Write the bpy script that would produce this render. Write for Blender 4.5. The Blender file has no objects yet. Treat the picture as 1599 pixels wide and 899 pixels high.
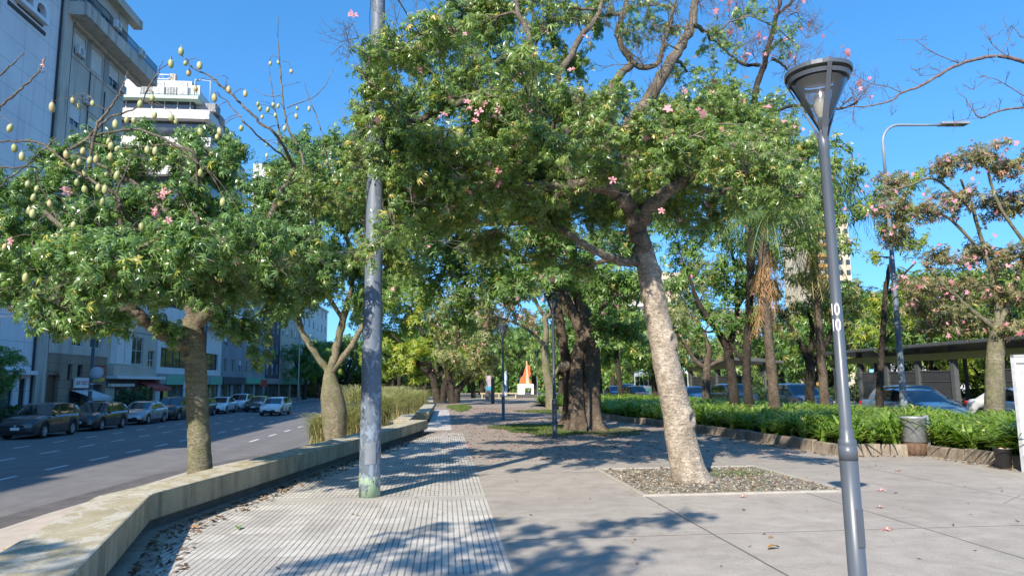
import bpy, math, random
import numpy as np
from mathutils import Vector, Matrix

C = bpy.context.scene.collection
SC = bpy.context.scene
rnd = random.Random(7)

# ------------------------------------------------------------------ camera
EYE = np.array([0.0, 0.0, 1.70])
FPX = 1110.0                      # focal length in pixels of a 1599 x 899 picture


def _n(v):
    v = np.array(v, float)
    return v / np.linalg.norm(v)


_Y = _n([(695 - 799.5) / FPX, -(600 - 449.5) / FPX, -1])
_Z = np.array([(729 - 799.5) / FPX, (449.5 + 7065) / FPX, -1])
_Z = _n(_Z - _Z.dot(_Y) * _Y)
_X = np.cross(_Y, _Z)
ROT = np.array([_X, _Y, _Z])      # camera axes -> world axes
cam_data = bpy.data.cameras.new('camera')
cam = bpy.data.objects.new('camera', cam_data)
C.objects.link(cam)
cam_data.sensor_width = 36
cam_data.lens = FPX / 1599 * 36
cam_data.clip_start = 0.05
cam_data.clip_end = 5000
cam.matrix_world = Matrix.Translation(Vector(EYE)) @ Matrix(ROT.tolist()).to_4x4()
SC.camera = cam

# ------------------------------------------------------------------ light
SUN_EL = math.radians(35)
SUN_TO = np.array([-0.5, -0.866])            # horizontal direction towards the sun
SC.world = bpy.data.worlds.new('World')
SC.world.use_nodes = True
_nt = SC.world.node_tree
_bg = _nt.nodes['Background']
_sky = _nt.nodes.new('ShaderNodeTexSky')
_sky.sky_type = 'NISHITA'
_sky.sun_disc = False
_sky.sun_elevation = SUN_EL
_sky.sun_rotation = math.atan2(SUN_TO[0], SUN_TO[1])
_sky.altitude = 0
_sky.air_density = 1.2
_sky.dust_density = 0.15
_sky.ozone_density = 3.0
_hs = _nt.nodes.new('ShaderNodeHueSaturation')
_hs.inputs['Saturation'].default_value = 1.30
_tc = _nt.nodes.new('ShaderNodeTexCoord')
_mp = _nt.nodes.new('ShaderNodeMapping')
_mp.vector_type = 'POINT'
_mp.inputs['Scale'].default_value = (1, 1, .85)
_mp.inputs['Location'].default_value = (0, 0, .22)
_nt.links.new(_tc.outputs['Generated'], _mp.inputs['Vector'])
_nt.links.new(_mp.outputs[0], _sky.inputs['Vector'])
_nt.links.new(_sky.outputs[0], _hs.inputs['Color'])
_nt.links.new(_hs.outputs[0], _bg.inputs[0])
_bg.inputs[1].default_value = 0.15
sun_data = bpy.data.lights.new('sun', 'SUN')
sun = bpy.data.objects.new('sun', sun_data)
C.objects.link(sun)
sun_data.energy = 4.1
sun_data.angle = math.radians(0.53)
sun_data.color = (1.0, 0.91, 0.785)
_d = Vector((-SUN_TO[0] * math.cos(SUN_EL), -SUN_TO[1] * math.cos(SUN_EL), -math.sin(SUN_EL)))
sun.rotation_euler = _d.to_track_quat('-Z', 'Y').to_euler()
SC.view_settings.view_transform = 'Standard'
SC.view_settings.look = 'None'
SC.view_settings.exposure = 1.06
SC.view_settings.gamma = 1.0
SC.view_settings.use_curve_mapping = False
SC.render.engine = 'CYCLES'
SC.cycles.max_bounces = 6
SC.cycles.diffuse_bounces = 3
SC.cycles.glossy_bounces = 2
SC.cycles.transmission_bounces = 4
SC.cycles.transparent_max_bounces = 8
SC.cycles.use_denoising = True
SC.cycles.caustics_reflective = False
SC.cycles.caustics_refractive = False


# ------------------------------------------------------------------ placing helpers
def ray(px, py):
    d = ROT @ np.array([(px - 799.5) / FPX, -(py - 449.5) / FPX, -1.0])
    return d


def G(px, py, z=0.0):
    """where the line of sight meets the level z"""
    d = ray(px, py)
    t = (z - EYE[2]) / d[2]
    return EYE + d * t


def P(px, py, Y):
    """the point at depth Y (along the street)"""
    d = ray(px, py)
    return EYE + d * (Y / d[1])


# ------------------------------------------------------------------ materials
class NT:
    def __init__(s, name):
        s.m = bpy.data.materials.new(name)
        s.m.use_nodes = True
        s.t = s.m.node_tree
        s.b = s.t.nodes['Principled BSDF']
        s.out = s.t.nodes['Material Output']
        s._co = None

    def n(s, kind, **kw):
        x = s.t.nodes.new('ShaderNode' + kind)
        for k, v in kw.items():
            if k in x.inputs.keys():
                s.set(x.inputs[k], v)
            else:
                setattr(x, k, v)
        return x

    def set(s, sock, v):
        if hasattr(v, 'is_output') or isinstance(v, bpy.types.NodeSocket):
            s.t.links.new(v, sock)
        elif isinstance(v, tuple) and len(v) == 3 and sock.type == 'RGBA':
            sock.default_value = (*v, 1)
        else:
            sock.default_value = v

    def co(s, scale=(1, 1, 1), rot=(0, 0, 0), kind='Object'):
        tc = s.n('TexCoord')
        mp = s.n('Mapping')
        s.set(mp.inputs['Vector'], tc.outputs[kind])
        mp.inputs['Scale'].default_value = scale
        mp.inputs['Rotation'].default_value = rot
        return mp.outputs[0]

    def pos(s, scale=(1, 1, 1)):
        g = s.n('NewGeometry')
        mp = s.n('Mapping')
        s.set(mp.inputs['Vector'], g.outputs['Position'])
        mp.inputs['Scale'].default_value = scale
        return mp.outputs[0]

    def noise(s, vec, scale, detail=4, rough=0.6, dist=0.0):
        x = s.n('TexNoise', Scale=scale, Detail=detail, Roughness=rough, Distortion=dist)
        s.set(x.inputs['Vector'], vec)
        return x.outputs['Fac']

    def ramp(s, fac, stops, interp='LINEAR'):
        r = s.n('ValToRGB')
        r.color_ramp.interpolation = interp
        e = r.color_ramp.elements
        while len(e) < len(stops):
            e.new(0.5)
        for i, (p, c) in enumerate(stops):
            e[i].position = p
            e[i].color = (*c, 1) if isinstance(c, tuple) else (c, c, c, 1)
        s.set(r.inputs[0], fac)
        return r.outputs[0]

    def mix(s, fac, a, b, mode='MIX'):
        x = s.n('MixRGB', blend_type=mode)
        s.set(x.inputs[0], fac)
        for sock, v in ((x.inputs[1], a), (x.inputs[2], b)):
            if isinstance(v, float):
                v = (v, v, v)
            s.set(sock, v)
        return x.outputs[0]

    def math(s, op, a, b=0.0):
        x = s.n('Math', operation=op)
        s.set(x.inputs[0], a)
        s.set(x.inputs[1], b)
        return x.outputs[0]

    def bump(s, h, strength=0.3, dist=0.01, normal=None):
        x = s.n('Bump', Strength=strength, Distance=dist)
        s.set(x.inputs['Height'], h)
        if normal is not None:
            s.set(x.inputs['Normal'], normal)
        s.set(s.b.inputs['Normal'], x.outputs[0])
        return x.outputs[0]

    def base(s, v):
        s.set(s.b.inputs['Base Color'], v)

    def p(s, **kw):
        names = {'rough': 'Roughness', 'metal': 'Metallic', 'spec': 'Specular IOR Level', 'coat': 'Coat Weight',
                 'trans': 'Transmission Weight', 'alpha': 'Alpha', 'ior': 'IOR', 'coatrough': 'Coat Roughness'}
        for k, v in kw.items():
            s.set(s.b.inputs[names[k]], v)
        return s


MATS = {}


def plain(name, c, rough=0.6, vary=0.15, scale=6.0, bump=0.0, bscale=40.0, metal=0.0, spec=0.5, coat=0.0, co='pos'):
    """a colour with some uneven wear over it"""
    if name in MATS:
        return MATS[name]
    t = NT(name)
    v = t.pos() if co == 'pos' else t.co()
    f = t.noise(v, scale, 5, 0.65)
    lo = tuple(max(0, x * (1 - vary)) for x in c)
    hi = tuple(min(1, x * (1 + vary)) for x in c)
    t.base(t.ramp(f, [(0.3, lo), (0.7, hi)]))
    t.p(rough=rough, metal=metal, spec=spec, coat=coat)
    if bump:
        t.bump(t.noise(v, bscale, 4, 0.7), bump, 0.01)
    MATS[name] = t.m
    return t.m


# ------------------------------------------------------------------ meshes
class MB:
    """collects shapes and links them as one mesh object"""

    def __init__(s):
        s.v = []
        s.f = []
        s.mi = []
        s.sm = []
        s.m = 0
        s.smooth = False

    def add(s, verts, faces, m=None, smooth=None):
        o = len(s.v)
        s.v += [tuple(map(float, q)) for q in verts]
        mm = s.m if m is None else m
        ss = s.smooth if smooth is None else smooth
        for f in faces:
            s.f.append(tuple(int(i) + o for i in f))
            s.mi.append(mm)
            s.sm.append(ss)
        return s

    def box(s, a, b, m=None):
        (x0, y0, z0), (x1, y1, z1) = a, b
        if x0 > x1: x0, x1 = x1, x0
        if y0 > y1: y0, y1 = y1, y0
        if z0 > z1: z0, z1 = z1, z0
        v = [(x0, y0, z0), (x1, y0, z0), (x1, y1, z0), (x0, y1, z0), (x0, y0, z1), (x1, y0, z1), (x1, y1, z1), (x0, y1, z1)]
        f = [(0, 3, 2, 1), (4, 5, 6, 7), (0, 1, 5, 4), (1, 2, 6, 5), (2, 3, 7, 6), (3, 0, 4, 7)]
        return s.add(v, f, m, False)

    def obox(s, c, ux, uy, uz, m=None):
        """box round c from three half-edge vectors"""
        c, ux, uy, uz = map(np.array, (c, ux, uy, uz))
        v = [c + i * ux + j * uy + k * uz for k in (-1, 1) for j in (-1, 1) for i in (-1, 1)]
        f = [(0, 2, 3, 1), (4, 5, 7, 6), (0, 1, 5, 4), (1, 3, 7, 5), (3, 2, 6, 7), (2, 0, 4, 6)]
        return s.add(v, f, m, False)

    def quad(s, a, b, c, d, m=None):
        return s.add([a, b, c, d], [(0, 1, 2, 3)], m, False)

    def prism(s, poly, z0, z1, m=None, zs=None):
        """upright prism over a plan polygon (counter-clockwise)"""
        n = len(poly)
        v = [(x, y, z0) for x, y in poly] + [(x, y, z1) for x, y in poly]
        f = [tuple(range(n, 2 * n)), tuple(reversed(range(n)))]
        f += [(i, (i + 1) % n, n + (i + 1) % n, n + i) for i in range(n)]
        return s.add(v, f, m, False)

    def extrude(s, poly, o, u, w, d, m=None):
        """polygon in the plane (u, w) through o, thickened by the vector d"""
        o, u, w, d = map(np.array, (o, u, w, d))
        a = [o + x * u + y * w for x, y in poly]
        n = len(a)
        v = a + [q + d for q in a]
        f = [tuple(range(n, 2 * n)), tuple(reversed(range(n)))]
        f += [(i, (i + 1) % n, n + (i + 1) % n, n + i) for i in range(n)]
        return s.add(v, f, m, False)

    def tube(s, pts, radii, k=8, m=None, cap=True, smooth=True):
        pts = np.array(pts, float)
        n = len(pts)
        if np.isscalar(radii):
            radii = [radii] * n
        tang = np.gradient(pts, axis=0)
        tang /= np.linalg.norm(tang, axis=1)[:, None] + 1e-9
        ref = np.array([0, 0, 1.0]) if abs(tang[0][2]) < 0.9 else np.array([1.0, 0, 0])
        u = np.cross(ref, tang[0])
        u /= np.linalg.norm(u)
        V = []
        ang = np.arange(k) * 2 * math.pi / k
        for i in range(n):
            u = u - tang[i] * u.dot(tang[i])
            u /= np.linalg.norm(u) + 1e-9
            w = np.cross(tang[i], u)
            V += list(pts[i] + radii[i] * (np.cos(ang)[:, None] * u + np.sin(ang)[:, None] * w))
        F = [(i * k + j, i * k + (j + 1) % k, (i + 1) * k + (j + 1) % k, (i + 1) * k + j) for i in range(n - 1) for j in range(k)]
        if cap:
            F += [tuple(reversed(range(k))), tuple(range((n - 1) * k, n * k))]
        return s.add(V, F, m, smooth)

    def lathe(s, prof, o=(0, 0, 0), k=24, m=None, smooth=True, cap=True):
        """profile of (radius, height) turned about the upright through o"""
        V = []
        for r, z in prof:
            for j in range(k):
                a = 2 * math.pi * j / k
                V.append((o[0] + r * math.cos(a), o[1] + r * math.sin(a), o[2] + z))
        n = len(prof)
        F = [(i * k + j, i * k + (j + 1) % k, (i + 1) * k + (j + 1) % k, (i + 1) * k + j) for i in range(n - 1) for j in range(k)]
        if cap:
            F += [tuple(reversed(range(k))), tuple(range((n - 1) * k, n * k))]
        return s.add(V, F, m, smooth)

    def build(s, name, mats, parent=None, bevel=0.0, org=None):
        me = bpy.data.meshes.new(name)
        v = s.v
        if org is not None:
            v = [(a - org[0], b - org[1], c - org[2]) for a, b, c in v]
        me.from_pydata(v, [], s.f)
        if not isinstance(mats, (list, tuple)):
            mats = [mats]
        for m in mats:
            me.materials.append(m)
        me.polygons.foreach_set('material_index', np.array(s.mi, dtype=np.int32))
        me.polygons.foreach_set('use_smooth', np.array(s.sm, dtype=bool))
        me.update()
        o = bpy.data.objects.new(name, me)
        C.objects.link(o)
        if parent is not None:
            o.parent = parent
        elif org is not None:
            o.location = org
        if bevel:
            b = o.modifiers.new('bevel', 'BEVEL')
            b.width = bevel
            b.segments = 2
            b.limit_method = 'ANGLE'
        return o


def np_mesh(name, V, F, mats, parent=None, mi=None, smooth=False, org=None):
    """a big mesh of equal-sided faces from numpy arrays"""
    V = np.asarray(V, dtype=np.float32)
    if org is not None:
        V = V - np.asarray(org, dtype=np.float32)
    F = np.asarray(F, dtype=np.int32)
    k = F.shape[1]
    me = bpy.data.meshes.new(name)
    me.vertices.add(len(V))
    me.vertices.foreach_set('co', V.ravel())
    me.loops.add(F.size)
    me.loops.foreach_set('vertex_index', F.ravel())
    me.polygons.add(len(F))
    me.polygons.foreach_set('loop_start', np.arange(0, F.size, k, dtype=np.int32))
    me.polygons.foreach_set('loop_total', np.full(len(F), k, dtype=np.int32))
    if not isinstance(mats, (list, tuple)):
        mats = [mats]
    for m in mats:
        me.materials.append(m)
    if mi is not None:
        me.polygons.foreach_set('material_index', np.asarray(mi, dtype=np.int32))
    if smooth:
        me.polygons.foreach_set('use_smooth', np.ones(len(F), dtype=bool))
    me.update(calc_edges=True)
    me.validate()
    o = bpy.data.objects.new(name, me)
    C.objects.link(o)
    if parent is not None:
        o.parent = parent
    elif org is not None:
        o.location = org
    return o


def tag(o, label, cat, group=None, kind=None):
    o['label'] = label
    o['category'] = cat
    if group:
        o['group'] = group
    if kind:
        o['kind'] = kind
    return o


def thing(name, label, cat, loc=(0, 0, 0), rz=0.0, group=None):
    o = bpy.data.objects.new(name, None)
    o.empty_display_size = 0.3
    C.objects.link(o)
    o.location = tuple(map(float, loc))
    o.rotation_euler = (0, 0, rz)
    return tag(o, label, cat, group)


def struct(o):
    o['kind'] = 'structure'
    return o


def copy_tree(o, parent=None):
    c = o.copy()
    C.objects.link(c)
    if parent is not None:
        c.parent = parent
    for ch in list(o.children):
        copy_tree(ch, c)
    return c


def text_mesh(name, txt, size, mat, parent, matrix, depth=0.006, align='CENTER', sx=1.0):
    """raised lettering as a mesh"""
    cu = bpy.data.curves.new(name, 'FONT')
    cu.body = txt
    cu.size = size
    cu.align_x = align
    cu.align_y = 'CENTER'
    cu.extrude = depth
    to = bpy.data.objects.new(name, cu)
    C.objects.link(to)
    dg = bpy.context.evaluated_depsgraph_get()
    me = bpy.data.meshes.new_from_object(to.evaluated_get(dg))
    bpy.data.objects.remove(to)
    bpy.data.curves.remove(cu)
    me.materials.clear()
    me.materials.append(mat)
    me.transform(matrix @ Matrix.Diagonal((sx, 1, 1, 1)))
    o = bpy.data.objects.new(name, me)
    C.objects.link(o)
    o.parent = parent
    return o


def frame(o, u, w):
    """matrix whose x axis is u, y axis w, at o"""
    u, w = Vector(u).normalized(), Vector(w).normalized()
    n = u.cross(w)
    m = Matrix((u, w, n)).transposed().to_4x4()
    m.translation = Vector(o)
    return m

# ================================================================== GROUND
ROAD_Z = -0.70
PAVE_Z = -0.55
PLANTER = [(-7.2, -40)]


def m_concrete():
    t = NT('plaza_concrete')
    v = t.pos()
    sep0 = t.n('SeparateXYZ')
    t.set(sep0.inputs[0], v)
    big = t.noise(v, 0.35, 5, 0.6)
    mid = t.noise(v, 2.2, 5, 0.7, 0.4)
    fine = t.noise(v, 60, 3, 0.7)
    st = t.noise(t.pos((0.5, 3.0, 1)), 1.3, 5, 0.7)
    c = t.ramp(big, [(0.3, (0.27, 0.24, 0.205)), (0.7, (0.385, 0.345, 0.295))])
    c = t.mix(0.62, c, t.ramp(mid, [(0.3, (0.245, 0.217, 0.185)), (0.68, (0.415, 0.373, 0.32))]))
    c = t.mix(t.ramp(st, [(0.5, 0.0), (0.75, 0.3)]), c, (0.44, 0.41, 0.36))
    c = t.mix(0.45, c, t.ramp(fine, [(0.3, 0.25), (0.7, 0.8)]), 'OVERLAY')
    # sawn joints of the slabs
    sep = t.n('SeparateXYZ')
    t.set(sep.inputs[0], t.pos())
    wob = t.math('MULTIPLY', t.math('SUBTRACT', t.noise(v, 0.8, 2), 0.5), 0.04)
    j = None
    for x0 in (3.03, 5.55, 8.3):
        d = t.math('ABSOLUTE', t.math('ADD', t.math('SUBTRACT', sep.outputs[0], x0), wob))
        l = t.math('LESS_THAN', d, 0.012)
        j = l if j is None else t.math('MAXIMUM', j, l)
    yy = t.math('ABSOLUTE', t.math('ADD', t.math('SUBTRACT', t.math('FRACT', t.math('DIVIDE', t.math('ADD', sep.outputs[1], 0.6), 5.8)), 0.5), t.math('MULTIPLY', wob, 0.15)))
    jy = t.math('LESS_THAN', yy, 0.0018)
    j = t.math('MAXIMUM', j, jy)
    # hairline cracks
    w = t.n('TexVoronoi', feature='DISTANCE_TO_EDGE', Scale=0.16)
    t.set(w.inputs['Vector'], t.mix(0.12, t.pos(), t.n('TexNoise', Scale=1.5).outputs['Color']))
    cr = t.math('MULTIPLY', t.math('LESS_THAN', w.outputs['Distance'], 0.0016), t.math('GREATER_THAN', mid, 0.47))
    j2 = t.math('MAXIMUM', j, t.math('MULTIPLY', cr, 0.55))
    c = t.mix(t.math('MULTIPLY', j2, 0.85), c, (0.07, 0.06, 0.05))
    pt = t.ramp(t.noise(v, 0.22, 3, 0.55, 1.2), [(0.52, 0.0), (0.58, 0.35)])
    c = t.mix(pt, c, t.mix(0.5, c, (0.20, 0.175, 0.145)))
    dk = t.ramp(t.noise(v, 1.1, 6, 0.78, 0.8), [(0.56, 0.0), (0.70, 0.45)])
    c = t.mix(dk, c, (0.15, 0.13, 0.11))
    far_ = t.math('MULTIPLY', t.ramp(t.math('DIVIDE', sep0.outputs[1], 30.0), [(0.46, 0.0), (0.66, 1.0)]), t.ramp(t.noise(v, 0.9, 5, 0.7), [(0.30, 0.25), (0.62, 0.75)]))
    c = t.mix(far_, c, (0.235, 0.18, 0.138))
    # darker gum and oil spots
    vo = t.n('TexVoronoi', Scale=2.3)
    t.set(vo.inputs['Vector'], v)
    sp = t.math('MULTIPLY', t.math('LESS_THAN', vo.outputs['Distance'], 0.035), 0.35)
    c = t.mix(sp, c, (0.10, 0.09, 0.08))
    t.base(c)
    t.p(rough=0.85, spec=0.3)
    t.bump(t.math('SUBTRACT', t.math('ADD', fine, mid), t.math('MULTIPLY', j, 3.0)), 0.25, 0.006)
    return t.m


def m_tiles():
    """ribbed paving tiles, ribs along the street, with smooth cross bands"""
    t = NT('ribbed_tiles')
    v = t.pos()
    sep = t.n('SeparateXYZ')
    t.set(sep.inputs[0], v)
    X, Y = sep.outputs[0], sep.outputs[1]
    gx = t.math('FRACT', t.math('DIVIDE', t.math('ADD', X, 40.0), 0.0665))
    groove = t.math('LESS_THAN', gx, 0.23)
    # tile grid 0.40 m
    ty = t.math('FRACT', t.math('DIVIDE', t.math('ADD', Y, 40.0), 0.40))
    tx = t.math('FRACT', t.math('DIVIDE', t.math('ADD', X, 40.0), 0.399))
    jt = t.math('MAXIMUM', t.math('LESS_THAN', ty, 0.022), t.math('LESS_THAN', tx, 0.018))
    # beyond the first band the ribs are cut into short bars
    far = t.math('GREATER_THAN', Y, 11.35)
    by = t.math('LESS_THAN', t.math('FRACT', t.math('DIVIDE', Y, 0.20)), 0.13)
    groove2 = t.math('MAXIMUM', groove, by)
    g = t.mix(far, groove, groove2)
    # smooth bands across at 11.0 and 6.2, and along the right edge
    def band(a, b):
        return t.math('MULTIPLY', t.math('GREATER_THAN', Y, a), t.math('LESS_THAN', Y, b))
    bd = t.math('MAXIMUM', band(10.95, 11.35), band(6.3, 6.72))
    bd = t.math('MAXIMUM', bd, band(18.95, 19.35))
    g = t.math('MULTIPLY', g, t.math('SUBTRACT', 1.0, bd))
    g = t.math('MAXIMUM', g, t.math('MULTIPLY', jt, 0.55))
    big = t.noise(v, 0.5, 4)
    mid = t.noise(v, 5, 5, 0.7)
    fine = t.noise(v, 70, 3, 0.7)
    # tile to tile difference
    wn = t.n('TexWhiteNoise', noise_dimensions='2D')
    cmb = t.n('CombineXYZ')
    t.set(cmb.inputs[0], t.math('FLOOR', t.math('DIVIDE', t.math('ADD', X, 40.0), 0.399)))
    t.set(cmb.inputs[1], t.math('FLOOR', t.math('DIVIDE', t.math('ADD', Y, 40.0), 0.40)))
    t.set(wn.inputs['Vector'], cmb.outputs[0])
    c = t.ramp(big, [(0.3, (0.40, 0.375, 0.335)), (0.7, (0.52, 0.495, 0.445))])
    c = t.mix(0.5, c, t.ramp(mid, [(0.3, (0.34, 0.315, 0.275)), (0.7, (0.60, 0.57, 0.51))]))
    c = t.mix(0.6, c, t.ramp(wn.outputs['Value'], [(0.0, 0.36), (1.0, 0.62)]), 'OVERLAY')
    c = t.mix(t.math('MULTIPLY', bd, 0.55), c, (0.34, 0.31, 0.27))
    c = t.mix(0.3, c, t.ramp(fine, [(0.3, 0.25), (0.7, 0.8)]), 'OVERLAY')
    dirt = t.ramp(t.noise(v, 3.0, 4, 0.7), [(0.35, 0.45), (0.7, 0.85)])
    c = t.mix(t.math('MULTIPLY', g, dirt), c, (0.075, 0.065, 0.055))
    t.base(c)
    t.p(rough=0.8, spec=0.3)
    t.bump(t.math('SUBTRACT', t.math('MULTIPLY', fine, 0.15), g), 0.5, 0.006)
    return t.m


def m_asphalt():
    t = NT('asphalt')
    v = t.pos()
    f = t.noise(v, 120, 3, 0.7)
    mid = t.noise(v, 1.3, 5, 0.65)
    tr = t.noise(t.pos((1.6, 0.05, 1)), 1.0, 3)
    c = t.ramp(mid, [(0.3, (0.135, 0.128, 0.125)), (0.7, (0.19, 0.181, 0.177))])
    c = t.mix(0.6, c, t.ramp(f, [(0.3, 0.2), (0.7, 0.85)]), 'OVERLAY')
    c = t.mix(t.ramp(tr, [(0.45, 0.0), (0.7, 0.45)]), c, (0.115, 0.11, 0.106))
    t.base(c)
    t.p(rough=0.8, spec=0.35)
    t.bump(f, 0.4, 0.005)
    return t.m


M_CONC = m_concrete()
M_TILE = m_tiles()
M_ASPH = m_asphalt()
M_PAVE = plain('pavement_concrete', (0.46, 0.40, 0.34), 0.85, 0.18, 1.5, 0.2, 50)
M_FARPAVE = plain('far_pavement', (0.30, 0.28, 0.26), 0.85, 0.2, 1.5, 0.2, 50)
M_GUTTER = plain('gutter_asphalt', (0.105, 0.095, 0.09), 0.85, 0.25, 2.0, 0.3, 80)
M_KERB = plain('kerb_concrete', (0.36, 0.335, 0.29), 0.85, 0.3, 4.0, 0.4, 30)
M_YELLOW = plain('kerb_yellow_paint', (0.62, 0.42, 0.06), 0.6, 0.25, 8.0)
M_WHITE = plain('road_paint', (0.72, 0.70, 0.66), 0.7, 0.2, 9.0)
M_EARTH = plain('earth', (0.11, 0.085, 0.06), 0.95, 0.4, 3.0, 0.6, 30)
M_SOIL = plain('planter_soil', (0.055, 0.042, 0.03), 0.95, 0.4, 6.0, 0.6, 30)


def sheet(name, poly, z, m, kind='structure'):
    b = MB()
    b.add([(x, y, z) for x, y in poly], [tuple(range(len(poly)))])
    return struct(b.build(name, m))


# one sheet to the horizon
sheet('ground', [(-2500, -2500), (2500, -2500), (2500, 2500), (-2500, 2500)], ROAD_Z - 0.35, M_EARTH)

# the left hand road: kerb line of the near side
KERB = [(-7.15, -60), (-7.15, 14), (-6.85, 20.0), (-5.9, 24.0), (-5.15, 27.5), (-5.0, 32), (-5.0, 230)]
road = MB()
road.add([(x, y, ROAD_Z) for x, y in KERB] + [(-21.4, 230, ROAD_Z), (-21.4, -60, ROAD_Z)], [tuple(range(len(KERB) + 2))])
struct(road.build('road', M_ASPH))
gut = MB()
GL = [(-8.35, -60), (-8.33, 14), (-8.0, 21.0), (-6.9, 25.0), (-5.6, 28.0), (-5.3, 32)]
gut.add([(x, y, ROAD_Z + .004) for x, y in KERB[:6]] + [(x, y, ROAD_Z + .004) for x, y in reversed(GL)], [tuple(range(12))])
struct(gut.build('gutter', M_GUTTER))
# near-side strip of pavement behind the bench, down from the plaza
pv = MB()
inner = [(-3.0, -60), (-3.0, 4), (-3.7, 9), (-1.2, 26), (-0.75, 32), (-0.75, 230)]
outl = [(x + .17, y) for x, y in KERB]
pv.add([(x, y, PAVE_Z) for x, y in outl] + [(x, y, PAVE_Z) for x, y in reversed(inner)],
       [tuple(range(len(outl) + len(inner)))])
struct(pv.build('pavement', M_PAVE))


def kerb_run(pts, w, z0, z1, m, b=None):
    """kerbstones along a line, to the left of its direction"""
    b = b or MB()
    P2 = [np.array(p, float) for p in pts]
    off = []
    for i, p in enumerate(P2):
        t = np.zeros(2)
        if i: t += _n(P2[i] - P2[i - 1])
        if i < len(P2) - 1: t += _n(P2[i + 1] - P2[i])
        t = _n(t)
        off.append(p + w * np.array([-t[1], t[0]]))
    v = []
    for p, q in zip(P2, off):
        v += [(*p, z0), (*p, z1), (*q, z1), (*q, z0)]
    f = []
    for i in range(len(P2) - 1):
        a, c = 4 * i, 4 * i + 4
        f += [(a, a + 1, c + 1, c), (a + 1, a + 2, c + 2, c + 1), (a + 2, a + 3, c + 3, c + 2)]
    f += [(0, 3, 2, 1), (4 * len(P2) - 4, 4 * len(P2) - 3, 4 * len(P2) - 2, 4 * len(P2) - 1)]
    b.add(v, f)
    return b


kb = kerb_run(KERB[:4], -0.17, ROAD_Z - .1, PAVE_Z + .003, M_PAVE)
struct(kb.build('kerb', M_PAVE, bevel=.015))
kb = kerb_run(KERB[3:], -0.17, ROAD_Z - .1, PAVE_Z + .014, M_YELLOW)
struct(kb.build('yellow_kerb', M_YELLOW, bevel=.015))
# far side pavement and its kerb
b = MB()
b.box((-21.4, -60, ROAD_Z - .3), (-27.5, 230, PAVE_Z + .02))
struct(b.build('far_pavement', M_FARPAVE))

# lane dashes: five rows
dash = MB()
for X, y0, st, ln in ((-8.45, 33.2, 3.4, 1.5), (-11.72, 17.9, 2.70, 1.3), (-14.79, 17.4, 2.85, 1.3), (-17.26, 19.9, 2.9, 1.2)):
    y = y0
    while y < 190:
        dash.add([(X - .055, y - ln / 2, ROAD_Z + .004), (X + .055, y - ln / 2, ROAD_Z + .004),
                  (X + .055, y + ln / 2, ROAD_Z + .004), (X - .055, y + ln / 2, ROAD_Z + .004)], [(0, 1, 2, 3)])
        y += st
struct(dash.build('lane_marking', M_WHITE))

# the plaza, a raised slab
PLZ = [(-3.2, -60), (16.2, -60), (16.2, 120), (-0.75, 120), (-0.75, 32), (-1.0, 27.0), (-3.6, 9.2), (-3.2, 6)]
b = MB()
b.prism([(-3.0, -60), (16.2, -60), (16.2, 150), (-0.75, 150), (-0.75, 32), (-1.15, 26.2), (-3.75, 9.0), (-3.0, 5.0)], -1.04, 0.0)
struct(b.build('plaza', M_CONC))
# ribbed tile path
sheet('tile_path', [(-2.85, 2.0), (0.62, 2.0), (0.62, 25.6), (-0.45, 25.6), (-3.22, 9.0), (-2.6, 6.9)], 0.004, M_TILE)
M_LIME = plain('pale_tiles', (0.50, 0.47, 0.43), 0.8, 0.2, 5.0, 0.2, 60)
sheet('pale_path', [(-0.70, 27.3), (0.25, 27.3), (0.25, 49.0), (-0.70, 49.0)], 0.004, M_LIME)
# road and pavements on the right, out to the avenue
b = MB()
b.box((16.2, -60, ROAD_Z - .3), (40, 230, -0.06))
struct(b.build('avenue', M_ASPH))
b = MB()
b.box((25.6, -60, -.5), (31.5, 200, 0.08))
struct(b.build('platform_pavement', M_PAVE))
kb = kerb_run([(16.2, -60), (16.2, 150)], .16, -.5, .03, M_KERB)
struct(kb.build('avenue_kerb', M_KERB))

# ---- gravel bed round the leaning tree
GX0, GX1, GY0, GY1 = 3.06, 6.18, 10.9, 14.2


def m_gravel():
    t = NT('gravel_bed')
    v = t.pos()
    vo = t.n('TexVoronoi', Scale=26)
    t.set(vo.inputs['Vector'], v)
    c = t.ramp(vo.outputs['Distance'], [(0.0, (0.27, 0.25, 0.22)), (0.6, (0.06, 0.055, 0.05))])
    c = t.mix(0.6, c, t.ramp(t.noise(v, 18, 4, 0.7), [(0.35, (0.06, 0.055, 0.045)), (0.65, (0.36, 0.33, 0.28))]))
    g = t.ramp(t.noise(v, 1.4, 4, 0.7), [(0.38, 0.0), (0.62, 0.75)])
    c = t.mix(g, c, (0.17, 0.15, 0.06))
    t.base(c)
    t.p(rough=0.9)
    t.bump(vo.outputs['Distance'], 0.8, 0.02)
    return t.m


sheet('gravel_bed', [(GX0, GY0), (GX1, GY0), (GX1, GY1), (GX0, GY1)], 0.005, m_gravel())
kb = MB()
w = .085
kb.box((GX0 - w, GY0 - w, -.1), (GX1 + w, GY0, .03))
kb.box((GX0 - w, GY1, -.1), (GX1 + w, GY1 + w, .03))
kb.box((GX0 - w, GY0, -.1), (GX0, GY1, .03))
kb.box((GX1, GY0, -.1), (GX1 + w, GY1, .03))
struct(kb.build('bed_edging', plain('edging', (0.35, 0.32, 0.275), .85, .2, 5, .3, 40), bevel=.012))
# pebbles and pale chips
rs = np.random.RandomState(3)


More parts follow.
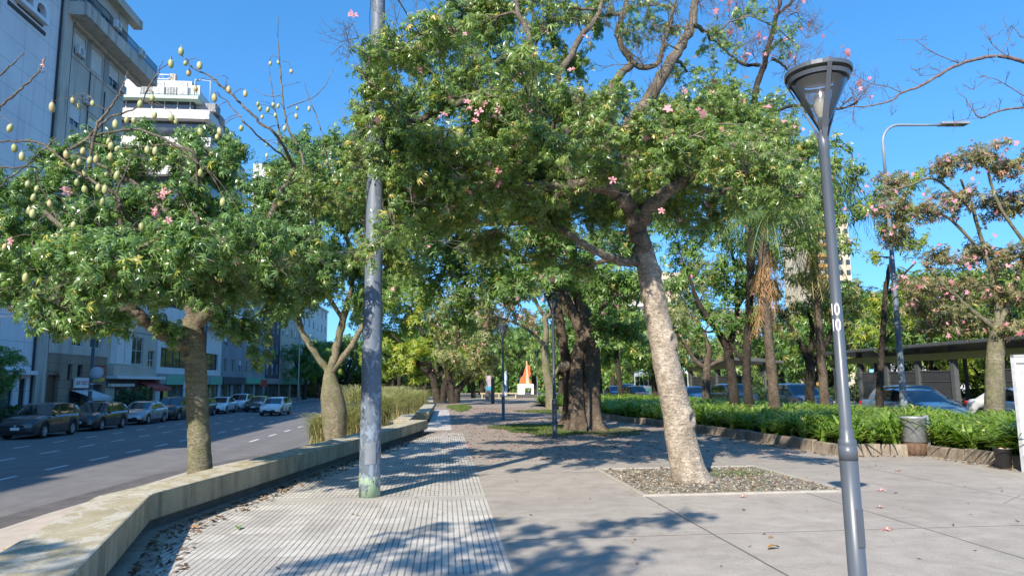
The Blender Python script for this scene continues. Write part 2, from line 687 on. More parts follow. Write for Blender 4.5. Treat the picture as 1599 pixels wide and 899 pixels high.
def scatter_chips(name, xy, z, size, mats, flat=0.5, seed=1, up=0.0):
    r = np.random.RandomState(seed)
    n = len(xy)
    base = np.array([(-1, -.6, 0), (.2, -.9, 0), (1, .1, 0), (.1, .9, 0), (0, 0, flat)], float)
    F0 = np.array([(0, 1, 4), (1, 2, 4), (2, 3, 4), (3, 0, 4)])
    a = r.uniform(0, 6.28, n)
    s = size * r.uniform(.5, 1.5, n)
    ca, sa = np.cos(a), np.sin(a)
    V = np.empty((n, 5, 3))
    V[:, :, 0] = (base[None, :, 0] * ca[:, None] - base[None, :, 1] * sa[:, None]) * s[:, None] + xy[:, 0:1]
    V[:, :, 1] = (base[None, :, 0] * sa[:, None] + base[None, :, 1] * ca[:, None]) * s[:, None] + xy[:, 1:2]
    V[:, :, 2] = base[None, :, 2] * s[:, None] * r.uniform(.4, 1.4, (n, 1)) + z
    F = (F0[None] + 5 * np.arange(n)[:, None, None]).reshape(-1, 3)
    mi = np.repeat(r.randint(0, len(mats), n), 4)
    o = np_mesh(name, V.reshape(-1, 3), F, mats, mi=mi)
    o['kind'] = 'stuff'
    return o


peb = [plain('pebble_pale', (.46, .42, .33)), plain('pebble_grey', (.24, .22, .165)), plain('pebble_brown', (.19, .13, .08)),
       plain('pebble_dark', (.09, .085, .08)), plain('pebble_grey', (.24, .22, .165))]
o = scatter_chips('gravel', np.c_[rs.uniform(GX0, GX1, 5200), rs.uniform(GY0, GY1, 5200)], .006, .019, peb, .7)
tag(o, 'loose pebbles and chips in the square bed round the leaning tree', 'gravel', kind='stuff')

# ================================================================== WALLS, BENCHES, POSTS
def m_bench():
    t = NT('bench_concrete')
    v = t.pos()
    g = t.n('NewGeometry')
    sep = t.n('SeparateXYZ')
    t.set(sep.inputs[0], g.outputs['Normal'])
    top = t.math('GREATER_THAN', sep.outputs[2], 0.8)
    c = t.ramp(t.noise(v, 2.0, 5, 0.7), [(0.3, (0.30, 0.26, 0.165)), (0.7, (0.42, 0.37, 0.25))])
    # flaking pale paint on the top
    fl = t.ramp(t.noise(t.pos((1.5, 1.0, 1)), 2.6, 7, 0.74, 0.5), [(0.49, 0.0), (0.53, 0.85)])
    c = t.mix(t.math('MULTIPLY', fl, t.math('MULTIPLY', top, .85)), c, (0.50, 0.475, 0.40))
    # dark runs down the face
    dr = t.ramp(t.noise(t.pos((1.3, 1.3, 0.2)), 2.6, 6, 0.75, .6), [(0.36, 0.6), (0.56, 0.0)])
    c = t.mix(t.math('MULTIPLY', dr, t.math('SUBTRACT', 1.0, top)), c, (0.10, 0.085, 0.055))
    c = t.mix(0.35, c, t.ramp(t.noise(v, 45, 3, .7), [(0.3, 0.25), (0.7, 0.75)]), 'OVERLAY')
    t.base(c)
    t.p(rough=0.85, spec=.3)
    t.bump(t.math('ADD', t.noise(v, 40, 4, .7), fl), 0.25, 0.006)
    return t.m


M_BENCH = m_bench()
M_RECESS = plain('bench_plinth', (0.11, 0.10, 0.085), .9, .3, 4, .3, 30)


def bench(name, label, front, back, zt, zb, ext=None):
    """a cast bench with a recessed plinth; front and back are plan lines of equal length"""
    b = MB()
    n = len(front)
    t = thing(name, label, 'bench', (front[0][0], front[0][1], 0))
    o = np.array([front[0][0], front[0][1], 0])
    for i in range(n - 1):
        f0, f1, k0, k1 = [np.array(q, float) for q in (front[i], front[i + 1], back[i], back[i + 1])]
        gap = 0.004
        d = _n(f1 - f0) * gap
        pl = [f0 + d, f1 - d, k1 - d, k0 + d]
        m = MB()
        m.prism([(p[0] - o[0], p[1] - o[1]) for p in pl], zb, zt)
        m.build('seat_slab', M_BENCH, t, bevel=.022)
    m = MB()
    ff = [np.array(q, float) for q in front]
    kk = [np.array(q, float) for q in back]
    inn = [a * .78 + c * .22 for a, c in zip(ff, kk)]
    inb = [a * .1 + c * .9 for a, c in zip(ff, kk)]
    for i in range(n - 1):
        m.prism([(p[0] - o[0], p[1] - o[1]) for p in (inn[i], inn[i + 1], inb[i + 1], inb[i])], -.9, zb + .002)
    m.build('plinth', M_RECESS, t)
    return t


bench('concrete_bench', 'long angled olive concrete bench with flaking top beside the ribbed tile path',
      [(-1.55, 1.5), (-3.45, 9.03), (-2.02, 17.5), (-0.61, 26.1)], [(-2.45, 1.5), (-4.03, 8.9), (-2.62, 17.6), (-1.22, 26.25)], .45, .135)
bench('concrete_bench', 'short cross bench behind the pampas grass, end of the long bench',
      [(-1.28, 26.5), (-1.28, 31.8)], [(-1.85, 26.5), (-1.85, 31.8)], .44, -.2)
bench('concrete_bench', 'farther concrete bench running below the yellow green tree',
      [(-0.72, 33.3), (-0.66, 47.0)], [(-1.35, 33.3), (-1.35, 47.0)], .45, .12)

# ---- tall mast of peeling blue grey paint
def m_mast():
    t = NT('mast_paint')
    v = t.co()
    sep = t.n('SeparateXYZ')
    t.set(sep.inputs[0], v)
    z = sep.outputs[2]
    n1 = t.noise(t.co((1, 1, .45)), 5.0, 6, .75, .8)
    c = t.ramp(t.noise(v, 2.0, 4), [(0.3, (0.085, 0.108, 0.140)), (0.7, (0.118, 0.146, 0.184))])
    pale = t.ramp(t.math('ADD', n1, t.math('MULTIPLY', z, -.035)), [(0.48, 0.0), (0.51, 0.8)])  # pale speckles: peeled paint, with sun dapples put into the colour too
    c = t.mix(pale, c, (0.22, 0.275, 0.345))
    lowf = t.math('MULTIPLY', t.math('LESS_THAN', t.math('ADD', z, t.math('MULTIPLY', n1, .8)), 0.70), 1.0)
    gr = t.ramp(t.noise(v, 7.0, 6, .75, .8), [(0.46, 0.0), (0.5, 0.85)])
    c = t.mix(t.math('MULTIPLY', gr, lowf), c, (0.36, 0.50, 0.30))
    st = t.ramp(t.noise(v, 12.0, 6, .75, .5), [(0.6, 0.0), (0.63, 0.7)])
    c = t.mix(st, c, (0.30, 0.30, 0.27))
    t.base(c)
    t.p(rough=.55)
    t.bump(t.math('ADD', t.noise(v, 30, 4, .7), t.math('MULTIPLY', pale, .6)), .35, .008)
    return t.m


M_MAST = m_mast()
M_STEEL = plain('grey_enamel', (0.078, 0.092, 0.112), .38, .08, 3, coat=.15)
M_DARKSTEEL = plain('dark_enamel', (0.05, 0.058, 0.068), .45, .12, 5)
M_RUST = plain('rusty_steel', (0.11, 0.065, 0.04), .8, .4, 14, .3, 60)
M_BLACK = plain('black_plastic', (0.02, 0.02, 0.021), .5, .2, 8)
M_GALV = plain('galvanised_steel', (0.33, 0.34, 0.35), .5, .18, 9, .1, 50, .4)
M_PAPERWHITE = plain('white_paint', (0.74, 0.74, 0.72), .55, .08, 4)
M_STICKER = plain('number_white', (0.8, 0.8, 0.8), .5, .05, 4)

base = G(577, 775)
mast = thing('street_mast', 'tall blue grey street mast with peeling paint and pale foot on the tile path', 'mast', base)
b = MB()
H = 12.0
lean = np.array([0.0, 0.0])
prof = [(.165, 0), (.165, .35), (.16, 1.2), (.155, 2.2), (.148, 3.0), (.140, 3.02), (.135, 5.6), (.125, 5.62), (.105, 9), (.085, H)]
b.lathe(prof, k=32)
b.build('pole', M_MAST, mast)
b = MB()                                    # access hatch facing the path
for (w_, z0_, z1_, d_, mm) in ((.078, .50, .82, .158, 0),):
    n = 7
    aa = np.linspace(-.52, .52, n)
    fc = math.radians(-84)
    v = []
    for z in (z0_, z1_):
        for a in aa:
            for r in (.150, .172):
                v.append((r * math.cos(fc + a), r * math.sin(fc + a), z))
    f = []
    for i in range(n - 1):
        o_ = 2 * i
        q = 2 * n
        f += [(o_ + 1, o_ + 3, q + o_ + 3, q + o_ + 1), (o_, q + o_, q + o_ + 2, o_ + 2), (o_, o_ + 2, o_ + 3, o_ + 1), (q + o_, q + o_ + 1, q + o_ + 3, q + o_ + 2)]
    f += [(0, 1, 2 * n + 1, 2 * n), (2 * n - 2, 4 * n - 2, 4 * n - 1, 2 * n - 1)]
    b.add(v, f)
hat = b.build('hatch', plain('hatch_grey', (.17, .19, .215), .55, .12, 6), mast, bevel=.004)
b = MB()
for z in (3.0, 5.6):
    b.lathe([(.150, z - .05), (.156, z - .045), (.156, z + .02), (.14, z + .03)], k=28, cap=False)
b.build('collar', M_MAST, mast)
b = MB()                                     # wire wound up the top
b.tube([(.14 * math.cos(a), .14 * math.sin(a), 2.6 + a * .55) for a in np.linspace(0, 12, 80)], .006, 5)
b.build('wire', M_BLACK, mast)


# ---- lamps with a cone shade on a slim post
def glass_mat(name, tint=(.9, .95, .95), rough=.05, mixf=.35):
    t = NT(name)
    tr = t.n('BsdfTransparent')
    tr.inputs[0].default_value = (*tint, 1)
    gl = t.n('BsdfGlossy', Roughness=rough)
    fr = t.n('Fresnel', IOR=1.5)
    mx = t.n('MixShader')
    df = t.n('BsdfDiffuse')
    df.inputs[0].default_value = (.5, .52, .52, 1)
    mx2 = t.n('MixShader')
    mx2.inputs[0].default_value = mixf
    t.set(mx2.inputs[1], tr.outputs[0])
    t.set(mx2.inputs[2], df.outputs[0])
    t.set(mx.inputs[0], fr.outputs[0])
    t.set(mx.inputs[1], mx2.outputs[0])
    t.set(mx.inputs[2], gl.outputs[0])
    t.set(t.out.inputs[0], mx.outputs[0])
    return t.m


M_LAMPGLASS = glass_mat('lamp_glass', (.90, .91, .92), .12, .07)
M_BULB = plain('lamp_bulb', (.80, .74, .60), .3, .05, 3)
M_REFL = plain('lamp_reflector', (.42, .43, .44), .4, .1, 3, metal=.4)


def park_lamp(label, loc, rz=0.0, numbers=False, lean=(0, 0), mat=None, group='cone lamps along the plaza'):
    mat = mat or M_STEEL
    t = thing('street_lamp', label, 'street lamp', loc, rz, group)
    b = MB()
    HZ = 3.98
    b.lathe([(.115, 0), (.115, .02), (.076, .03), (.076, 1.16), (.074, 1.19), (.0585, 1.21), (.0585, 1.28), (.050, 1.285),
             (.047, 2.6), (.045, 3.80), (.049, 3.81), (.049, 3.93), (.043, 3.94), (.043, HZ)], k=24)
    b.build('post', mat, t)
    b = MB()
    b.lathe([(.0605, 1.02), (.079, 1.02), (.079, 1.145), (.0605, 1.15)], k=24, cap=False)
    b.build('collar', mat, t)
    b = MB()
    b.box((-.036, -.082, .30), (.036, -.068, .62))
    b.build('hatch', mat, t, bevel=.004)
    z0, z1 = HZ, 4.57
    R = .285
    b = MB()                                 # cap and rim
    b.lathe([(R, z1 - .034), (R + .012, z1 - .034), (R + .012, z1 + .004), (R - .006, z1 + .012), (.02, z1 + .028), (.0, z1 + .028)], k=40, cap=False, smooth=False)
    b.lathe([(R - .002, z1 - .035), (R - .006, z1 - .02), (.12, z1 - .004), (.0, z1 - .004)], k=40, cap=False)
    sh = b.build('shade_cap', mat, t)
    b = MB()
    b.lathe([(R - .012, z1 - .032), (R - .016, z1 - .03), (.10, z1 - .02), (0, z1 - .02)], k=40, cap=False)
    b.build('reflector', M_REFL, sh)
    b = MB()                                 # inner ring seen through the glass
    b.lathe([(R - .036, z1 - .098), (R - .020, z1 - .098), (R - .008, z1 - .062), (R - .022, z1 - .062)], k=40, cap=False, smooth=False)
    b.build('ring', mat, t)
    for k in range(3):                       # three flat arms
        a = math.radians(-100 + 120 * k) - rz
        c_, s_ = math.cos(a), math.sin(a)
        b = MB()
        pin, pout = .045, R + .016
        u = np.array([c_, s_, 0]); w = np.array([-s_, c_, 0])
        pts = []
        for (rr, zz, hw, th) in ((.032, z0 - .08, .014, .016), (.050, z0 + .03, .030, .020), (R + .012, z1 - .03, .020, .010), (R + .012, z1 + .014, .018, .010)):
            for (sx, sw) in ((0, -1), (0, 1), (1, 1), (1, -1)):
                pts.append(u * (rr + sx * th) + w * sw * hw + np.array([0, 0, zz]))
        f = []
        for i in range(3):
            o_ = 4 * i
            f += [(o_ + j, o_ + (j + 1) % 4, o_ + 4 + (j + 1) % 4, o_ + 4 + j) for j in range(4)]
        f += [(3, 2, 1, 0), (12, 13, 14, 15)]
        b.add(pts, f)
        b.build('arm', mat, t, bevel=.003)
    b = MB()
    b.lathe([(.035, z0 + .02), (.045, z0 + .05), (R - .018, z1 - .07), (R - .020, z1 - .07), (.043, z0 + .052), (.032, z0 + .024)], k=40, cap=False)
    b.build('lamp_glass', M_LAMPGLASS, t)
    b = MB()
    b.lathe([(.03, z0 + .0), (.034, z0 + .1), (.034, z0 + .16), (.05, z0 + .18), (.066, z0 + .26), (.06, z0 + .33), (.03, z0 + .38), (0, z0 + .385)], k=20)
    b.build('bulb', M_BULB, t)
    if numbers:
        for (z, ch) in ((2.33, '10'), (2.19, '10')):
            # digits bent round the post
            for k, c in enumerate(ch):
                a = math.radians(-170 + 52 * k) - rz
                o_ = Vector((.049 * math.cos(a), .049 * math.sin(a), z))
                u = Vector((-math.sin(a), math.cos(a), 0))
                text_mesh('number', c, .155, M_STICKER, t, frame(o_, u, (0, 0, 1)), .001, sx=.62)
    t.rotation_euler = (lean[1], lean[0], rz)
    return t


foot = G(1333, 899)
top_ = P(1276, 100, 6.0)
lamp_xy = np.array([3.52, 6.05])
park_lamp('nearest cone lamp, tall grey post with white numbers, at the front of the plaza', (lamp_xy[0], lamp_xy[1], 0), 0.25, True, lean=(-.012, 0))
park_lamp('slim dark cone lamp beside the grass patch and the big twin trunk', tuple(G(866.5, 684)), .6, mat=M_DARKSTEEL)
park_lamp('thin far cone lamp standing left of the middle trees', tuple(G(786, 655)), .2)
park_lamp('farthest cone lamp near the orange sculpture', (8.0, 62, 0), .9)

# ---- highway mast with a curved arm
hp = np.array([16.05, 23.9, .0])
t = thing('mast_lamp', 'tall grey mast with curved arm and flat lamp head rising from the planter', 'street lamp', hp)
b = MB()
b.lathe([(.13, 0), (.13, 1.2), (.105, 1.3), (.10, 4.5), (.085, 4.6), (.06, 9.2)], k=18)
b.build('pole', M_MAST, t)
b = MB()
pts = [(0, 0, 9.1), (0, 0, 10.2)]
for a in np.linspace(0, math.pi / 2, 8):
    pts.append((.7 * (1 - math.cos(a)), 0, 10.4 + .7 * math.sin(a)))
pts += [(1.6, 0, 11.12), (2.45, 0, 11.15)]
b.tube(pts, [.055] * 2 + [.05] * 8 + [.042] * 2, 10)
b.build('curved_arm', plain('arm_steel', (.21, .25, .29), .4, .1, 4), t)
b = MB()
b.obox((2.85, 0, 11.2), (.55, 0, .02), (0, .17, 0), (-.002, 0, .05))
hd = b.build('lamp_head', M_GALV, t, bevel=.02)
b = MB()
b.obox((2.95, 0, 11.142), (.36, 0, .014), (0, .12, 0), (0, 0, .008))
b.build('lens', M_LAMPGLASS, hd)

# ---- wire mesh litter bin on its post
bp = G(1438, 711)
t = thing('litter_bin', 'grey round litter bin with rusty lower skirt in front of the planter kerb', 'litter bin', (bp[0], bp[1] + .18, 0))
b = MB()
b.lathe([(.262, .30), (.275, .305), (.27, .82), (.285, .83), (.285, .865), (.262, .867), (.255, .83), (.255, .315), (0, .315)], k=32, cap=False)
m_bin = NT('bin_mesh')
v_ = m_bin.co()
vv = m_bin.n('TexVoronoi', Scale=60)
m_bin.set(vv.inputs['Vector'], v_)
cc = m_bin.ramp(m_bin.noise(v_, 4, 5, .7), [(.3, (.20, .21, .22)), (.7, (.33, .345, .36))])
cc = m_bin.mix(m_bin.math('MULTIPLY', m_bin.math('LESS_THAN', vv.outputs['Distance'], .35), .35), cc, (.10, .105, .11))
m_bin.base(cc)
m_bin.p(rough=.55, metal=.2)
m_bin.bump(vv.outputs['Distance'], .3, .004)
b.build('bin_basket', m_bin.m, t)
b = MB()
b.lathe([(.285, .835), (.292, .84), (.292, .87), (.285, .875)], k=32, cap=False)
b.build('rim', M_GALV, t)
b = MB()
b.lathe([(.235, .0), (.245, .005), (.25, .30), (.235, .305)], k=28, cap=False)
for k in range(14):
    a = 2 * math.pi * k / 14
    b.tube([(.248 * math.cos(a), .248 * math.sin(a), .01), (.252 * math.cos(a + .1), .252 * math.sin(a + .1), .3)], .008, 5)
b.build('skirt', M_RUST, t)
b = MB()
b.box((.245, -.06, 0), (.35, .02, .90))
b.build('side_post', M_GALV, t, bevel=.006)
b = MB()
b.tube([(-.28, -.02, .80), (0, -.29, .79), (.29, -.03, .80)], .008, 6)
b.build('strap', M_RUST, t)

# ---- information board at the right edge
ib = G(1592, 738)
bo = np.array([10.72, 12.62, 0.0])
t = thing('notice_board', 'white notice board with lines of small print at the right edge', 'notice board', bo)
dv = np.array([.80, -.6, 0])
b = MB()
b.obox(tuple(dv * .45 + np.array([0, 0, 1.20])), dv * .45, np.array([.6, .8, 0]) * .035, np.array([0, 0, .92]))
b.build('panel', M_PAPERWHITE, t, bevel=.008)
b = MB()
for s in (.0, .9):
    b.obox(tuple(dv * s + np.array([0, 0, 1.08])), dv * .03, np.array([.6, .8, 0]) * .045, np.array([0, 0, 1.09]))
b.obox(tuple(dv * .45 + np.array([0, 0, 2.145])), dv * .48, np.array([.6, .8, 0]) * .045, np.array([0, 0, .025]))
b.build('frame', M_GALV, t)
b = MB()
rr = random.Random(4)
for k in range(42):
    z = 1.86 - k * .036
    if k % 7 == 6:
        continue
    for (a0, a1) in ((.06, .42), (.48, .86)):
        a = a0 + .04
        while a < a1:
            L = rr.uniform(.015, .06)
            c_ = dv * min(a + L / 2, a1) + np.array([0, 0, z]) - np.array([.6, .8, 0]) * .0365
            b.obox(tuple(c_), dv * L / 2, np.array([.6, .8, 0]) * .001, np.array([0, 0, .008]))
            a += L + .014
b.build('small_print', plain('print_ink', (.16, .16, .17)), t)
m4 = frame(Vector(bo * 0 + dv * .45 + np.array([0, 0, 2.0]) - np.array([.6, .8, 0]) * .036), dv, (0, 0, 1))
b = MB()
b.obox(tuple(dv * .45 + np.array([0, 0, 2.0]) - np.array([.6, .8, 0]) * .0365), dv * .40, np.array([.6, .8, 0]) * .001, np.array([0, 0, .028]))
b.build('title_bar', plain('print_ink', (.16, .16, .17)), t)

# ---- black pot with rubbish beside the kerb
pp = G(1577, 731)
t = thing('waste_tub', 'small black tub of rubbish tucked between kerb and notice board', 'tub', (10.78, 13.15, 0))
b = MB()
b.lathe([(.11, 0), (.12, .01), (.155, .36), (.165, .37), (.165, .39), (.15, .39), (.14, .3), (0, .28)], k=20)
b.build('tub_body', M_BLACK, t)
for (x, y, z, c, s) in ((.02, .03, .36, (.42, .09, .07), .05), (-.06, -.03, .37, (.55, .42, .3), .05), (.07, -.05, .36, (.6, .6, .55), .045)):
    b = MB()
    b.lathe([(0, -s * .7), (s * .8, -s * .5), (s, 0), (s * .7, s * .5), (0, s * .7)], (x, y, z), 7, smooth=False, cap=False)
    b.build('rubbish', plain('rub%d' % int(c[0] * 100), c), t)
for (px, py, c, lab, sz) in ((1561, 722, (.56, .36, .60), 'crumpled lilac paper scrap below the planter kerb', .075),
                             (1545, 708, (.75, .73, .7), 'white paper scrap lying on the planter kerb', .06),
                             (1578, 724, (.78, .76, .72), 'white paper scrap beside the black tub', .06)):
    g = G(px, py)
    r3 = np.random.RandomState(int(px))
    b = MB()
    n = 5
    V = [(sz * (i / 2 - 1) * 1.4, sz * (j / 2 - 1), .01 + .05 * r3.rand()) for i in range(n) for j in range(n)]
    F = [(i * n + j, (i + 1) * n + j, (i + 1) * n + j + 1, i * n + j + 1) for i in range(n - 1) for j in range(n - 1)]
    b.add(V, F)
    o = b.build('paper_scrap', plain('paper%d' % px, c, .8))
    o.location = tuple(g)
    md = o.modifiers.new('thick', 'SOLIDIFY'); md.thickness = .004
    tag(o, lab, 'litter', 'paper scraps by the kerb')

# ---- planter kerb and soil
PK = [(7.0, 60), (7.2, 38), (7.75, 32), (8.75, 25), (9.0, 19.5), (9.12, 16.1), (11.0, 15.75), (11.05, 13.3), (11.05, 9), (16.15, 9)]
b = MB()
poly = [(x + .1, y) for x, y in PK[:-4]] + [(11.15, 15.8), (11.15, 13.3), (11.15, 9), (15.9, 9), (15.9, 60)]
b.add([(x, y, .2) for x, y in poly], [tuple(range(len(poly)))])
o = struct(b.build('planter_soil', M_SOIL))
M_PK = NT('planter_kerb_concrete')
v_ = M_PK.pos()
cc = M_PK.ramp(M_PK.noise(v_, 2.5, 6, .75), [(.3, (.13, .10, .075)), (.5, (.26, .215, .165)), (.72, (.38, .33, .265))])
cc = M_PK.mix(M_PK.ramp(M_PK.noise(M_PK.pos((4, 4, .3)), 3, 5, .7), [(.5, 0.), (.66, .55)]), cc, (.09, .07, .05))
M_PK.base(cc)
M_PK.p(rough=.9)
M_PK.bump(M_PK.noise(v_, 25, 5, .75), .5, .012)
kt = thing('planter_kerb', 'low worn concrete kerb walling the planter of strap leaved plants', 'kerb', (9.1, 16.1, 0))
for a, c in zip(PK[:-1], PK[1:]):
    a, c = np.array(a, float), np.array(c, float)
    L = np.linalg.norm(c - a)
    n = max(1, int(round(L / 1.15)))
    for k in range(n):
        p0, p1 = a + (c - a) * k / n, a + (c - a) * (k + 1) / n
        d_ = _n(p1 - p0)
        nn = np.array([-d_[1], d_[0]])
        jit = rnd.uniform(-.018, .018)
        zt = .25 + rnd.uniform(-.025, .02)
        q0, q1 = p0 + d_ * .008 + nn * jit, p1 - d_ * .008 + nn * jit
        m = MB()
        m.prism([(x - 9.1, y - 16.1) for x, y in (q0, q1, q1 + nn * .16, q0 + nn * .16)], -.05, zt)
        if p0[1] < 45:
            m.build('kerbstone', M_PK.m, kt, bevel=.02)

# ================================================================== TREES
def m_leaf(name, lo, hi, yellow=None, rough=.42, trans=.35, yfrac=.0):
    t = NT(name)
    g = t.n('NewGeometry')
    r = g.outputs['Random Per Island']
    c = t.ramp(r, [(0.0, lo), (0.55, tuple((a + b) / 2 for a, b in zip(lo, hi))), (1.0, hi)])
    f = t.noise(t.pos(), .9, 3, .6)
    c = t.mix(t.ramp(f, [(.35, 0.), (.7, .55)]), c, hi)
    if yellow:
        r2 = t.math('FRACT', t.math('MULTIPLY', r, 37.31))
        c = t.mix(t.math('LESS_THAN', r2, yfrac), c, yellow)
    t.base(c)
    t.p(rough=rough, spec=.6)
    tl = t.n('BsdfTranslucent')
    t.set(tl.inputs[0], t.mix(1.0, c, (1.6, 1.9, .7), 'MULTIPLY'))
    mx = t.n('MixShader')
    mx.inputs[0].default_value = trans
    t.set(mx.inputs[1], t.b.outputs[0])
    t.set(mx.inputs[2], tl.outputs[0])
    t.set(t.out.inputs[0], mx.outputs[0])
    return t.m


def m_bark(name, lo, mid, hi, sc=1.0, shade_tint=None, rings=True, bump=.8):
    t = NT(name)
    v = t.co()
    n1 = t.noise(t.co((1, 1, .5)), 3.2 * sc, 6, .7, .5)
    n2 = t.noise(t.co((1, 1, 2.6)), 9 * sc, 6, .75, .4)
    n3 = t.noise(v, 45 * sc, 4, .7)
    c = t.ramp(n1, [(.3, lo), (.5, mid), (.7, hi)])
    if rings:
        c = t.mix(t.ramp(n2, [(.42, .8), (.55, 0.)]), c, lo)
    c = t.mix(.5, c, t.ramp(n3, [(.3, .22), (.7, .78)]), 'OVERLAY')
    vo = t.n('TexVoronoi', Scale=16 * sc)
    t.set(vo.inputs['Vector'], t.co((1, 1, 1.9)))
    scar = t.ramp(vo.outputs['Distance'], [(.16, .55), (.30, 0.)])
    if rings:
        c = t.mix(scar, c, lo)
    if shade_tint:
        c = t.mix(t.ramp(t.noise(v, 2.0, 5, .7), [(.45, 0.), (.65, .7)]), c, shade_tint)  # olive mottling, with the crown's shade darkened into the bark colour
    t.base(c)
    t.p(rough=.85, spec=.25)
    t.bump(t.math('SUBTRACT', t.math('ADD', t.math('MULTIPLY', n3, .5), n2), t.math('MULTIPLY', scar, .8)), bump, .035)
    return t.m


L_KAPOK = m_leaf('leaf_kapok', (0.055, 0.126, 0.034), (0.186, 0.294, 0.084), (0.420, 0.400, 0.084), .27, .26, .03)
L_OLIVE = m_leaf('leaf_olive', (0.072, 0.142, 0.032), (0.225, 0.315, 0.078), (0.490, 0.408, 0.102), .32, .28, .05)
L_DEEP = m_leaf('leaf_deep', (0.056, 0.131, 0.030), (0.169, 0.281, 0.062), (0.319, 0.281, 0.075), .42, .30, .02)
L_LIME = m_leaf('leaf_lime', (0.129, 0.216, 0.028), (0.345, 0.397, 0.052), (0.552, 0.448, 0.069), .45, .42, .05)
L_PALE = m_leaf('leaf_pale', (0.123, 0.157, 0.058), (0.264, 0.281, 0.099), (0.413, 0.314, 0.132), .5, .35, .06)
L_ROSY = m_leaf('leaf_rosy', (.10, .115, .045), (.25, .235, .10), (.50, .26, .19), .5, .3, .10)
L_PALM = m_leaf('leaf_palm', (0.068, 0.128, 0.033), (0.180, 0.240, 0.075), (0.390, 0.315, 0.105), .4, .3, .06)
L_DEAD = m_leaf('leaf_dead', (0.195, 0.098, 0.039), (0.416, 0.247, 0.111), None, .7, .2)
B_PALE = m_bark('bark_pale', (.20, .165, .125), (.42, .355, .28), (.56, .49, .40), 1.0)
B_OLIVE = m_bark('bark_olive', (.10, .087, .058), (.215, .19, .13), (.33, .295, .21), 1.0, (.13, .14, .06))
B_BROWN = m_bark('bark_brown', (.055, .04, .028), (.13, .10, .072), (.21, .17, .125), .9, None)
B_DARK = m_bark('bark_dark', (.02, .016, .012), (.05, .04, .031), (.09, .074, .056), 1.0, None)
B_TWIG = m_bark('bark_twig', (.13, .108, .08), (.23, .195, .15), (.34, .30, .235), 3.0, None, False, .2)
B_LIMB = m_bark('bark_limb', (.085, .07, .052), (.20, .168, .128), (.33, .285, .225), 1.6)
B_BARE = m_bark('bark_bare', (.085, .06, .055), (.16, .12, .11), (.23, .18, .165), 3.0, None, False, .2)


def petal_mat(name, lo, hi):
    return m_leaf(name, lo, hi, None, .55, .3)


M_PINK = petal_mat('petal_pink', (.58, .17, .25), (.74, .36, .42))
M_CREAM = plain('flower_heart', (.72, .62, .38), .6)


def leaf_template(k, ln, wd, droop, stalk=.0):
    """palmate leaf: k leaflets round one point, each one folded diamond; returns verts, quads"""
    V = [(0, 0, 0)]
    F = []
    for i in range(k):
        a = (i - (k - 1) / 2) * (5.0 / k)
        s = ln * (1 - .10 * abs(i - (k - 1) / 2))
        c_, s_ = math.cos(a), math.sin(a)
        def pt(r, o, z):
            return (r * c_ - o * s_, r * s_ + o * c_, z)
        o_ = len(V)
        V += [pt(s * .5, wd, -.12 * s * droop + .02 * s), pt(s, 0, -.62 * s * droop), pt(s * .5, -wd, -.12 * s * droop + .02 * s)]
        F.append((0, o_ + 2, o_ + 1, o_))
    return np.array(V), np.array(F)


def spray_template(rs, n, size, wd, spread):
    """a little spray of n leaves for trees farther off"""
    V, F = [], []
    for i in range(n):
        c0 = rs.normal(0, spread, 3) * np.array([1, 1, .6])
        d = rs.normal(0, 1, 3); d[2] -= .4
        d = d / np.linalg.norm(d)
        u = np.cross(d, rs.normal(0, 1, 3)); u /= np.linalg.norm(u)
        o_ = len(V)
        V += [c0, c0 + d * size * .5 + u * wd, c0 + d * size, c0 + d * size * .5 - u * wd]
        F.append((o_, o_ + 1, o_ + 2, o_ + 3))
    return np.array(V), np.array(F)


def place_many(V0, F0, pos, nrm, scale, spin, rs):
    """copies of a template at pos with its z axis along nrm"""
    n = len(pos)
    nrm = nrm / (np.linalg.norm(nrm, axis=1)[:, None] + 1e-9)
    ref = np.stack([np.cos(spin), np.sin(spin), np.zeros(n)], 1)
    u = ref - nrm * (ref * nrm).sum(1)[:, None]
    u /= np.linalg.norm(u, axis=1)[:, None] + 1e-9
    w = np.cross(nrm, u)
    V = (V0[None, :, 0:1] * u[:, None, :] + V0[None, :, 1:2] * w[:, None, :] + V0[None, :, 2:3] * nrm[:, None, :]) * scale[:, None, None] + pos[:, None, :]
    F = F0[None] + (len(V0) * np.arange(n))[:, None, None]
    return V.reshape(-1, 3), F.reshape(-1, F0.shape[1])


def curve3(a, b, c, n=7):
    t = np.linspace(0, 1, n)[:, None]
    return (1 - t) ** 2 * a + 2 * t * (1 - t) * b + t * t * c


def smooth_line(pts, n):
    """Catmull-Rom through points"""
    pts = np.array(pts, float)
    if len(pts) < 3:
        t = np.linspace(0, 1, n)[:, None]
        return pts[0] * (1 - t) + pts[-1] * t
    p = np.vstack([2 * pts[0] - pts[1], pts, 2 * pts[-1] - pts[-2]])
    out = []
    m = len(pts) - 1
    for s in np.linspace(0, m - 1e-6, n):
        i = int(s); t = s - i
        a, b, c, d = p[i], p[i + 1], p[i + 2], p[i + 3]
        out.append(.5 * (2 * b + (c - a) * t + (2 * a - 5 * b + 4 * c - d) * t * t + (3 * b - a - 3 * c + d) * t ** 3))
    return np.array(out)


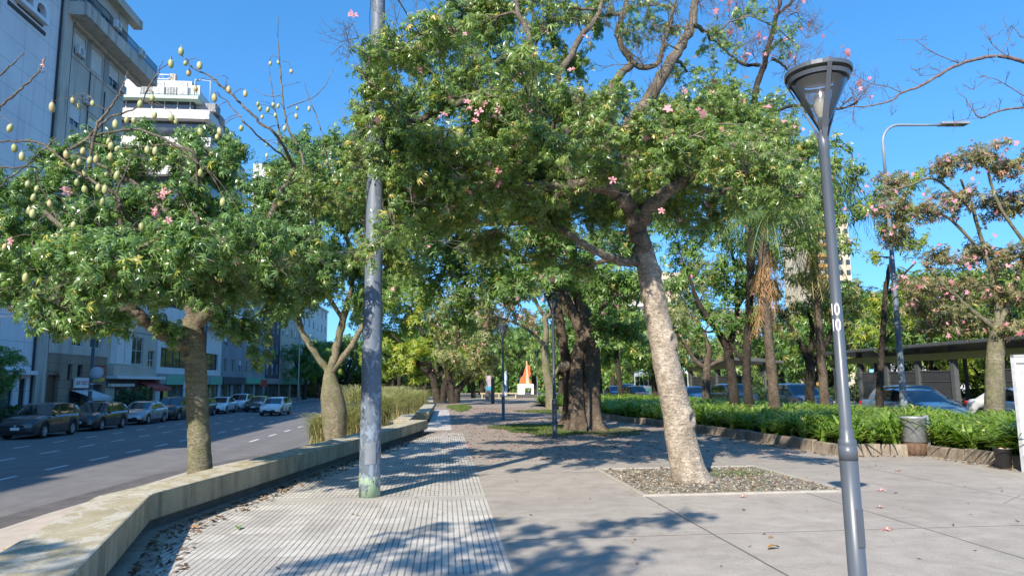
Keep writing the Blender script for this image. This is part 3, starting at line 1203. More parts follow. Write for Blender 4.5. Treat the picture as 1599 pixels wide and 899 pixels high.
class Tubes:
    """many thin tubes gathered in numpy"""

    def __init__(s):
        s.V, s.F, s.n = [], [], 0

    def add(s, pts, rad, k=5):
        pts = np.asarray(pts, float)
        n = len(pts)
        rad = np.full(n, rad) if np.isscalar(rad) else np.asarray(rad, float)
        tg = np.gradient(pts, axis=0)
        tg /= np.linalg.norm(tg, axis=1)[:, None] + 1e-9
        ref = np.array([0., 0, 1]) if abs(tg[0, 2]) < .9 else np.array([1., 0, 0])
        u = np.cross(np.broadcast_to(ref, tg.shape), tg)
        nn = np.linalg.norm(u, axis=1)[:, None]
        u = np.where(nn > 1e-4, u / (nn + 1e-9), np.array([1., 0, 0]))
        w = np.cross(tg, u)
        a = np.arange(k) * 2 * math.pi / k
        V = pts[:, None, :] + rad[:, None, None] * (np.cos(a)[None, :, None] * u[:, None, :] + np.sin(a)[None, :, None] * w[:, None, :])
        i, j = np.meshgrid(np.arange(n - 1), np.arange(k), indexing='ij')
        F = np.stack([i * k + j, i * k + (j + 1) % k, (i + 1) * k + (j + 1) % k, (i + 1) * k + j], -1).reshape(-1, 4) + s.n
        s.V.append(V.reshape(-1, 3)); s.F.append(F); s.n += n * k

    def build(s, name, m, parent=None, org=None):
        V = np.vstack(s.V)
        if org is not None:
            V = V - np.asarray(org)
        return np_mesh(name, V, np.vstack(s.F), m, parent, smooth=True)


def trunk_mesh(line, rads, k=28, seed=0, flare=.0, lobes=0, knots=(), rough=.035, n=60):
    """a rounded trunk with swellings, root flare and branch scars, as numpy verts and quads"""
    rs = np.random.RandomState(seed)
    pts = smooth_line(line, n)
    t_in = np.linspace(0, 1, len(rads))
    s = np.linspace(0, 1, n)
    R = np.interp(s, t_in, rads)
    tg = np.gradient(pts, axis=0); tg /= np.linalg.norm(tg, axis=1)[:, None]
    ref = np.array([0., -1, 0])
    u = ref[None] - tg * (tg @ ref)[:, None]; u /= np.linalg.norm(u, axis=1)[:, None]
    w = np.cross(tg, u)
    a = np.arange(k) * 2 * math.pi / k
    ph = rs.uniform(0, 6.28, 6)
    rr = R[:, None] * (1 + rough * (np.sin(2 * a + ph[0] + 5 * s[:, None]) + .7 * np.sin(3 * a + ph[1] - 8 * s[:, None]) + .5 * np.sin(5 * a + ph[2] + 21 * s[:, None])
                                    + .6 * np.sin(46 * s[:, None] + ph[3] + np.sin(a)) + .4 * np.sin(7 * a + 71 * s[:, None])))
    rr *= 1 + .25 * rough * rs.normal(0, 1, rr.shape)
    if flare:
        fl = np.exp(-s / .05)[:, None] * flare
        rr *= 1 + fl * (1 + (.55 * np.cos(lobes * a + ph[4])[None] if lobes else 0))
    if lobes:
        rr *= 1 + .10 * np.cos(lobes * a + ph[4])[None] * np.exp(-s / .5)[:, None]
    for (ks, ka, kr, kh) in knots:           # along, angle (0 faces the street front), size, height
        L = np.linalg.norm(np.diff(pts, axis=0), axis=1).sum()
        d = np.sqrt(((s[:, None] - ks) * L) ** 2 + (R[:, None] * (((a[None] - ka + math.pi) % (2 * math.pi)) - math.pi)) ** 2) / kr
        rr += kh * np.where(d < 1.6, np.exp(-((d - .75) / .28) ** 2) - .45 * np.exp(-(d / .4) ** 2), 0)
    V = pts[:, None, :] + rr[..., None] * (np.cos(a)[None, :, None] * u[:, None] + np.sin(a)[None, :, None] * w[:, None])
    i, j = np.meshgrid(np.arange(n - 1), np.arange(k), indexing='ij')
    F = np.stack([i * k + j, i * k + (j + 1) % k, (i + 1) * k + (j + 1) % k, (i + 1) * k + j], -1).reshape(-1, 4)
    return V.reshape(-1, 3), F


FL_MESH = {}


def flower_mesh(key=0):
    """five long petals round a cream heart"""
    if key in FL_MESH:
        return FL_MESH[key]
    rs = np.random.RandomState(50 + key)
    b = MB()
    for i in range(5):
        a = i * 2 * math.pi / 5 + rs.uniform(-.2, .2)
        c_, s_ = math.cos(a), math.sin(a)
        L = .085 * rs.uniform(.85, 1.15)
        cur = rs.uniform(-.4, .5)
        prof = [(0.006, .006, 0), (.4 * L, .016, .022), (.75 * L, .020, .028 + cur * .01), (L, .007, .02 - .03 * cur)]
        V = []
        for r, hw, z in prof:
            V += [(r * c_ - hw * s_, r * s_ + hw * c_, z), (r * c_ + hw * s_, r * s_ - hw * c_, z)]
        b.add(V, [(0, 1, 3, 2), (2, 3, 5, 4), (4, 5, 7, 6)], 0, True)
    b.lathe([(0, .0), (.012, .004), (.009, .03), (.004, .055), (0, .057)], k=7, m=1, cap=False)
    me_o = b.build('flower', [M_PINK, M_CREAM])
    me = me_o.data
    bpy.data.objects.remove(me_o)
    FL_MESH[key] = me
    return me


def add_flowers(root, org, pts, rs, smin=.7, smax=1.05):
    for p in pts:
        o = bpy.data.objects.new('flower', flower_mesh(rs.randint(0, 4)))
        C.objects.link(o)
        o.parent = root
        o.location = tuple(np.asarray(p) - org)
        o.rotation_euler = (rs.uniform(.6, 1.7), rs.uniform(-.4, .4), rs.uniform(-1.2, 1.2))
        s = rs.uniform(smin, smax)
        o.scale = (s, s, s)


T_NEAR = [leaf_template(7, .125, .0150, .9), leaf_template(6, .118, .0165, 1.35), leaf_template(5, .135, .0145, .6), leaf_template(4, .10, .0150, 1.0), leaf_template(7, .105, .0160, 1.6)]
T_NEAR5 = [leaf_template(6, .122, .0165, .8), leaf_template(5, .125, .0180, 1.3), leaf_template(4, .115, .0175, .6)]


def grow(name, label, base, trunks, limbs, clumps, leafmat, barkmat, seed=1, leaf=T_NEAR, twigs=26, per=9, lsize=1.0,
         tw_r=.010, group=None, cat='tree', bare=(), flowers=(), blossom=0, trunk_kw=None, hollow=1.6, parts_extra=None, twigmat=None, limbmat=None, droop=.35, stray=None):
    """trunks: [(line, radii)], limbs: [(line, r0, r1)], clumps: [(centre, radii, density)] all in world space"""
    rs = np.random.RandomState(seed)
    org = np.asarray(base, float)
    root = thing(name, label, cat, org, 0, group)
    TV, TF, off = [], [], 0
    kw = dict(seed=seed); kw.update(trunk_kw or {})
    for li, (line, rads) in enumerate(trunks):
        V, F = trunk_mesh(line, rads, **kw)
        TV.append(V - org); TF.append(F + off); off += len(V)
    lim = Tubes()
    nodes, nrad = [], []
    for line, rads in trunks:
        q = smooth_line(line, 24)
        m = max(1, int(.55 * 24))
        rr = np.interp(np.linspace(0, 1, 24), np.linspace(0, 1, len(rads)), rads)
        nodes += list(q[m:]); nrad += list(rr[m:])
    for line, r0, r1 in limbs:
        n = max(8, 5 * len(line))
        q = smooth_line(line, n)
        wob = rs.normal(0, 1, (n, 3)) * r0 * .12
        q = q + wob
        r = np.linspace(1, 0, n) ** .8 * (r0 - r1) + r1
        r = r * (1 + .08 * np.sin(np.arange(n) * 1.9 + seed))
        lim.add(q, r, 12)
        nodes += list(q[2:]); nrad += list(r[2:])
    nodes = np.array(nodes); nrad = np.array(nrad)
    tw = Tubes()
    Lp, Ln = [], []
    tips = []
    cl_nodes = nodes.copy(); cl_rad = nrad.copy()
    for (c, rad, dens) in clumps:
        c = np.asarray(c, float); rad = np.asarray(rad, float)
        d = cl_nodes - c
        cost = np.linalg.norm(d, axis=1) + .7 * np.maximum(0, d[:, 2]) - .0 * cl_rad
        i = int(np.argmin(cost))
        a, ra = cl_nodes[i], cl_rad[i]
        dist = np.linalg.norm(c - a)
        mid = (a + c) / 2 + np.array([0, 0, .12 * dist]) + rs.normal(0, .08, 3) * dist
        q = curve3(a, mid, c + (c - a) * .15, 8)
        q[1:] += rs.normal(0, .018, (7, 3)) * max(.5, dist)
        r0 = min(ra * .75, .016 + .020 * dist + .02)
        rr = np.linspace(r0, tw_r * 1.2, 8)
        lim.add(q, rr, 7)
        cl_nodes = np.vstack([cl_nodes, q[3:6]]); cl_rad = np.concatenate([cl_rad, rr[3:6]])
        nt = int(twigs * dens * (rad[0] * rad[1] * rad[2]) ** (2 / 3) / .5)
        for k in range(max(3, nt)):
            dv = rs.normal(0, 1, 3); dv /= np.linalg.norm(dv)
            e = c + dv * rad * rs.uniform(.25, 1.0) ** (1 / hollow)
            st = q[rs.randint(3, 8)]
            ml = (st + e) / 2 + rs.normal(0, .10, 3) * np.linalg.norm(e - st) + np.array([0, 0, .10 * np.linalg.norm(e - st)])
            tq = curve3(st, ml, e, 6)
            tq[1:-1] += rs.normal(0, .012, (4, 3))
            tw.add(tq, np.linspace(tw_r * rs.uniform(.7, 1.2), tw_r * .35, 6), 3)
            nl = rs.poisson(per)
            if nl:
                tt = rs.uniform(.35, 1.0, nl)
                idx = tt * 5
                i0 = np.minimum(idx.astype(int), 4)
                fr = (idx - i0)[:, None]
                pp = tq[i0] * (1 - fr) + tq[i0 + 1] * fr
                outv = rs.normal(0, 1, (nl, 3))
                pp = pp + outv * .075 * lsize
                nr = outv * np.array([.55, .55, .25]) + (pp - c) * .25 + np.array([0, 0, .9 - droop]) + np.array([SUN_TO[0], SUN_TO[1], .7]) * .25 + rs.normal(0, .35, (nl, 3))
                Lp.append(pp); Ln.append(nr)
            tips.append(tq[-1])
    tw_extra = []
    for line, r0, r1 in bare:                 # leafless shoots
        n = max(6, 5 * len(line))
        q = smooth_line(line, n)
        lim.add(q + rs.normal(0, .008, (n, 3)), np.linspace(r0, r1, n), 6)
    np_mesh('trunk', np.vstack(TV), np.vstack(TF), barkmat, root, smooth=True)
    if lim.n:
        lim.build('limbs', limbmat or barkmat, root, org)
    if tw.n:
        tw.build('twigs', twigmat or B_TWIG, root, org)
    if Lp:
        Lp = np.vstack(Lp); Ln = np.vstack(Ln)
        n = len(Lp)
        which = rs.randint(0, len(leaf), n)
        Vs, Fs, o_ = [], [], 0
        for w_, (T0, F0) in enumerate(leaf):
            s_ = which == w_
            m_ = int(s_.sum())
            if not m_:
                continue
            V, F = place_many(T0 * lsize, F0, Lp[s_] - org, Ln[s_], rs.uniform(.5, 1.25, m_), rs.uniform(0, 6.28, m_), rs)
            Vs.append(V); Fs.append(F + o_); o_ += len(V)
        np_mesh('crown', np.vstack(Vs), np.vstack(Fs), leafmat, root)
    if len(flowers):
        add_flowers(root, org, flowers, rs)
    if blossom and tips:
        tp = np.array(tips)
        n = min(blossom, len(tp) * 3)
        q = tp[rs.randint(0, len(tp), n)] + rs.normal(0, .12, (n, 3))
        T = leaf_template(5, .085, .022, .2)
        V, F = place_many(T[0], T[1], q - org, rs.normal(0, 1, (n, 3)) + np.array([0, -.8, .3]), rs.uniform(.8, 1.4, n), rs.uniform(0, 6.28, n), rs)
        o = np_mesh('blossom', V, F, M_PINK, root)
        o['kind'] = 'stuff'
    return root, tips


def clumps_px(lst, Y, rs, spread=0.0, dens=1.0, depth=1.0):
    """(px, py, rx, ry[, dY]) ellipses of the crown, set at depth Y with a depth of their own"""
    out = []
    for q in lst:
        px, py, rx, ry = q[:4]
        y = Y + (q[4] if len(q) > 4 else 0) + rs.uniform(-spread, spread)
        c = P(px, py, y)
        s = y / FPX
        out.append((c, (rx * s, max(rx, ry) * s * depth, ry * s), dens))
    return out


def back_fill(center, radii, n, rs, size, dens=1.0, ymin=None):
    """clumps filling the far and near sides of a crown"""
    out = []
    for k in range(n):
        d = rs.normal(0, 1, 3); d /= np.linalg.norm(d)
        c = np.asarray(center) + d * np.asarray(radii) * rs.uniform(.45, 1) ** .5
        out.append((c, np.array([1, 1, .75]) * size * rs.uniform(.75, 1.2), dens))
    return out

# ================================================================== THE TREES
def L(pts, Y):
    """a line of (px, py[, dY]) set at depth Y"""
    return [P(q[0], q[1], Y + (q[2] if len(q) > 2 else 0)) for q in pts]


def fl(pts, Y, rs, sp=.4):
    return [P(x, y, Y + rs.uniform(-sp, sp)) for x, y in pts]


rs = np.random.RandomState(11)

def shade_clumps(lst, r=.6, dens=1.0):
    """crown clumps placed towards the sun from given spots on the paving: (px, py, height)"""
    out = []
    for (x, y, h) in lst:
        g = G(x, y)
        k_ = h / math.tan(SUN_EL)
        out.append((g + np.array([SUN_TO[0] * k_, SUN_TO[1] * k_, h]), np.array([r, r, r * .7]), dens))
    return out


# ---- A: fruiting tree behind the bench, left
YA = 12.2
bA = P(312, 770, YA)
bA = np.array([bA[0], YA, -.56])
cl = clumps_px([
    (-60, 330, 60, 60, .5), (10, 300, 60, 40, .6), (-20, 400, 60, 50, -.4), (60, 300, 60, 42, 1.0), (20, 345, 55, 45, -.6), (90, 350, 60, 45, .2), (130, 285, 60, 40, 1.2), (150, 340, 60, 45, -.9),
    (205, 262, 60, 42, 1.2), (215, 320, 60, 45, -1.2), (275, 245, 58, 40, 1.0), (285, 310, 62, 48, -1.0), (340, 270, 58, 45, .8), (360, 330, 58, 48, -.8), (410, 300, 50, 45, .6),
    (40, 400, 60, 48, -1.0), (115, 410, 64, 46, -1.6), (190, 395, 64, 46, -1.8), (265, 385, 62, 46, -1.8), (335, 395, 58, 48, -1.4), (400, 380, 50, 48, -.6),
    (20, 455, 56, 40, -.8), (90, 470, 60, 40, -1.5), (165, 460, 62, 40, -2.0), (240, 455, 60, 40, -1.6), (310, 450, 56, 42, -1.2), (375, 440, 50, 45, -.8), (425, 420, 45, 48, .2),
    (70, 510, 42, 22, -1.3), (120, 512, 48, 24, -1.6), (175, 505, 45, 26, -1.6), (265, 515, 38, 26, -.6), (350, 510, 40, 34, -.4), (390, 520, 40, 40, .2), (405, 560, 24, 24, .3),
    (90, 250, 45, 30, 1.2), (160, 225, 45, 24, 1.4), (230, 215, 45, 24, 1.5), (310, 215, 40, 26, 1.4), (365, 240, 40, 34, 1.3), (440, 330, 40, 40, .4), (445, 470, 38, 34, .4)], YA, rs, .3, 1.0, 1.25)
cl += clumps_px([(40, 380, 75, 55, 2.4), (140, 360, 80, 60, 2.6), (240, 340, 80, 60, 2.8), (340, 350, 80, 60, 2.6), (120, 450, 80, 50, 2.2), (230, 440, 80, 50, 2.4), (330, 450, 75, 50, 2.0), (400, 430, 60, 50, 2.0)], YA, rs, .4, .8, 1.2)
cl += shade_clumps([(600, 720, 3.5), (560, 735, 3.4), (640, 735, 3.6), (500, 745, 3.4), (680, 720, 3.7), (730, 730, 3.7), (700, 745, 3.5), (650, 705, 3.7), (720, 710, 3.8), (540, 755, 3.2), (620, 750, 3.4), (590, 700, 3.6), (690, 695, 3.8)], .68, 1.3)
FRUIT1 = [(1130, 322), (1066, 398), (1157, 395), (1178, 455), (1245, 410), (1427, 560), (1530, 585), (1220, 553), (1338, 612), (950, 610), (874, 650), (578, 645), (455, 628), (490, 660), (325, 670), (62, 800), (720, 775),
          (835, 752), (790, 750), (1070, 735), (1097, 758), (965, 720), (1505, 800), (1370, 820), (1355, 855), (1250, 825), (680, 880)]
FRUIT2 = [(310, 125), (345, 180), (397, 208), (370, 160), (388, 107), (421, 152), (450, 147), (498, 212), (548, 222), (518, 135), (520, 85), (547, 100), (508, 65), (360, 255), (397, 288), (460, 280), (492, 288), (480, 345),
          (130, 262), (173, 285), (157, 325), (233, 355), (137, 387), (153, 400), (345, 455), (270, 500), (300, 510), (22, 555), (120, 700), (663, 462), (658, 590), (620, 738), (608, 768), (700, 760), (690, 103), (727, 108),
          (1043, 347), (1128, 430), (938, 210), (103, 133), (68, 95)]
FRUIT3 = [(66, 298), (104, 293), (164, 335), (192, 507), (248, 510), (103, 497), (80, 490), (55, 514), (18, 508), (90, 540), (28, 548), (188, 545), (133, 602), (50, 675), (50, 728), (328, 762), (8, 488)]
frA = [(x / 3.995, y / 3.995) for x, y in FRUIT1] + [(x / 2.9975, 200 + y / 2.9975) for x, y in FRUIT2]
frB = [(400 + x / 2.9975, y / 2.9975) for x, y in FRUIT3]
YF = 10.2
bareA = [
    (L([(-40, 215), (0, 220), (60, 224), (107, 257), (133, 277), (180, 303), (190, 325), (215, 360, .8)], YF), 0.0084, 0.0350),
    (L([(310, 330, .8), (307, 247), (273, 226), (213, 203), (150, 212), (100, 235)], YF), 0.0300, 0.0084),
    (L([(310, 255), (267, 227), (190, 232), (130, 220)], YF), 0.0180, 0.0070),
    (L([(185, 330), (183, 300), (200, 260), (208, 236)], YF), 0.0210, 0.0084),
    (L([(-40, 150), (0, 118), (20, 100), (38, 83)], YF), 0.0180, 0.0056),
    (L([(-20, 200), (0, 168), (32, 140), (55, 118), (65, 104), (72, 90)], YF), 0.0210, 0.0056),
    (L([(60, 112), (70, 113)], YF), 0.0060, 0.0042),
    (L([(140, 260), (150, 200), (170, 172), (185, 150), (193, 130), (200, 112)], YF), 0.0240, 0.0056),
    (L([(110, 235), (150, 203), (172, 183), (213, 168), (240, 125), (252, 108), (268, 94)], YF), 0.0180, 0.0049),
    (L([(240, 125), (246, 112), (256, 95)], YF), 0.0072, 0.0042),
    (L([(460, 260, .6), (430, 210), (400, 186), (370, 155), (350, 138), (333, 122), (310, 112), (294, 99), (283, 84)], YF), 0.0240, 0.0056),
    (L([(450, 250, .6), (390, 200), (360, 165), (330, 142)], YF), 0.0150, 0.0049),
    (L([(350, 138), (355, 122), (340, 118)], YF), 0.0060, 0.0035),
    (L([(360, 150), (330, 125), (305, 126)], YF), 0.0060, 0.0035),
    (L([(170, 173), (140, 160), (140, 148)], YF), 0.0072, 0.0042),
    (L([(-20, 260), (20, 262), (55, 262), (60, 285), (75, 310), (80, 330)], YF), 0.0120, 0.0084),
    (L([(0, 290), (30, 268), (60, 240), (90, 215)], YF), 0.0120, 0.0070),
    (L([(60, 400, -.2), (50, 370), (60, 345), (85, 330)], YF), 0.0096, 0.0070),
    (L([(185, 362), (180, 370), (195, 376), (193, 400), (195, 415)], YF - .3), 0.0108, 0.0056),
    (L([(180, 370), (200, 355), (222, 362)], YF - .3), 0.0072, 0.0042),
    (L([(205, 420), (225, 432), (243, 442)], YF - .3), 0.0072, 0.0042)]
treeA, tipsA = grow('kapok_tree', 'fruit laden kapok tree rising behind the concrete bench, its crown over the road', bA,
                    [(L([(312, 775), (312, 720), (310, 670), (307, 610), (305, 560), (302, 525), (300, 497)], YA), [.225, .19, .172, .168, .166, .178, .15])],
                    [(L([(301, 530), (282, 535, -.1), (245, 515, -.3), (215, 490, -.5), (180, 440, -.8), (130, 380, -1.0), (70, 330, -.6)], YA), .13, .03),
                     (L([(215, 490, -.5), (150, 470, -.8), (80, 440, -.8), (10, 400, -.5)], YA), .08, .025),
                     (L([(300, 505), (310, 450, .1), (330, 380, .2), (325, 320, .4), (300, 260, .6)], YA), .15, .03),
                     (L([(303, 510), (345, 460, -.3), (380, 400, -.4), (420, 340, -.2), (460, 260, 0)], YA), .11, .03),
                     (L([(330, 380, .2), (260, 330, .8), (200, 280, 1.2), (140, 250, 1.2)], YA), .08, .025),
                     (L([(310, 450, .1), (230, 420, 1.5), (150, 390, 2.2), (60, 370, 2.2)], YA), .08, .025),
                     (L([(180, 440, -.8), (190, 390, -1.6), (188, 340, -1.8)], YA), .06, .03),
                     (L([(345, 460, -.3), (310, 400, -1.4), (310, 340, -1.6)], YA), .06, .03)],
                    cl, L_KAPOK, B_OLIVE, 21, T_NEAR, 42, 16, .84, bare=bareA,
                    flowers=fl([(256, 300), (250, 308), (262, 303), (245, 330), (240, 333), (263, 345), (250, 358), (290, 437), (105, 300), (18, 377), (70, 102), (370, 408), (140, 440), (100, 298)], 9.6, rs, .1),
                    limbmat=B_LIMB, trunk_kw=dict(rough=.02, knots=[(.72, -.5, .16, .045), (.3, .8, .12, .02)], n=70, k=32), droop=.45)

# fruits
M_FRUIT = NT('fruit_green')
v_ = M_FRUIT.n('ObjectInfo').outputs['Random']
M_FRUIT.base(M_FRUIT.ramp(v_, [(0, (.30, .33, .12)), (.6, (.42, .41, .18)), (1, (.45, .36, .17))]))
M_FRUIT.p(rough=.4)
fm = MB()
fm.lathe([(.0, -.062), (.014, -.060), (.030, -.047), (.040, -.022), (.042, .0), (.038, .026), (.026, .048), (.011, .059), (.0032, .062), (.003, .085), (.0, .085)], k=14, cap=False)
fo = fm.build('fruit', M_FRUIT.m)
fmesh = fo.data
bpy.data.objects.remove(fo)


def hang_fruit(root, org, pts, Y, rs, bare=(), sc=1.0):
    """every fruit a part of its own, hung by a bent stalk from the nearest shoot"""
    nodes = np.vstack([smooth_line(l, 40) for l, a, b in bare])
    T = Tubes()
    for (x, y) in pts:
        o = bpy.data.objects.new('fruit', fmesh)
        C.objects.link(o)
        o.parent = root
        o.location = tuple(P(x, y, Y + rs.uniform(-.25, .1)) - org)
        s = rs.uniform(.68, 1.0)
        o.scale = (s, s, s * rs.uniform(.95, 1.2))
        o.rotation_euler = (rs.uniform(-.22, .22), rs.uniform(-.22, .22), rs.uniform(0, 6))
        tip = np.array(o.location) + org + np.array([0, 0, .08 * s * sc])
        d = np.linalg.norm(nodes - tip, axis=1) + 1.2 * np.maximum(0, tip[2] - nodes[:, 2])
        a = nodes[int(np.argmin(d))]
        if np.linalg.norm(a - tip) < 1.3 * sc:
            T = Tubes()
            T.add(curve3(a, (a + tip) / 2 + np.array([0, 0, .06 + .12 * np.linalg.norm(a - tip)]), tip, 7), np.linspace(.006, .0035, 7) * sc, 5)
            T.build('fruit_stalk', B_LIMB, root, org)


hang_fruit(treeA, bA, frA, YF - .05, rs, bareA)

# ---- B: bottle trunk tree in the pampas grass
YB = 27.6
bB = np.array([P(522, 697, YB)[0], YB, -.55])
cl = clumps_px([(470, 470, 40, 34), (440, 420, 40, 40), (500, 400, 42, 40, -.8), (545, 420, 40, 40), (590, 440, 38, 36), (470, 350, 45, 42), (530, 340, 48, 42, -1), (585, 350, 45, 40), (440, 290, 42, 36), (495, 280, 46, 38, -.6),
                (550, 280, 44, 38), (420, 350, 40, 40), (480, 225, 40, 28), (530, 235, 40, 28), (570, 240, 36, 30), (610, 400, 40, 40), (560, 480, 30, 24), (430, 490, 34, 26), (610, 300, 35, 40)], YB, rs, .8, 1.15, 1.6)
cl += clumps_px([(560, 330, 50, 50, -3), (520, 400, 46, 44, -3), (600, 370, 40, 44, -2), (460, 300, 46, 40, -3), (430, 380, 40, 44, -2), (570, 460, 34, 30, -2), (620, 250, 30, 34, 0), (500, 450, 40, 30, -3), (590, 300, 40, 40, -3), (480, 265, 44, 34, -3), (430, 265, 36, 30, -3), (525, 225, 36, 26, -2), (575, 215, 30, 24, -2), (455, 225, 30, 22, -2), (530, 290, 44, 36, -4), (480, 330, 44, 40, -4), (610, 340, 30, 40, -2), (620, 450, 26, 40, -2)], YB, rs, .5, 1.0, 1.4)
YBf = 22
bareB = [(L([(500, 380, 4), (485, 300), (470, 240), (450, 200), (442, 160), (438, 110), (434, 60), (435, 28)], YBf), 0.0585, 0.0096),
         (L([(480, 300, 2), (447, 240), (432, 185), (425, 140), (420, 105)], YBf), 0.0390, 0.0096),
         (L([(448, 168), (470, 160), (495, 148), (510, 130), (520, 108)], YBf), 0.0195, 0.0080),
         (L([(440, 150), (415, 150), (395, 138)], YBf), 0.0130, 0.0080),
         (L([(440, 95), (450, 98), (455, 108)], YBf), 0.0091, 0.0064), (L([(436, 90), (425, 88), (421, 95)], YBf), 0.0091, 0.0064),
         (L([(440, 135), (470, 128)], YBf), 0.0091, 0.0064),
         (L([(520, 300, 3), (508, 235), (500, 200), (488, 165), (478, 140), (476, 128)], YBf), 0.0260, 0.0080),
         (L([(470, 240), (440, 228), (420, 220), (400, 218)], YBf), 0.0195, 0.0096),
         (L([(432, 195), (415, 200), (400, 190)], YBf), 0.0130, 0.0080)]
treeB, _ = grow('bottle_tree', 'swollen bottle trunk tree standing in pampas grass behind the mast', bB,
                [(L([(523, 700), (523, 672), (522, 645), (518, 615), (515, 592), (515, 574)], YB), [.36, .44, .475, .40, .26, .16])],
                [(L([(515, 582), (495, 555), (473, 520), (464, 485), (455, 440), (445, 380), (440, 320)], YB), .13, .04),
                 (L([(516, 580), (524, 548), (536, 500), (547, 460), (548, 400), (530, 340), (500, 290)], YB), .17, .05),
                 (L([(517, 580), (545, 545), (562, 515), (585, 480), (600, 430), (600, 360)], YB), .13, .04),
                 (L([(536, 500), (505, 450), (485, 400), (480, 340)], YB), .09, .04)],
                cl, L_KAPOK, B_OLIVE, 33, T_NEAR5, 12, 14, 1.45, tw_r=.014, bare=bareB,
                flowers=fl([(553, 25), (557, 282), (552, 284), (562, 284)], 16, rs, .1)[1:], trunk_kw=dict(rough=.015, n=50, k=32), droop=.4)
hang_fruit(treeB, bB, frB, YBf - .4, rs, bareB, 1.5)
for o in treeB.children:
    if o.name.startswith('fruit') and not o.name.startswith('fruit_stalk'):
        o.scale = tuple(1.5 * q for q in o.scale)

# ---- C: the leaning tree in the gravel bed
YC = 12.5
bC = np.array([G(1081, 750)[0], 12.4, 0])
front = [
    (585, 120, 48, 60, -2.2), (600, 200, 52, 55, -1.2), (575, 280, 40, 50, -.6), (560, 180, 30, 45, -1.0), (625, 290, 52, 50, -1.6), (600, 340, 45, 45, -.4), (650, 350, 50, 40, -1.2), (560, 400, 28, 35, 0), (600, 410, 40, 40, .2), (640, 420, 35, 30, .6),
    (655, 90, 52, 50, -.6), (690, 150, 56, 48, -1.4), (645, 150, 50, 50, .5), (700, 215, 60, 45, -1.8), (650, 230, 52, 48, -1.8), (750, 60, 60, 55, .4), (740, 110, 55, 45, -.8), (720, 20, 50, 40, 1.0),
    (770, 150, 50, 40, -1.8), (790, 20, 60, 45, .6), (720, 290, 60, 42, -1.6), (770, 240, 60, 40, -2.0), (690, 310, 55, 42, .3), (800, 100, 50, 45, .8), (850, 40, 60, 42, 0), (840, 150, 60, 45, -1.0), (830, 220, 60, 42, -2.2),
    (890, 100, 50, 45, .6), (900, 165, 60, 45, -1.6), (880, 240, 60, 42, -2.3), (940, 215, 60, 45, -2.2), (930, 30, 40, 40, .8), (960, 150, 40, 40, .6), (1000, 200, 60, 46, -1.6), (950, 270, 56, 36, -1.4), (1040, 170, 46, 36, .4),
    (1060, 235, 60, 40, -1.8), (1020, 260, 50, 34, -2.0), (1110, 190, 50, 36, .4), (1110, 260, 56, 40, -1.2), (1160, 230, 50, 38, .2), (1160, 300, 52, 38, -.8), (1205, 250, 44, 36, .6), (1210, 320, 48, 36, 0), (1260, 280, 44, 36, .6), (1265, 220, 36, 30, .8),
    (820, 330, 50, 30, -.6), (870, 350, 50, 32, 0), (780, 330, 46, 30, .4), (930, 340, 46, 30, .8), (1060, 330, 46, 30, .8), (1110, 340, 50, 32, .4), (1300, 260, 34, 30, 1.0), (1300, 310, 30, 26, 1.0), (900, 420, 40, 26, .8), (850, 400, 40, 26, 1.0)]
cl = clumps_px(front, YC, rs, .3, 1.0, 1.2)
cl += clumps_px([(650, 200, 75, 70, 2.2), (760, 160, 80, 65, 2.6), (870, 180, 85, 65, 2.8), (980, 220, 85, 60, 2.8), (1090, 250, 80, 55, 2.4), (1180, 280, 75, 50, 2.2), (720, 300, 75, 50, 2.4), (830, 290, 80, 50, 3.0), (930, 290, 75, 50, 3.0)], YC, rs, .5, .55, 1.2)
cl += clumps_px([(590, 80, 34, 30, -2.6), (585, 140, 44, 36, -2.7), (592, 200, 44, 36, -2.6), (585, 250, 38, 30, -2.6), (600, 370, 36, 34, -2.4), (575, 400, 26, 26, -2.4), (610, 320, 30, 28, -2.4), (760, 10, 60, 40, .6), (830, -20, 60, 40, .6), (690, 60, 44, 34, .4), (880, 10, 50, 36, .4), (720, 130, 60, 44, .8), (800, 180, 60, 44, 1.0), (1060, 200, 50, 36, .8), (1130, 150, 40, 28, .8), (980, 330, 50, 30, .9), (760, 380, 60, 36, 1.2), (700, 350, 50, 36, 1.0)], YC, rs, .1, 1.0, 1.1)
cl += back_fill((2.2, 14.2, 6.2), (5.2, 3.0, 1.3), 26, rs, 1.0, .5)
cl += back_fill((0.5, 11.6, 5.2), (1.5, .8, .9), 12, rs, .7, .8) + back_fill((3.2, 13.0, 5.6), (2.6, 1.0, .9), 14, rs, .75, .8)
cl += shade_clumps([(820, 690, 5.6), (780, 690, 5.4), (880, 700, 5.5), (760, 705, 5.0), (840, 705, 5.3), (930, 700, 5.7), (950, 715, 6), (1000, 718, 6), (1050, 712, 6), (1110, 702, 6), (1180, 700, 5.8), (1220, 705, 5.4), (1140, 690, 5.8), (1080, 690, 5.8), (1000, 700, 5.8), (900, 685, 5.5), (960, 690, 5.8), (1240, 715, 4.8), (1280, 720, 4.4), (910, 725, 6.4), (860, 690, 5.4), (820, 672, 5.4), (900, 665, 5.4), (1020, 685, 5.6)], .72, .8)
cl += clumps_px([(980, 50, 55, 40, .5), (1050, 50, 55, 40, .5), (1120, 70, 55, 45, .6), (1010, 10, 60, 36, .5), (1140, 120, 50, 34, .4), (1070, 110, 50, 34, .5), (930, 0, 50, 40, .3), (1170, 30, 50, 40, .8), (1230, 60, 44, 36, 1.0)], YC, rs, .3, .32, 1.2)
bareC = []
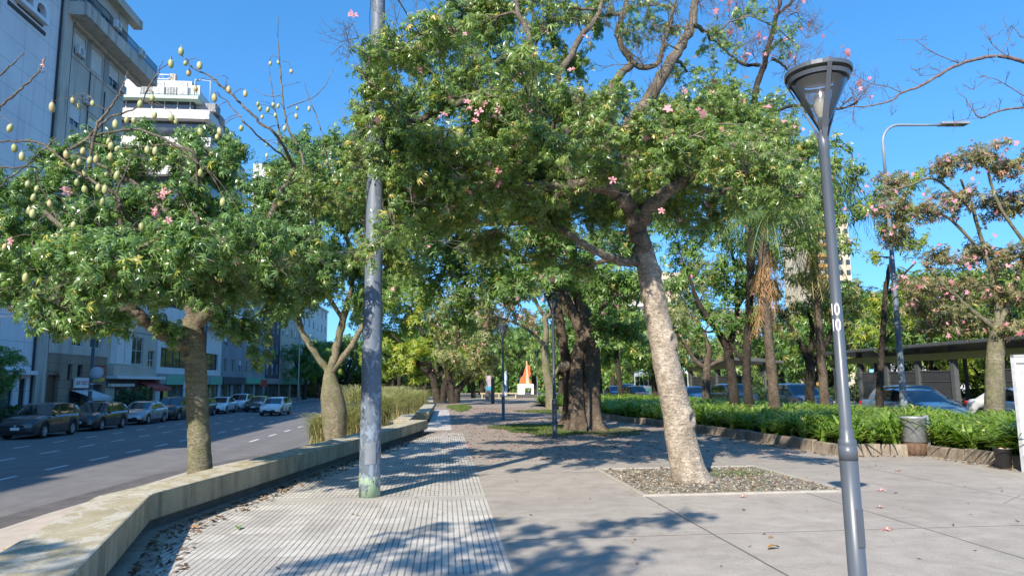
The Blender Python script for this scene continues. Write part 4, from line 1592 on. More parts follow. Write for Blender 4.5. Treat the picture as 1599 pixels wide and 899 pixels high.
treeC, tipsC = grow('silk_floss_tree', 'leaning pale trunked tree with wide olive crown, in the square gravel bed', bC,
                    [(L([(1083, 757, -.1), (1075, 735, -.1), (1064, 690), (1056, 640), (1045, 590), (1036, 540), (1024, 480), (1012, 420), (1003, 385)], YC), [.34, .295, .268, .256, .25, .238, .215, .198, .178])],
                    [(L([(1006, 395), (994, 355, -.1), (985, 325, -.2), (960, 300, -.4), (925, 287, -.6), (880, 292, -.8), (840, 289, -.9), (800, 294, -1.0), (755, 292, -1.0), (700, 280, -1.2), (640, 290, -1.2)], YC), .17, .03),
                     (L([(994, 365), (1008, 330, -.3), (1035, 305, -.5), (1063, 285, -.6), (1095, 255, -.7), (1140, 230, -.6), (1190, 250, -.2)], YC), .15, .04),
                     (L([(992, 345), (985, 280, .1), (980, 230, .1), (985, 195, 0), (1007, 163, 0), (1033, 122, 0), (1060, 78, 0), (1080, 40, 0), (1085, 5, 0), (1095, -50, .1)], YC), .17, .05),
                     (L([(980, 230, .1), (955, 190, .3), (945, 160, .4), (963, 123, .4), (985, 100, .4), (975, 78, .4), (963, 52, .4), (970, 30, .4), (978, 8, .4), (975, -40, .4)], YC), .10, .03),
                     (L([(985, 98, .4), (1005, 106, .4), (1028, 98, .4), (1034, 75, .4), (1045, 40, .4), (1052, 10, .4), (1062, -20, .4)], YC), .06, .02),
                     (L([(955, 190, .3), (910, 165, .2), (872, 125, .1), (893, 85, .1), (910, 52, .1), (932, 27, .1), (945, -20, .1)], YC), .09, .03),
                     (L([(955, 215, 0), (900, 190, -.5), (850, 170, -.6), (834, 145, -.6), (833, 100, -.6), (826, 60, -.6), (810, 20, -.6), (800, -30, -.5)], YC), .09, .03),
                     (L([(940, 290, -.4), (860, 250, -.6), (800, 200, -.6), (760, 155, -.6), (707, 165, -.8), (655, 187, -1.0), (610, 190, -1.2), (590, 150, -1.6)], YC), .09, .025),
                     (L([(1000, 408), (975, 408, -.2), (954, 403, -.3), (925, 389, -.4), (902, 375, -.4), (884, 362, -.4), (850, 350, 0), (800, 350, .3)], YC), .085, .03),
                     (L([(1063, 285, -.6), (1120, 300, 0), (1180, 290, .3), (1250, 270, .6), (1300, 280, .9)], YC), .07, .02),
                     (L([(985, 310), (960, 290, 1.2), (900, 260, 2.2), (820, 240, 2.6), (740, 220, 2.4), (660, 210, 2)], YC), .09, .03),
                     (L([(990, 330), (1040, 280, 1.4), (1100, 250, 2.0), (1170, 260, 2.0)], YC), .09, .03)],
                    cl, L_OLIVE, B_PALE, 44, T_NEAR, 46, 16, .72, tw_r=.010, limbmat=B_LIMB, blossom=120,
                    flowers=fl([(553, 25), (548, 22), (662, 78), (667, 65), (659, 72), (705, 50), (710, 60), (717, 75), (702, 46), (693, 180), (688, 184), (854, 53), (892, 110), (1045, 218), (957, 282), (735, 170), (748, 176), (757, 163), (763, 196), (771, 182), (779, 172),
                                (742, 190), (730, 160), (1112, 146), (1068, 143), (940, 230), (1165, 358), (826, 172), (915, 60), (990, 240), (813, 118), (1033, 330), (870, 306)], 10.6, rs, .5),
                    trunk_kw=dict(rough=.022, flare=.12, knots=[(.34, .75, .15, .05), (.64, .55, .13, .05), (.52, -.45, .07, .03), (.18, .2, .14, .03), (.78, -.2, .12, .04), (.86, .8, .1, .04)], n=120, k=48))

# ---- D: big twin trunk in the middle
YD = 26
bD = np.array([G(913, 672)[0], 26.0, 0])
cl = []
for (x, y, rx, ry) in [(700, 330, 75, 60), (770, 300, 75, 60), (850, 280, 80, 60), (930, 300, 80, 60), (700, 410, 70, 55), (770, 390, 75, 55), (840, 370, 80, 55), (910, 390, 75, 50), (980, 380, 70, 50), (740, 460, 60, 42), (800, 450, 65, 40),
                       (880, 440, 60, 36), (950, 450, 60, 45), (1000, 450, 50, 40), (660, 440, 50, 45), (960, 510, 45, 35), (840, 220, 80, 60), (930, 220, 80, 60), (770, 220, 70, 60), (1010, 320, 70, 60), (650, 370, 60, 60), (720, 500, 45, 28), (990, 520, 40, 30)]:
    cl += clumps_px([(x, y, rx, ry, rs.uniform(-4.5, -1))], YD, rs, 0, .8, 1.2)
cl += back_fill(P(850, 350, YD + 2.5), (5.5, 3, 3.2), 12, rs, 1.7, .6)
treeD, _ = grow('silk_floss_tree', 'massive dark twin trunk tree with sawn stub beside the grass patch', bD,
                [(L([(925, 674), (923, 640), (922, 590), (923, 545), (916, 505), (905, 465), (900, 430)], YD), [.42, .38, .355, .32, .26, .22, .19]),
                 (L([(902, 673, -.2), (901, 640, -.2), (900, 600, -.1), (903, 555), (910, 525), (890, 480), (870, 440)], YD), [.36, .31, .29, .26, .22, .19, .16]),
                 (L([(889, 662, .6), (888, 620, .6), (887, 580, .5), (881, 545, .4), (874, 500, .2), (868, 455)], YD), [.24, .20, .19, .18, .16, .13])],
                [(L([(905, 470), (935, 430, -.5), (980, 390, -1)], YD), .2, .06), (L([(872, 450), (820, 410, -1), (760, 380, -2), (700, 370, -2.5)], YD), .18, .05),
                 (L([(900, 440), (890, 380, -.5), (880, 300, -.5), (860, 220)], YD), .2, .06), (L([(870, 445), (850, 380, 1), (800, 300, 2), (760, 230, 2)], YD), .16, .05),
                 (L([(902, 440), (950, 350, 1), (1000, 300, 2)], YD), .16, .05), (L([(918, 510), (940, 480, -.6), (965, 460, -1)], YD), .12, .04)],
                cl, L_DEEP, B_BROWN, 55, T_NEAR5, 13, 13, 1.55, tw_r=.018, blossom=170, trunk_kw=dict(rough=.035, flare=.45, lobes=5, n=70, k=36), droop=.4)
st = P(878, 574, YD - .35)
b = MB()
b.tube([st + np.array([.25, .35, .1]), st + np.array([0, 0, 0])], [.17, .16], 18, smooth=True)
b.build('sawn_stub', plain('sawn_wood', (.42, .30, .19), .8, .15, 10), treeD).location = tuple(-bD)

# ---- E: thin pale tree behind, F/G: trees at the end of the bench
Y = 47.0
b_ = np.array([G(860, 640)[0], 47.0, 0])
grow('silk_floss_tree', 'slim pale twisting tree with pink blossom behind the dark cone lamp', b_,
     [(L([(862, 642), (859, 610), (853, 580), (851, 550), (853, 520), (850, 490)], Y), [.40, .30, .27, .24, .20, .16])],
     [(L([(852, 560), (846, 535), (820, 512), (795, 500), (770, 495)], Y), .13, .05), (L([(851, 500), (870, 470), (890, 440)], Y), .14, .05), (L([(850, 495), (830, 460), (810, 430)], Y), .14, .05),
      (L([(858, 600), (872, 575), (882, 560)], Y), .12, .07)],
     clumps_px([(800, 480, 34, 26), (770, 500, 30, 22), (830, 450, 40, 30), (870, 440, 40, 30), (830, 500, 26, 14), (790, 440, 40, 34), (760, 470, 30, 30), (890, 480, 30, 30)], Y, rs, 1.5, .7, 1.4), L_ROSY, B_OLIVE, 61, T_NEAR5, 5, 9, 2.6,
     tw_r=.02, blossom=260, trunk_kw=dict(rough=.04, flare=.2), droop=.4)
Y = 64.0
b_ = np.array([G(683, 625)[0], 64.0, 0])
grow('shade_tree', 'bright yellow green tree on several dark leaning stems beyond the bench', b_,
     [(L([(684, 628), (680, 605), (676, 585), (668, 565)], Y), [.45, .36, .32, .25]), (L([(690, 628), (694, 600), (686, 575), (690, 550)], Y), [.4, .3, .28, .2])],
     [(L([(676, 590), (655, 570), (635, 545), (610, 520)], Y), .25, .08), (L([(690, 560), (660, 520), (640, 480)], Y), .22, .08), (L([(668, 568), (620, 560), (580, 545)], Y), .2, .07)],
     clumps_px([(590, 470, 40, 36), (625, 440, 42, 36), (665, 460, 42, 36), (600, 520, 42, 34), (645, 500, 42, 36), (575, 550, 32, 28), (625, 555, 38, 26), (660, 545, 36, 28), (690, 510, 36, 32), (570, 500, 30, 34), (640, 570, 30, 18), (600, 580, 26, 16), (610, 480, 44, 36), (650, 590, 22, 12)], Y, rs, 2.2, .75, 1.6),
     L_LIME, B_DARK, 62, T_NEAR5, 3.2, 9, 3.6, tw_r=.025, blossom=60, trunk_kw=dict(rough=.05), droop=.3)
Y = 60.0
b_ = np.array([G(712, 627)[0], 60.0, 0])
grow('silk_floss_tree', 'low spreading tree with pink blossom among dull green leaves, left of the far lamp', b_,
     [(L([(708, 629), (704, 608), (700, 590), (698, 570)], Y), [.42, .34, .3, .22]), (L([(712, 628), (714, 610), (722, 600), (734, 588)], Y), [.34, .28, .26, .18])],
     [(L([(734, 590), (750, 570), (760, 545)], Y), .18, .06), (L([(700, 585), (710, 550), (720, 510)], Y), .2, .07), (L([(698, 575), (690, 550), (680, 520)], Y), .18, .06)],
     clumps_px([(715, 520, 40, 34), (750, 540, 38, 32), (700, 560, 36, 26), (740, 490, 40, 34), (770, 510, 34, 32), (690, 490, 34, 30), (740, 575, 32, 20), (765, 570, 26, 20), (715, 470, 36, 30), (720, 585, 26, 14)], Y, rs, 2.2, .75, 1.6),
     L_PALE, B_DARK, 63, T_NEAR5, 3.2, 9, 3.4, tw_r=.025, blossom=330, trunk_kw=dict(rough=.05), droop=.3)

# ---- planter trees on the right
def planter_tree(label, Y, trunks, limbs, cl, leaf, bark, seed, name='silk_floss_tree', lsize=2.0, tw=7, blossom=0, dens=.8, **kw):
    base = np.array([L(trunks[0][0], Y)[0][0], L(trunks[0][0], Y)[0][1], .2])
    return grow(name, label, base, [(L(a, Y), r) for a, r in trunks], [(L(a, Y), r0, r1) for a, r0, r1 in limbs],
                clumps_px(cl, Y, rs, 1.3, dens, 1.5), leaf, bark, seed, T_NEAR5, tw, 9, lsize, tw_r=.018, blossom=blossom, droop=.4, **kw)[0]


planter_tree('slim dark trunked tree behind the strap leaves right of the big twin trunk', 58, [([(970, 622), (967, 590), (963, 560), (960, 530)], [0.250, 0.218, 0.195, 0.156])],
             [([(960, 535), (940, 500), (920, 470)], .16, .06), ([(960, 535), (985, 495), (1000, 460)], .16, .06)],
             [(930, 490, 34, 28), (970, 480, 36, 30), (1000, 500, 32, 28), (920, 450, 36, 30), (960, 440, 40, 30), (1000, 450, 36, 30), (940, 540, 24, 18), (990, 545, 24, 16)], L_DEEP, B_DARK, 71, 'shade_tree', 3.2, 4, 50)
planter_tree('forked tree with pale outstretched limbs in the planter, right of the leaning trunk', 40, [([(1104, 640), (1103, 610), (1103, 585), (1104, 570)], [0.281, 0.234, 0.234, 0.203])],
             [([(1103, 575), (1085, 562), (1075, 545), (1060, 520)], .15, .06), ([(1104, 572), (1106, 545), (1096, 515), (1080, 490)], .2, .08), ([(1104, 572), (1130, 560), (1145, 540)], .13, .06)],
             [(1060, 500, 36, 28), (1090, 480, 38, 30), (1120, 500, 34, 28), (1060, 450, 40, 32), (1110, 440, 42, 32), (1080, 410, 40, 30), (1135, 540, 22, 18), (1055, 540, 18, 14), (1090, 530, 26, 16), (1130, 555, 20, 12)], L_PALE, B_BROWN, 72, 'silk_floss_tree', 2.6, 5, 90, .6)
planter_tree('dark trunked tree whose trunk leans left, in the shaded planter', 29.5, [([(1150, 650), (1146, 615), (1142, 580), (1136, 545), (1122, 520), (1110, 500)], [0.234, 0.203, 0.187, 0.172, 0.148, 0.117])],
             [([(1112, 505), (1090, 470), (1075, 430)], .13, .05), ([(1136, 545), (1150, 500), (1150, 440), (1140, 380)], .15, .05), ([(1150, 480), (1180, 430), (1190, 380)], .1, .04)],
             [(1080, 440, 45, 36), (1130, 420, 50, 38), (1060, 390, 45, 36), (1120, 360, 50, 38), (1170, 380, 46, 38), (1150, 460, 44, 34), (1100, 480, 40, 28), (1180, 440, 40, 34), (1060, 345, 46, 34), (1150, 320, 50, 36), (1195, 340, 44, 36), (1130, 505, 34, 20), (1170, 520, 30, 18), (1080, 520, 26, 18)], L_DEEP, B_DARK, 73, 'shade_tree', 2.1, 8, 60)
TWB = planter_tree('dark trunked tree with bare pink flowering top above the cone lamp', 27.5, [([(1172, 650), (1168, 615), (1166, 575), (1167, 530), (1170, 480), (1172, 420)], [0.211, 0.179, 0.164, 0.156, 0.148, 0.133])],
             [([(1166, 570), (1150, 550), (1140, 535)], .1, .05), ([(1172, 425), (1175, 330), (1178, 240), (1178, 180), (1180, 140), (1190, 110), (1200, 75), (1208, 40), (1216, 10), (1222, -40)], .17, .07),
              ([(1215, 22), (1232, 8), (1250, -10)], .07, .04), ([(1205, 92), (1218, 98), (1230, 110)], .07, .04), ([(1187, 102), (1163, 101), (1145, 90), (1128, 75)], .08, .03),
              ([(1178, 200), (1220, 170), (1260, 165), (1310, 170), (1340, 160)], .09, .03), ([(1178, 260), (1230, 230), (1290, 220), (1330, 240)], .09, .03), ([(1176, 300), (1220, 290), (1260, 300)], .09, .03)],
             [(1230, 330, 44, 36), (1200, 400, 46, 38), (1260, 380, 44, 36), (1210, 450, 40, 36), (1250, 250, 40, 30), (1300, 230, 36, 26), (1330, 280, 30, 34), (1270, 320, 40, 34), (1190, 210, 40, 30), (1300, 340, 34, 30), (1180, 500, 36, 24), (1230, 200, 34, 24), (1120, 190, 44, 34), (1160, 160, 40, 30), (1205, 160, 34, 26), (1100, 140, 36, 26), (1150, 240, 46, 34), (1215, 210, 40, 30), (1140, 300, 46, 34), (1320, 380, 30, 30), (1345, 330, 26, 30)], L_OLIVE, B_DARK, 74, 'silk_floss_tree', 2.0, 8, 90)
planter_tree('dark forked tree in the planter between lamp post and mottled palm', 30.5, [([(1265, 640), (1264, 610), (1266, 585), (1264, 570)], [0.218, 0.187, 0.195, 0.172])],
             [([(1264, 575), (1256, 548), (1240, 520), (1225, 490)], .16, .05), ([(1265, 575), (1285, 545), (1300, 515), (1310, 480)], .16, .05), ([(1264, 575), (1268, 520), (1262, 480)], .15, .05)],
             [(1235, 490, 34, 26), (1265, 470, 36, 28), (1300, 490, 36, 28), (1325, 510, 30, 24), (1250, 440, 36, 28), (1290, 450, 38, 28), (1330, 465, 34, 28), (1240, 530, 20, 16), (1310, 540, 22, 16), (1345, 490, 26, 28)], L_PALE, B_DARK, 75, 'shade_tree', 2.1, 7, 0, .7)
planter_tree('mottled green bottle trunk tree with rosy crown, left of the notice board', 20.2, [([(1552, 672), (1553, 640), (1554, 600), (1554, 560), (1556, 530), (1560, 505)], [.29, .275, .265, .24, .21, .17])],
             [([(1558, 515), (1530, 495), (1500, 470), (1470, 440), (1440, 410)], 0.084, 0.032), ([(1560, 508), (1575, 470), (1590, 430), (1600, 380)], 0.091, 0.040), ([(1559, 512), (1555, 460), (1540, 400), (1520, 330), (1500, 280)], 0.091, 0.032),
              ([(1540, 400), (1480, 340), (1440, 330), (1410, 340)], 0.049, 0.024), ([(1600, 380), (1560, 320), (1540, 260), (1530, 220)], 0.056, 0.024), ([(1600, 390), (1640, 340), (1660, 280)], 0.070, 0.032), ([(1520, 330), (1460, 280), (1420, 290), (1380, 300)], 0.042, 0.024)],
             [(1480, 260, 44, 36), (1530, 240, 46, 36), (1580, 260, 46, 36), (1500, 310, 48, 34), (1560, 320, 48, 36), (1610, 320, 50, 40), (1450, 330, 40, 30), (1410, 330, 36, 34), (1390, 290, 30, 34), (1400, 370, 36, 26), (1470, 400, 42, 30), (1530, 400, 46, 32), (1590, 400, 46, 36),
              (1440, 450, 46, 30), (1500, 450, 46, 30), (1560, 460, 44, 28), (1610, 470, 46, 30), (1480, 490, 40, 20), (1640, 400, 50, 50), (1370, 330, 20, 26), (1460, 515, 40, 22), (1520, 510, 44, 22), (1595, 515, 44, 24), (1440, 480, 36, 24), (1640, 500, 40, 30)], L_ROSY, B_OLIVE, 76, 'silk_floss_tree', 1.2, 18, 520, 1.15, trunk_kw=dict(rough=.03, knots=[(.4, -.6, .12, .03)]))

planter_tree('fresh green young tree growing round the mast lamp pole', 26.5, [([(1374, 640), (1374, 600), (1376, 560), (1380, 500), (1384, 440)], [.15, .13, .12, .11, .09])],
             [([(1384, 445), (1392, 400), (1400, 340), (1398, 290)], .09, .03), ([(1382, 470), (1400, 440), (1430, 410)], .07, .03), ([(1378, 540), (1400, 510), (1430, 490)], .06, .02)],
             [(1390, 300, 34, 28), (1420, 330, 34, 30), (1380, 350, 32, 30), (1405, 380, 36, 28), (1430, 280, 30, 26), (1365, 320, 22, 24), (1370, 400, 26, 20), (1440, 380, 26, 22), (1400, 460, 36, 24), (1440, 450, 34, 24), (1370, 480, 30, 24), (1420, 505, 36, 20), (1355, 520, 28, 20), (1390, 535, 30, 14), (1460, 470, 30, 24)], L_LIME, B_DARK, 77, 'shade_tree', 1.5, 11, 0, .9)
# bare twig work of the flowering top and of the tree off to the right
def bare_twigs(name_root, org, starts, rs, n, ln, m=B_BARE, r0=.012, depth=3, part='twigs'):
    """leafless forking shoots from given points; (point, direction)"""
    T = Tubes()
    tips = []

    def go(p, d, l, r, lev):
        e = p + d * l
        mid = (p + e) / 2 + rs.normal(0, .07, 3) * l
        T.add(curve3(p, mid, e, 5), np.linspace(r, r * .6, 5), 4 if lev else 5)
        tips.append(e)
        if lev < depth:
            for k in range(rs.randint(2, 4)):
                nd = d + rs.normal(0, .55, 3) + np.array([0, 0, .12])
                nd /= np.linalg.norm(nd)
                f = rs.uniform(.45, 1.0)
                go(p + (e - p) * f, nd, l * rs.uniform(.55, .85), r * .6, lev + 1)
    for (p, d) in starts:
        for k in range(n):
            dd = np.asarray(d) + rs.normal(0, .5, 3)
            dd /= np.linalg.norm(dd)
            go(np.asarray(p), dd, ln * rs.uniform(.6, 1.2), r0, 0)
    T.build(part, m, name_root, org)
    return tips


org = np.array(TWB.location)
S = []
for q in [(1190, 110), (1205, 60), (1215, 20), (1235, 5), (1228, 108), (1163, 101), (1140, 88), (1128, 75), (1245, 20), (1260, 60), (1150, 40), (1260, 165), (1310, 170), (1335, 160), (1290, 130), (1250, 120), (1120, 30)]:
    S.append((P(q[0], q[1], 27.5), (.3, -.2, .6)))
tp = bare_twigs(TWB, org, S, rs, 6, .75, r0=.018, depth=4)
T = leaf_template(5, .15, .04, .2)
sel = np.array([tp[i] for i in rs.randint(0, len(tp), 70)])
V, F = place_many(T[0], T[1], sel - org, rs.normal(0, 1, sel.shape) + np.array([0, -.8, .3]), rs.uniform(.8, 1.4, len(sel)), rs.uniform(0, 6.28, len(sel)), rs)
o = np_mesh('blossom', V, F, M_PINK, TWB); o['kind'] = 'stuff'

for root, org_, tips_, Yd, nn in ((treeA, bA, tipsA, YA, 46), (treeC, bC, tipsC, YC, 90)):
    tt = np.array(tips_)
    tt = tt[tt[:, 1] < Yd - .2]
    S = [(tt[i], (rs.normal(0, .5), -.5, rs.normal(.1, .4))) for i in rs.randint(0, len(tt), nn)]
    bare_twigs(root, org_, S, rs, 1, .34, B_TWIG, r0=.007, depth=3, part='bare_twigs')
S = [(P(x, y, YC + rs.uniform(-.5, .5)), (rs.normal(0, .4), -.2, .6)) for x, y in [(1080, 40), (1060, 78), (1033, 122), (1052, 10), (1034, 75), (970, 30), (963, 52), (985, 100), (1005, 106), (1090, 0), (910, 52), (932, 27), (1007, 163), (826, 60), (1045, 40), (1085, 10)]]
bare_twigs(treeC, bC, S, rs, 3, .42, B_LIMB, r0=.010, depth=3, part='bare_twigs')
S = [(P(x, y, 10.4), (rs.normal(-.3, .4), -.1, .5)) for x, y in [(600, 95), (570, 90), (610, 60), (560, 60), (640, 70), (650, 40), (545, 90), (600, 30), (680, 30), (700, 10)]]
bare_twigs(treeC, bC, S, rs, 2, .36, B_LIMB, r0=.007, depth=3, part='bare_twigs')
YH = 15.5
bH = np.array([15.6, 15.2, .2])
Hl = [([(1599, 98), (1575, 90), (1543, 89), (1500, 100), (1470, 115), (1440, 133), (1408, 145), (1390, 158), (1360, 165), (1313, 168)], 0.0310, 0.0090),
      ([(1500, 100), (1463, 85), (1443, 73), (1430, 63)], 0.0124, 0.0060), ([(1408, 145), (1385, 135), (1365, 132), (1348, 125), (1335, 117)], 0.0112, 0.0053), ([(1393, 158), (1392, 180)], 0.0087, 0.0045),
      ([(1620, 165), (1599, 168), (1560, 173), (1533, 184), (1520, 173), (1508, 153)], 0.0155, 0.0060), ([(1620, 160), (1599, 150), (1570, 132), (1545, 122), (1520, 140)], 0.0136, 0.0060),
      ([(1575, 90), (1550, 70), (1540, 50)], 0.0112, 0.0053), ([(1470, 115), (1440, 118), (1430, 110)], 0.0074, 0.0045), ([(1560, 88), (1575, 60), (1572, 40)], 0.0074, 0.0045), ([(1640, 60), (1600, 60), (1580, 40)], 0.0124, 0.0060),
      ([(1360, 165), (1330, 175), (1300, 190)], 0.0074, 0.0045), ([(1533, 184), (1510, 186), (1490, 190)], 0.0074, 0.0045)]
treeH, _ = grow('silk_floss_tree', 'leafless branches reaching in at the top right over the planter', bH,
                [([bH, bH + np.array([.1, 0, 2]), bH + np.array([.0, .1, 4.2]), bH + np.array([-.3, .2, 6.0])], [.32, .28, .24, .16])],
                [([bH + np.array([-.2, .2, 5.2])] + L([(1720, 150), (1660, 120)] + Hl[0][0], YH), .06, .010), ([bH + np.array([-.3, .2, 5.6])] + L([(1720, 180)] + Hl[4][0], YH), .04, .007)]
                + [(L(a, YH), r0, r1) for a, r0, r1 in Hl[1:4] + Hl[5:]],
                [], L_ROSY, B_BARE, 81, trunk_kw=dict(rough=.03))
S = []
for a, r0, r1 in Hl:
    for q in a[1:]:
        S.append((P(q[0], q[1], YH), (-.35, -.1, .35)))
bare_twigs(treeH, bH, S, rs, 2, .24, r0=.007, depth=2)

# ---- palm with a skirt of dead fronds
def frond(V, F, o, d, ln, rs, droop, nl=26, lw=.022, ll=.55):
    """an arching midrib with hanging leaflets"""
    d = np.asarray(d, float); d /= np.linalg.norm(d)
    side = np.cross(d, (0, 0, 1)); side /= np.linalg.norm(side) + 1e-9
    t = np.linspace(0, 1, nl)
    line = o + d * ln * t[:, None] + np.array([0, 0, -1.0]) * (droop * ln * t ** 2)[:, None]
    for i in range(1, nl):
        p = line[i]
        tg = line[i] - line[i - 1]; tg /= np.linalg.norm(tg)
        L_ = ll * math.sin(math.pi * min(1, t[i] * .85 + .12)) + .08
        for s in (-1, 1):
            dv = side * s * .8 + tg * .5 + np.array([0, 0, -.75]) + rs.normal(0, .15, 3)
            dv /= np.linalg.norm(dv)
            e = p + dv * L_ + np.array([0, 0, -.18 * L_])
            mdl = p + dv * L_ * .5
            w = tg * lw
            k = len(V)
            V += [p, mdl + w, e, mdl - w]
            F.append((k, k + 1, k + 2, k + 3))
    k = len(V)
    for i in range(nl - 1):
        a, c = line[i], line[i + 1]
        w = side * .016
        k = len(V)
        V += [a - w, a + w, c + w, c - w]
        F.append((k, k + 1, k + 2, k + 3))


YP = 24.5
bP = np.array([P(1212, 655, YP)[0], YP, .2])
palm = thing('palm_tree', 'palm with a rusty brown skirt of dead fronds left of the nearest lamp', 'palm tree', bP)
V, F = trunk_mesh(L([(1212, 662), (1209, 620), (1205, 580), (1201, 540), (1197, 500), (1193, 450), (1192, 400), (1196, 350)], YP), [.24, .19, .18, .17, .17, .18, .19, .16], 20, 9, rough=.06, n=60)
np_mesh('trunk', V - bP, F, B_BROWN, palm, smooth=True)
top = P(1200, 335, YP)
V, F = [], []
for k in range(30):
    a = k * 2.39996
    el = rs.uniform(-.2, 1.0)
    frond(V, F, top, (math.cos(a), math.sin(a), el), rs.uniform(2.0, 2.9), rs, rs.uniform(.45, .9))
np_mesh('crown', np.array(V) - bP, F, L_PALM, palm)
V, F = [], []
for k in range(60):
    a = rs.uniform(0, 6.28)
    o_ = P(1196 + rs.uniform(-4, 4), rs.uniform(380, 480), YP)
    frond(V, F, o_ + np.array([math.cos(a), math.sin(a), 0]) * .12, (math.cos(a) * .5, math.sin(a) * .5, -1.0), rs.uniform(.7, 1.3), rs, .1, 12, .02, .22)
np_mesh('dead_skirt', np.array(V) - bP, F, L_DEAD, palm)
YQ = 29.0
bQ = np.array([P(1290, 640, YQ)[0], YQ, .2])
palm2 = thing('palm_tree', 'palm with long hanging green fronds behind the nearest lamp post', 'palm tree', bQ)
V, F = trunk_mesh(L([(1290, 650), (1284, 580), (1278, 500), (1272, 420), (1268, 340), (1268, 300)], YQ), [.2, .17, .16, .16, .17, .14], 18, 10, rough=.05, n=50)
np_mesh('trunk', V - bQ, F, B_BROWN, palm2, smooth=True)
top = P(1268, 290, YQ)
V, F = [], []
for k in range(34):
    a = k * 2.39996
    frond(V, F, top, (math.cos(a), math.sin(a), rs.uniform(-.3, .9)), rs.uniform(2.3, 3.2), rs, rs.uniform(.6, 1.1), 28, .022, .8)
np_mesh('crown', np.array(V) - bQ, F, L_PALM, palm2)
V, F = [], []
for k in range(26):
    a = rs.uniform(0, 6.28)
    o_ = P(1268 + rs.uniform(-5, 5), rs.uniform(330, 400), YQ)
    frond(V, F, o_, (math.cos(a) * .6, math.sin(a) * .6, -.8), rs.uniform(1.6, 2.8), rs, .25, 18, .02, .5)
np_mesh('hanging_fronds', np.array(V) - bQ, F, m_leaf('leaf_straw', (.15, .13, .04), (.30, .24, .09), None, .6, .3), palm2)

# ---- trees of the background, a few kinds copied with their own turn and size
def far_tree(name, label, loc, h, r, leafm, barkm, seed, blossom=0):
    rs2 = np.random.RandomState(seed)
    o = np.array([0, 0, 0.])
    tr = [([(0, 0, -.2), (.05, 0, h * .15), (.1, .1, h * .3), (0, .05, h * .45)], [.05 * r + .16, .045 * r + .12, .04 * r + .1, .1])]
    lim = []
    for k in range(5):
        a = k * 1.26 + rs2.uniform(-.3, .3)
        lim.append(([(0, 0, h * .33), (.3 * r * math.cos(a), .3 * r * math.sin(a), h * .5), (.6 * r * math.cos(a), .6 * r * math.sin(a), h * rs2.uniform(.55, .8))], .12, .04))
    cl = back_fill((0, 0, h * .63), (r * .85, r * .85, h * .32), 24, rs2, r * .36, .75)
    root, _ = grow(name, label, o, [(np.array(a), b_) for a, b_ in tr], [(np.array(a), x, y) for a, x, y in lim], cl, leafm, barkm, seed, T_NEAR5, 2.4, 9, 3.6, tw_r=.02, blossom=blossom, droop=.3)
    root.location = loc
    return root


PROTO = [far_tree('shade_tree', 'x', (0, 0, 0), 9.0, 4.2, L_DEEP, B_DARK, 91), far_tree('shade_tree', 'x', (0, 0, 0), 8.0, 4.0, L_LIME, B_DARK, 92),
         far_tree('shade_tree', 'x', (0, 0, 0), 8.5, 4.2, L_PALE, B_BROWN, 93, 60), far_tree('shade_tree', 'x', (0, 0, 0), 8.0, 4.2, L_OLIVE, B_DARK, 94)]
used = [False] * 4
KIND = ['dense dark green', 'bright yellow green', 'pale dusty green', 'olive green']


def far(kind, x, y, z, s, where, sz=1.0):
    if not used[kind]:
        o = PROTO[kind]; used[kind] = True
    else:
        o = copy_tree(PROTO[kind])
    o.location = (x, y, z)
    o.scale = (s, s, s * sz)
    o.rotation_euler = (0, 0, rnd.uniform(0, 6.28))
    o['label'] = KIND[kind] + ' shade tree ' + where
    o['group'] = 'shade trees ' + where
    return o


W1 = 'beyond the bus platform on the right'
for kind, x, y, s in ((3, 34, 36, 1.15), (1, 38.5, 41, 1.1), (3, 33.5, 46, 1.2), (2, 41, 50, 1.25), (0, 34, 56, 1.15), (1, 36, 64, 1.2), (3, 34.5, 75, 1.3), (1, 38, 86, 1.25), (2, 33, 96, 1.1), (3, 44, 60, 1.5), (0, 48, 46, 1.4), (2, 46, 75, 1.5)):
    far(kind, x, y, -.2, s, W1)
W5 = 'low and leafy behind the bus platform'
for kind, x, y, s in ((0, 33.5, 31, .85), (3, 36.5, 35, .9), (1, 33.8, 41, .85), (0, 37, 47, 1.0), (3, 33.4, 52, .9), (0, 33, 62, 1.0), (3, 33.2, 70, 1.0), (0, 35, 82, 1.1), (3, 41, 40, 1.2), (0, 44, 54, 1.3), (3, 33, 105, 1.3), (0, 28, 100, 1.1)):
    far(kind, x, y, -1.6, s, W5, 1.0)
W2 = 'closing the far end of the plaza'
for kind, x, y, s in ((0, 1, 98, 1.2), (3, 9, 106, 1.2), (1, 14, 112, 1.3), (0, -3, 112, 1.35), (0, 6, 118, 1.5), (3, 20, 118, 1.4), (1, 26, 110, 1.3), (2, 33, 120, 1.5), (3, 12, 74, .9), (2, 14.5, 88, 1.0)):
    far(kind, x, y, 0, s, W2)
W3 = 'at the far end of the left hand street'
for kind, x, y, s in ((0, -22.5, 118, 1.1), (1, -22.5, 130, 1.1), (0, -8, 128, 1.3), (0, -15, 150, 1.6), (3, -22, 148, 1.4), (0, -3, 84, 1.0), (0, -5, 104, 1.2), (3, -10, 138, 1.4), (0, -18, 134, 1.3)):
    far(kind, x, y, -.5, s, W3)
for kind, x, y, s in ((0, 11.2, 60, 1.1), (3, 15.0, 50, .95), (0, 15.2, 70, 1.2), (0, 9.8, 92, 1.1), (1, 3.5, 90, .9)):
    far(kind, x, y, 0, s, 'among the middle trees of the plaza')
far(0, -23.2, 38.0, -.5, .52, 'small on the far pavement by the grey wall', 1.0)
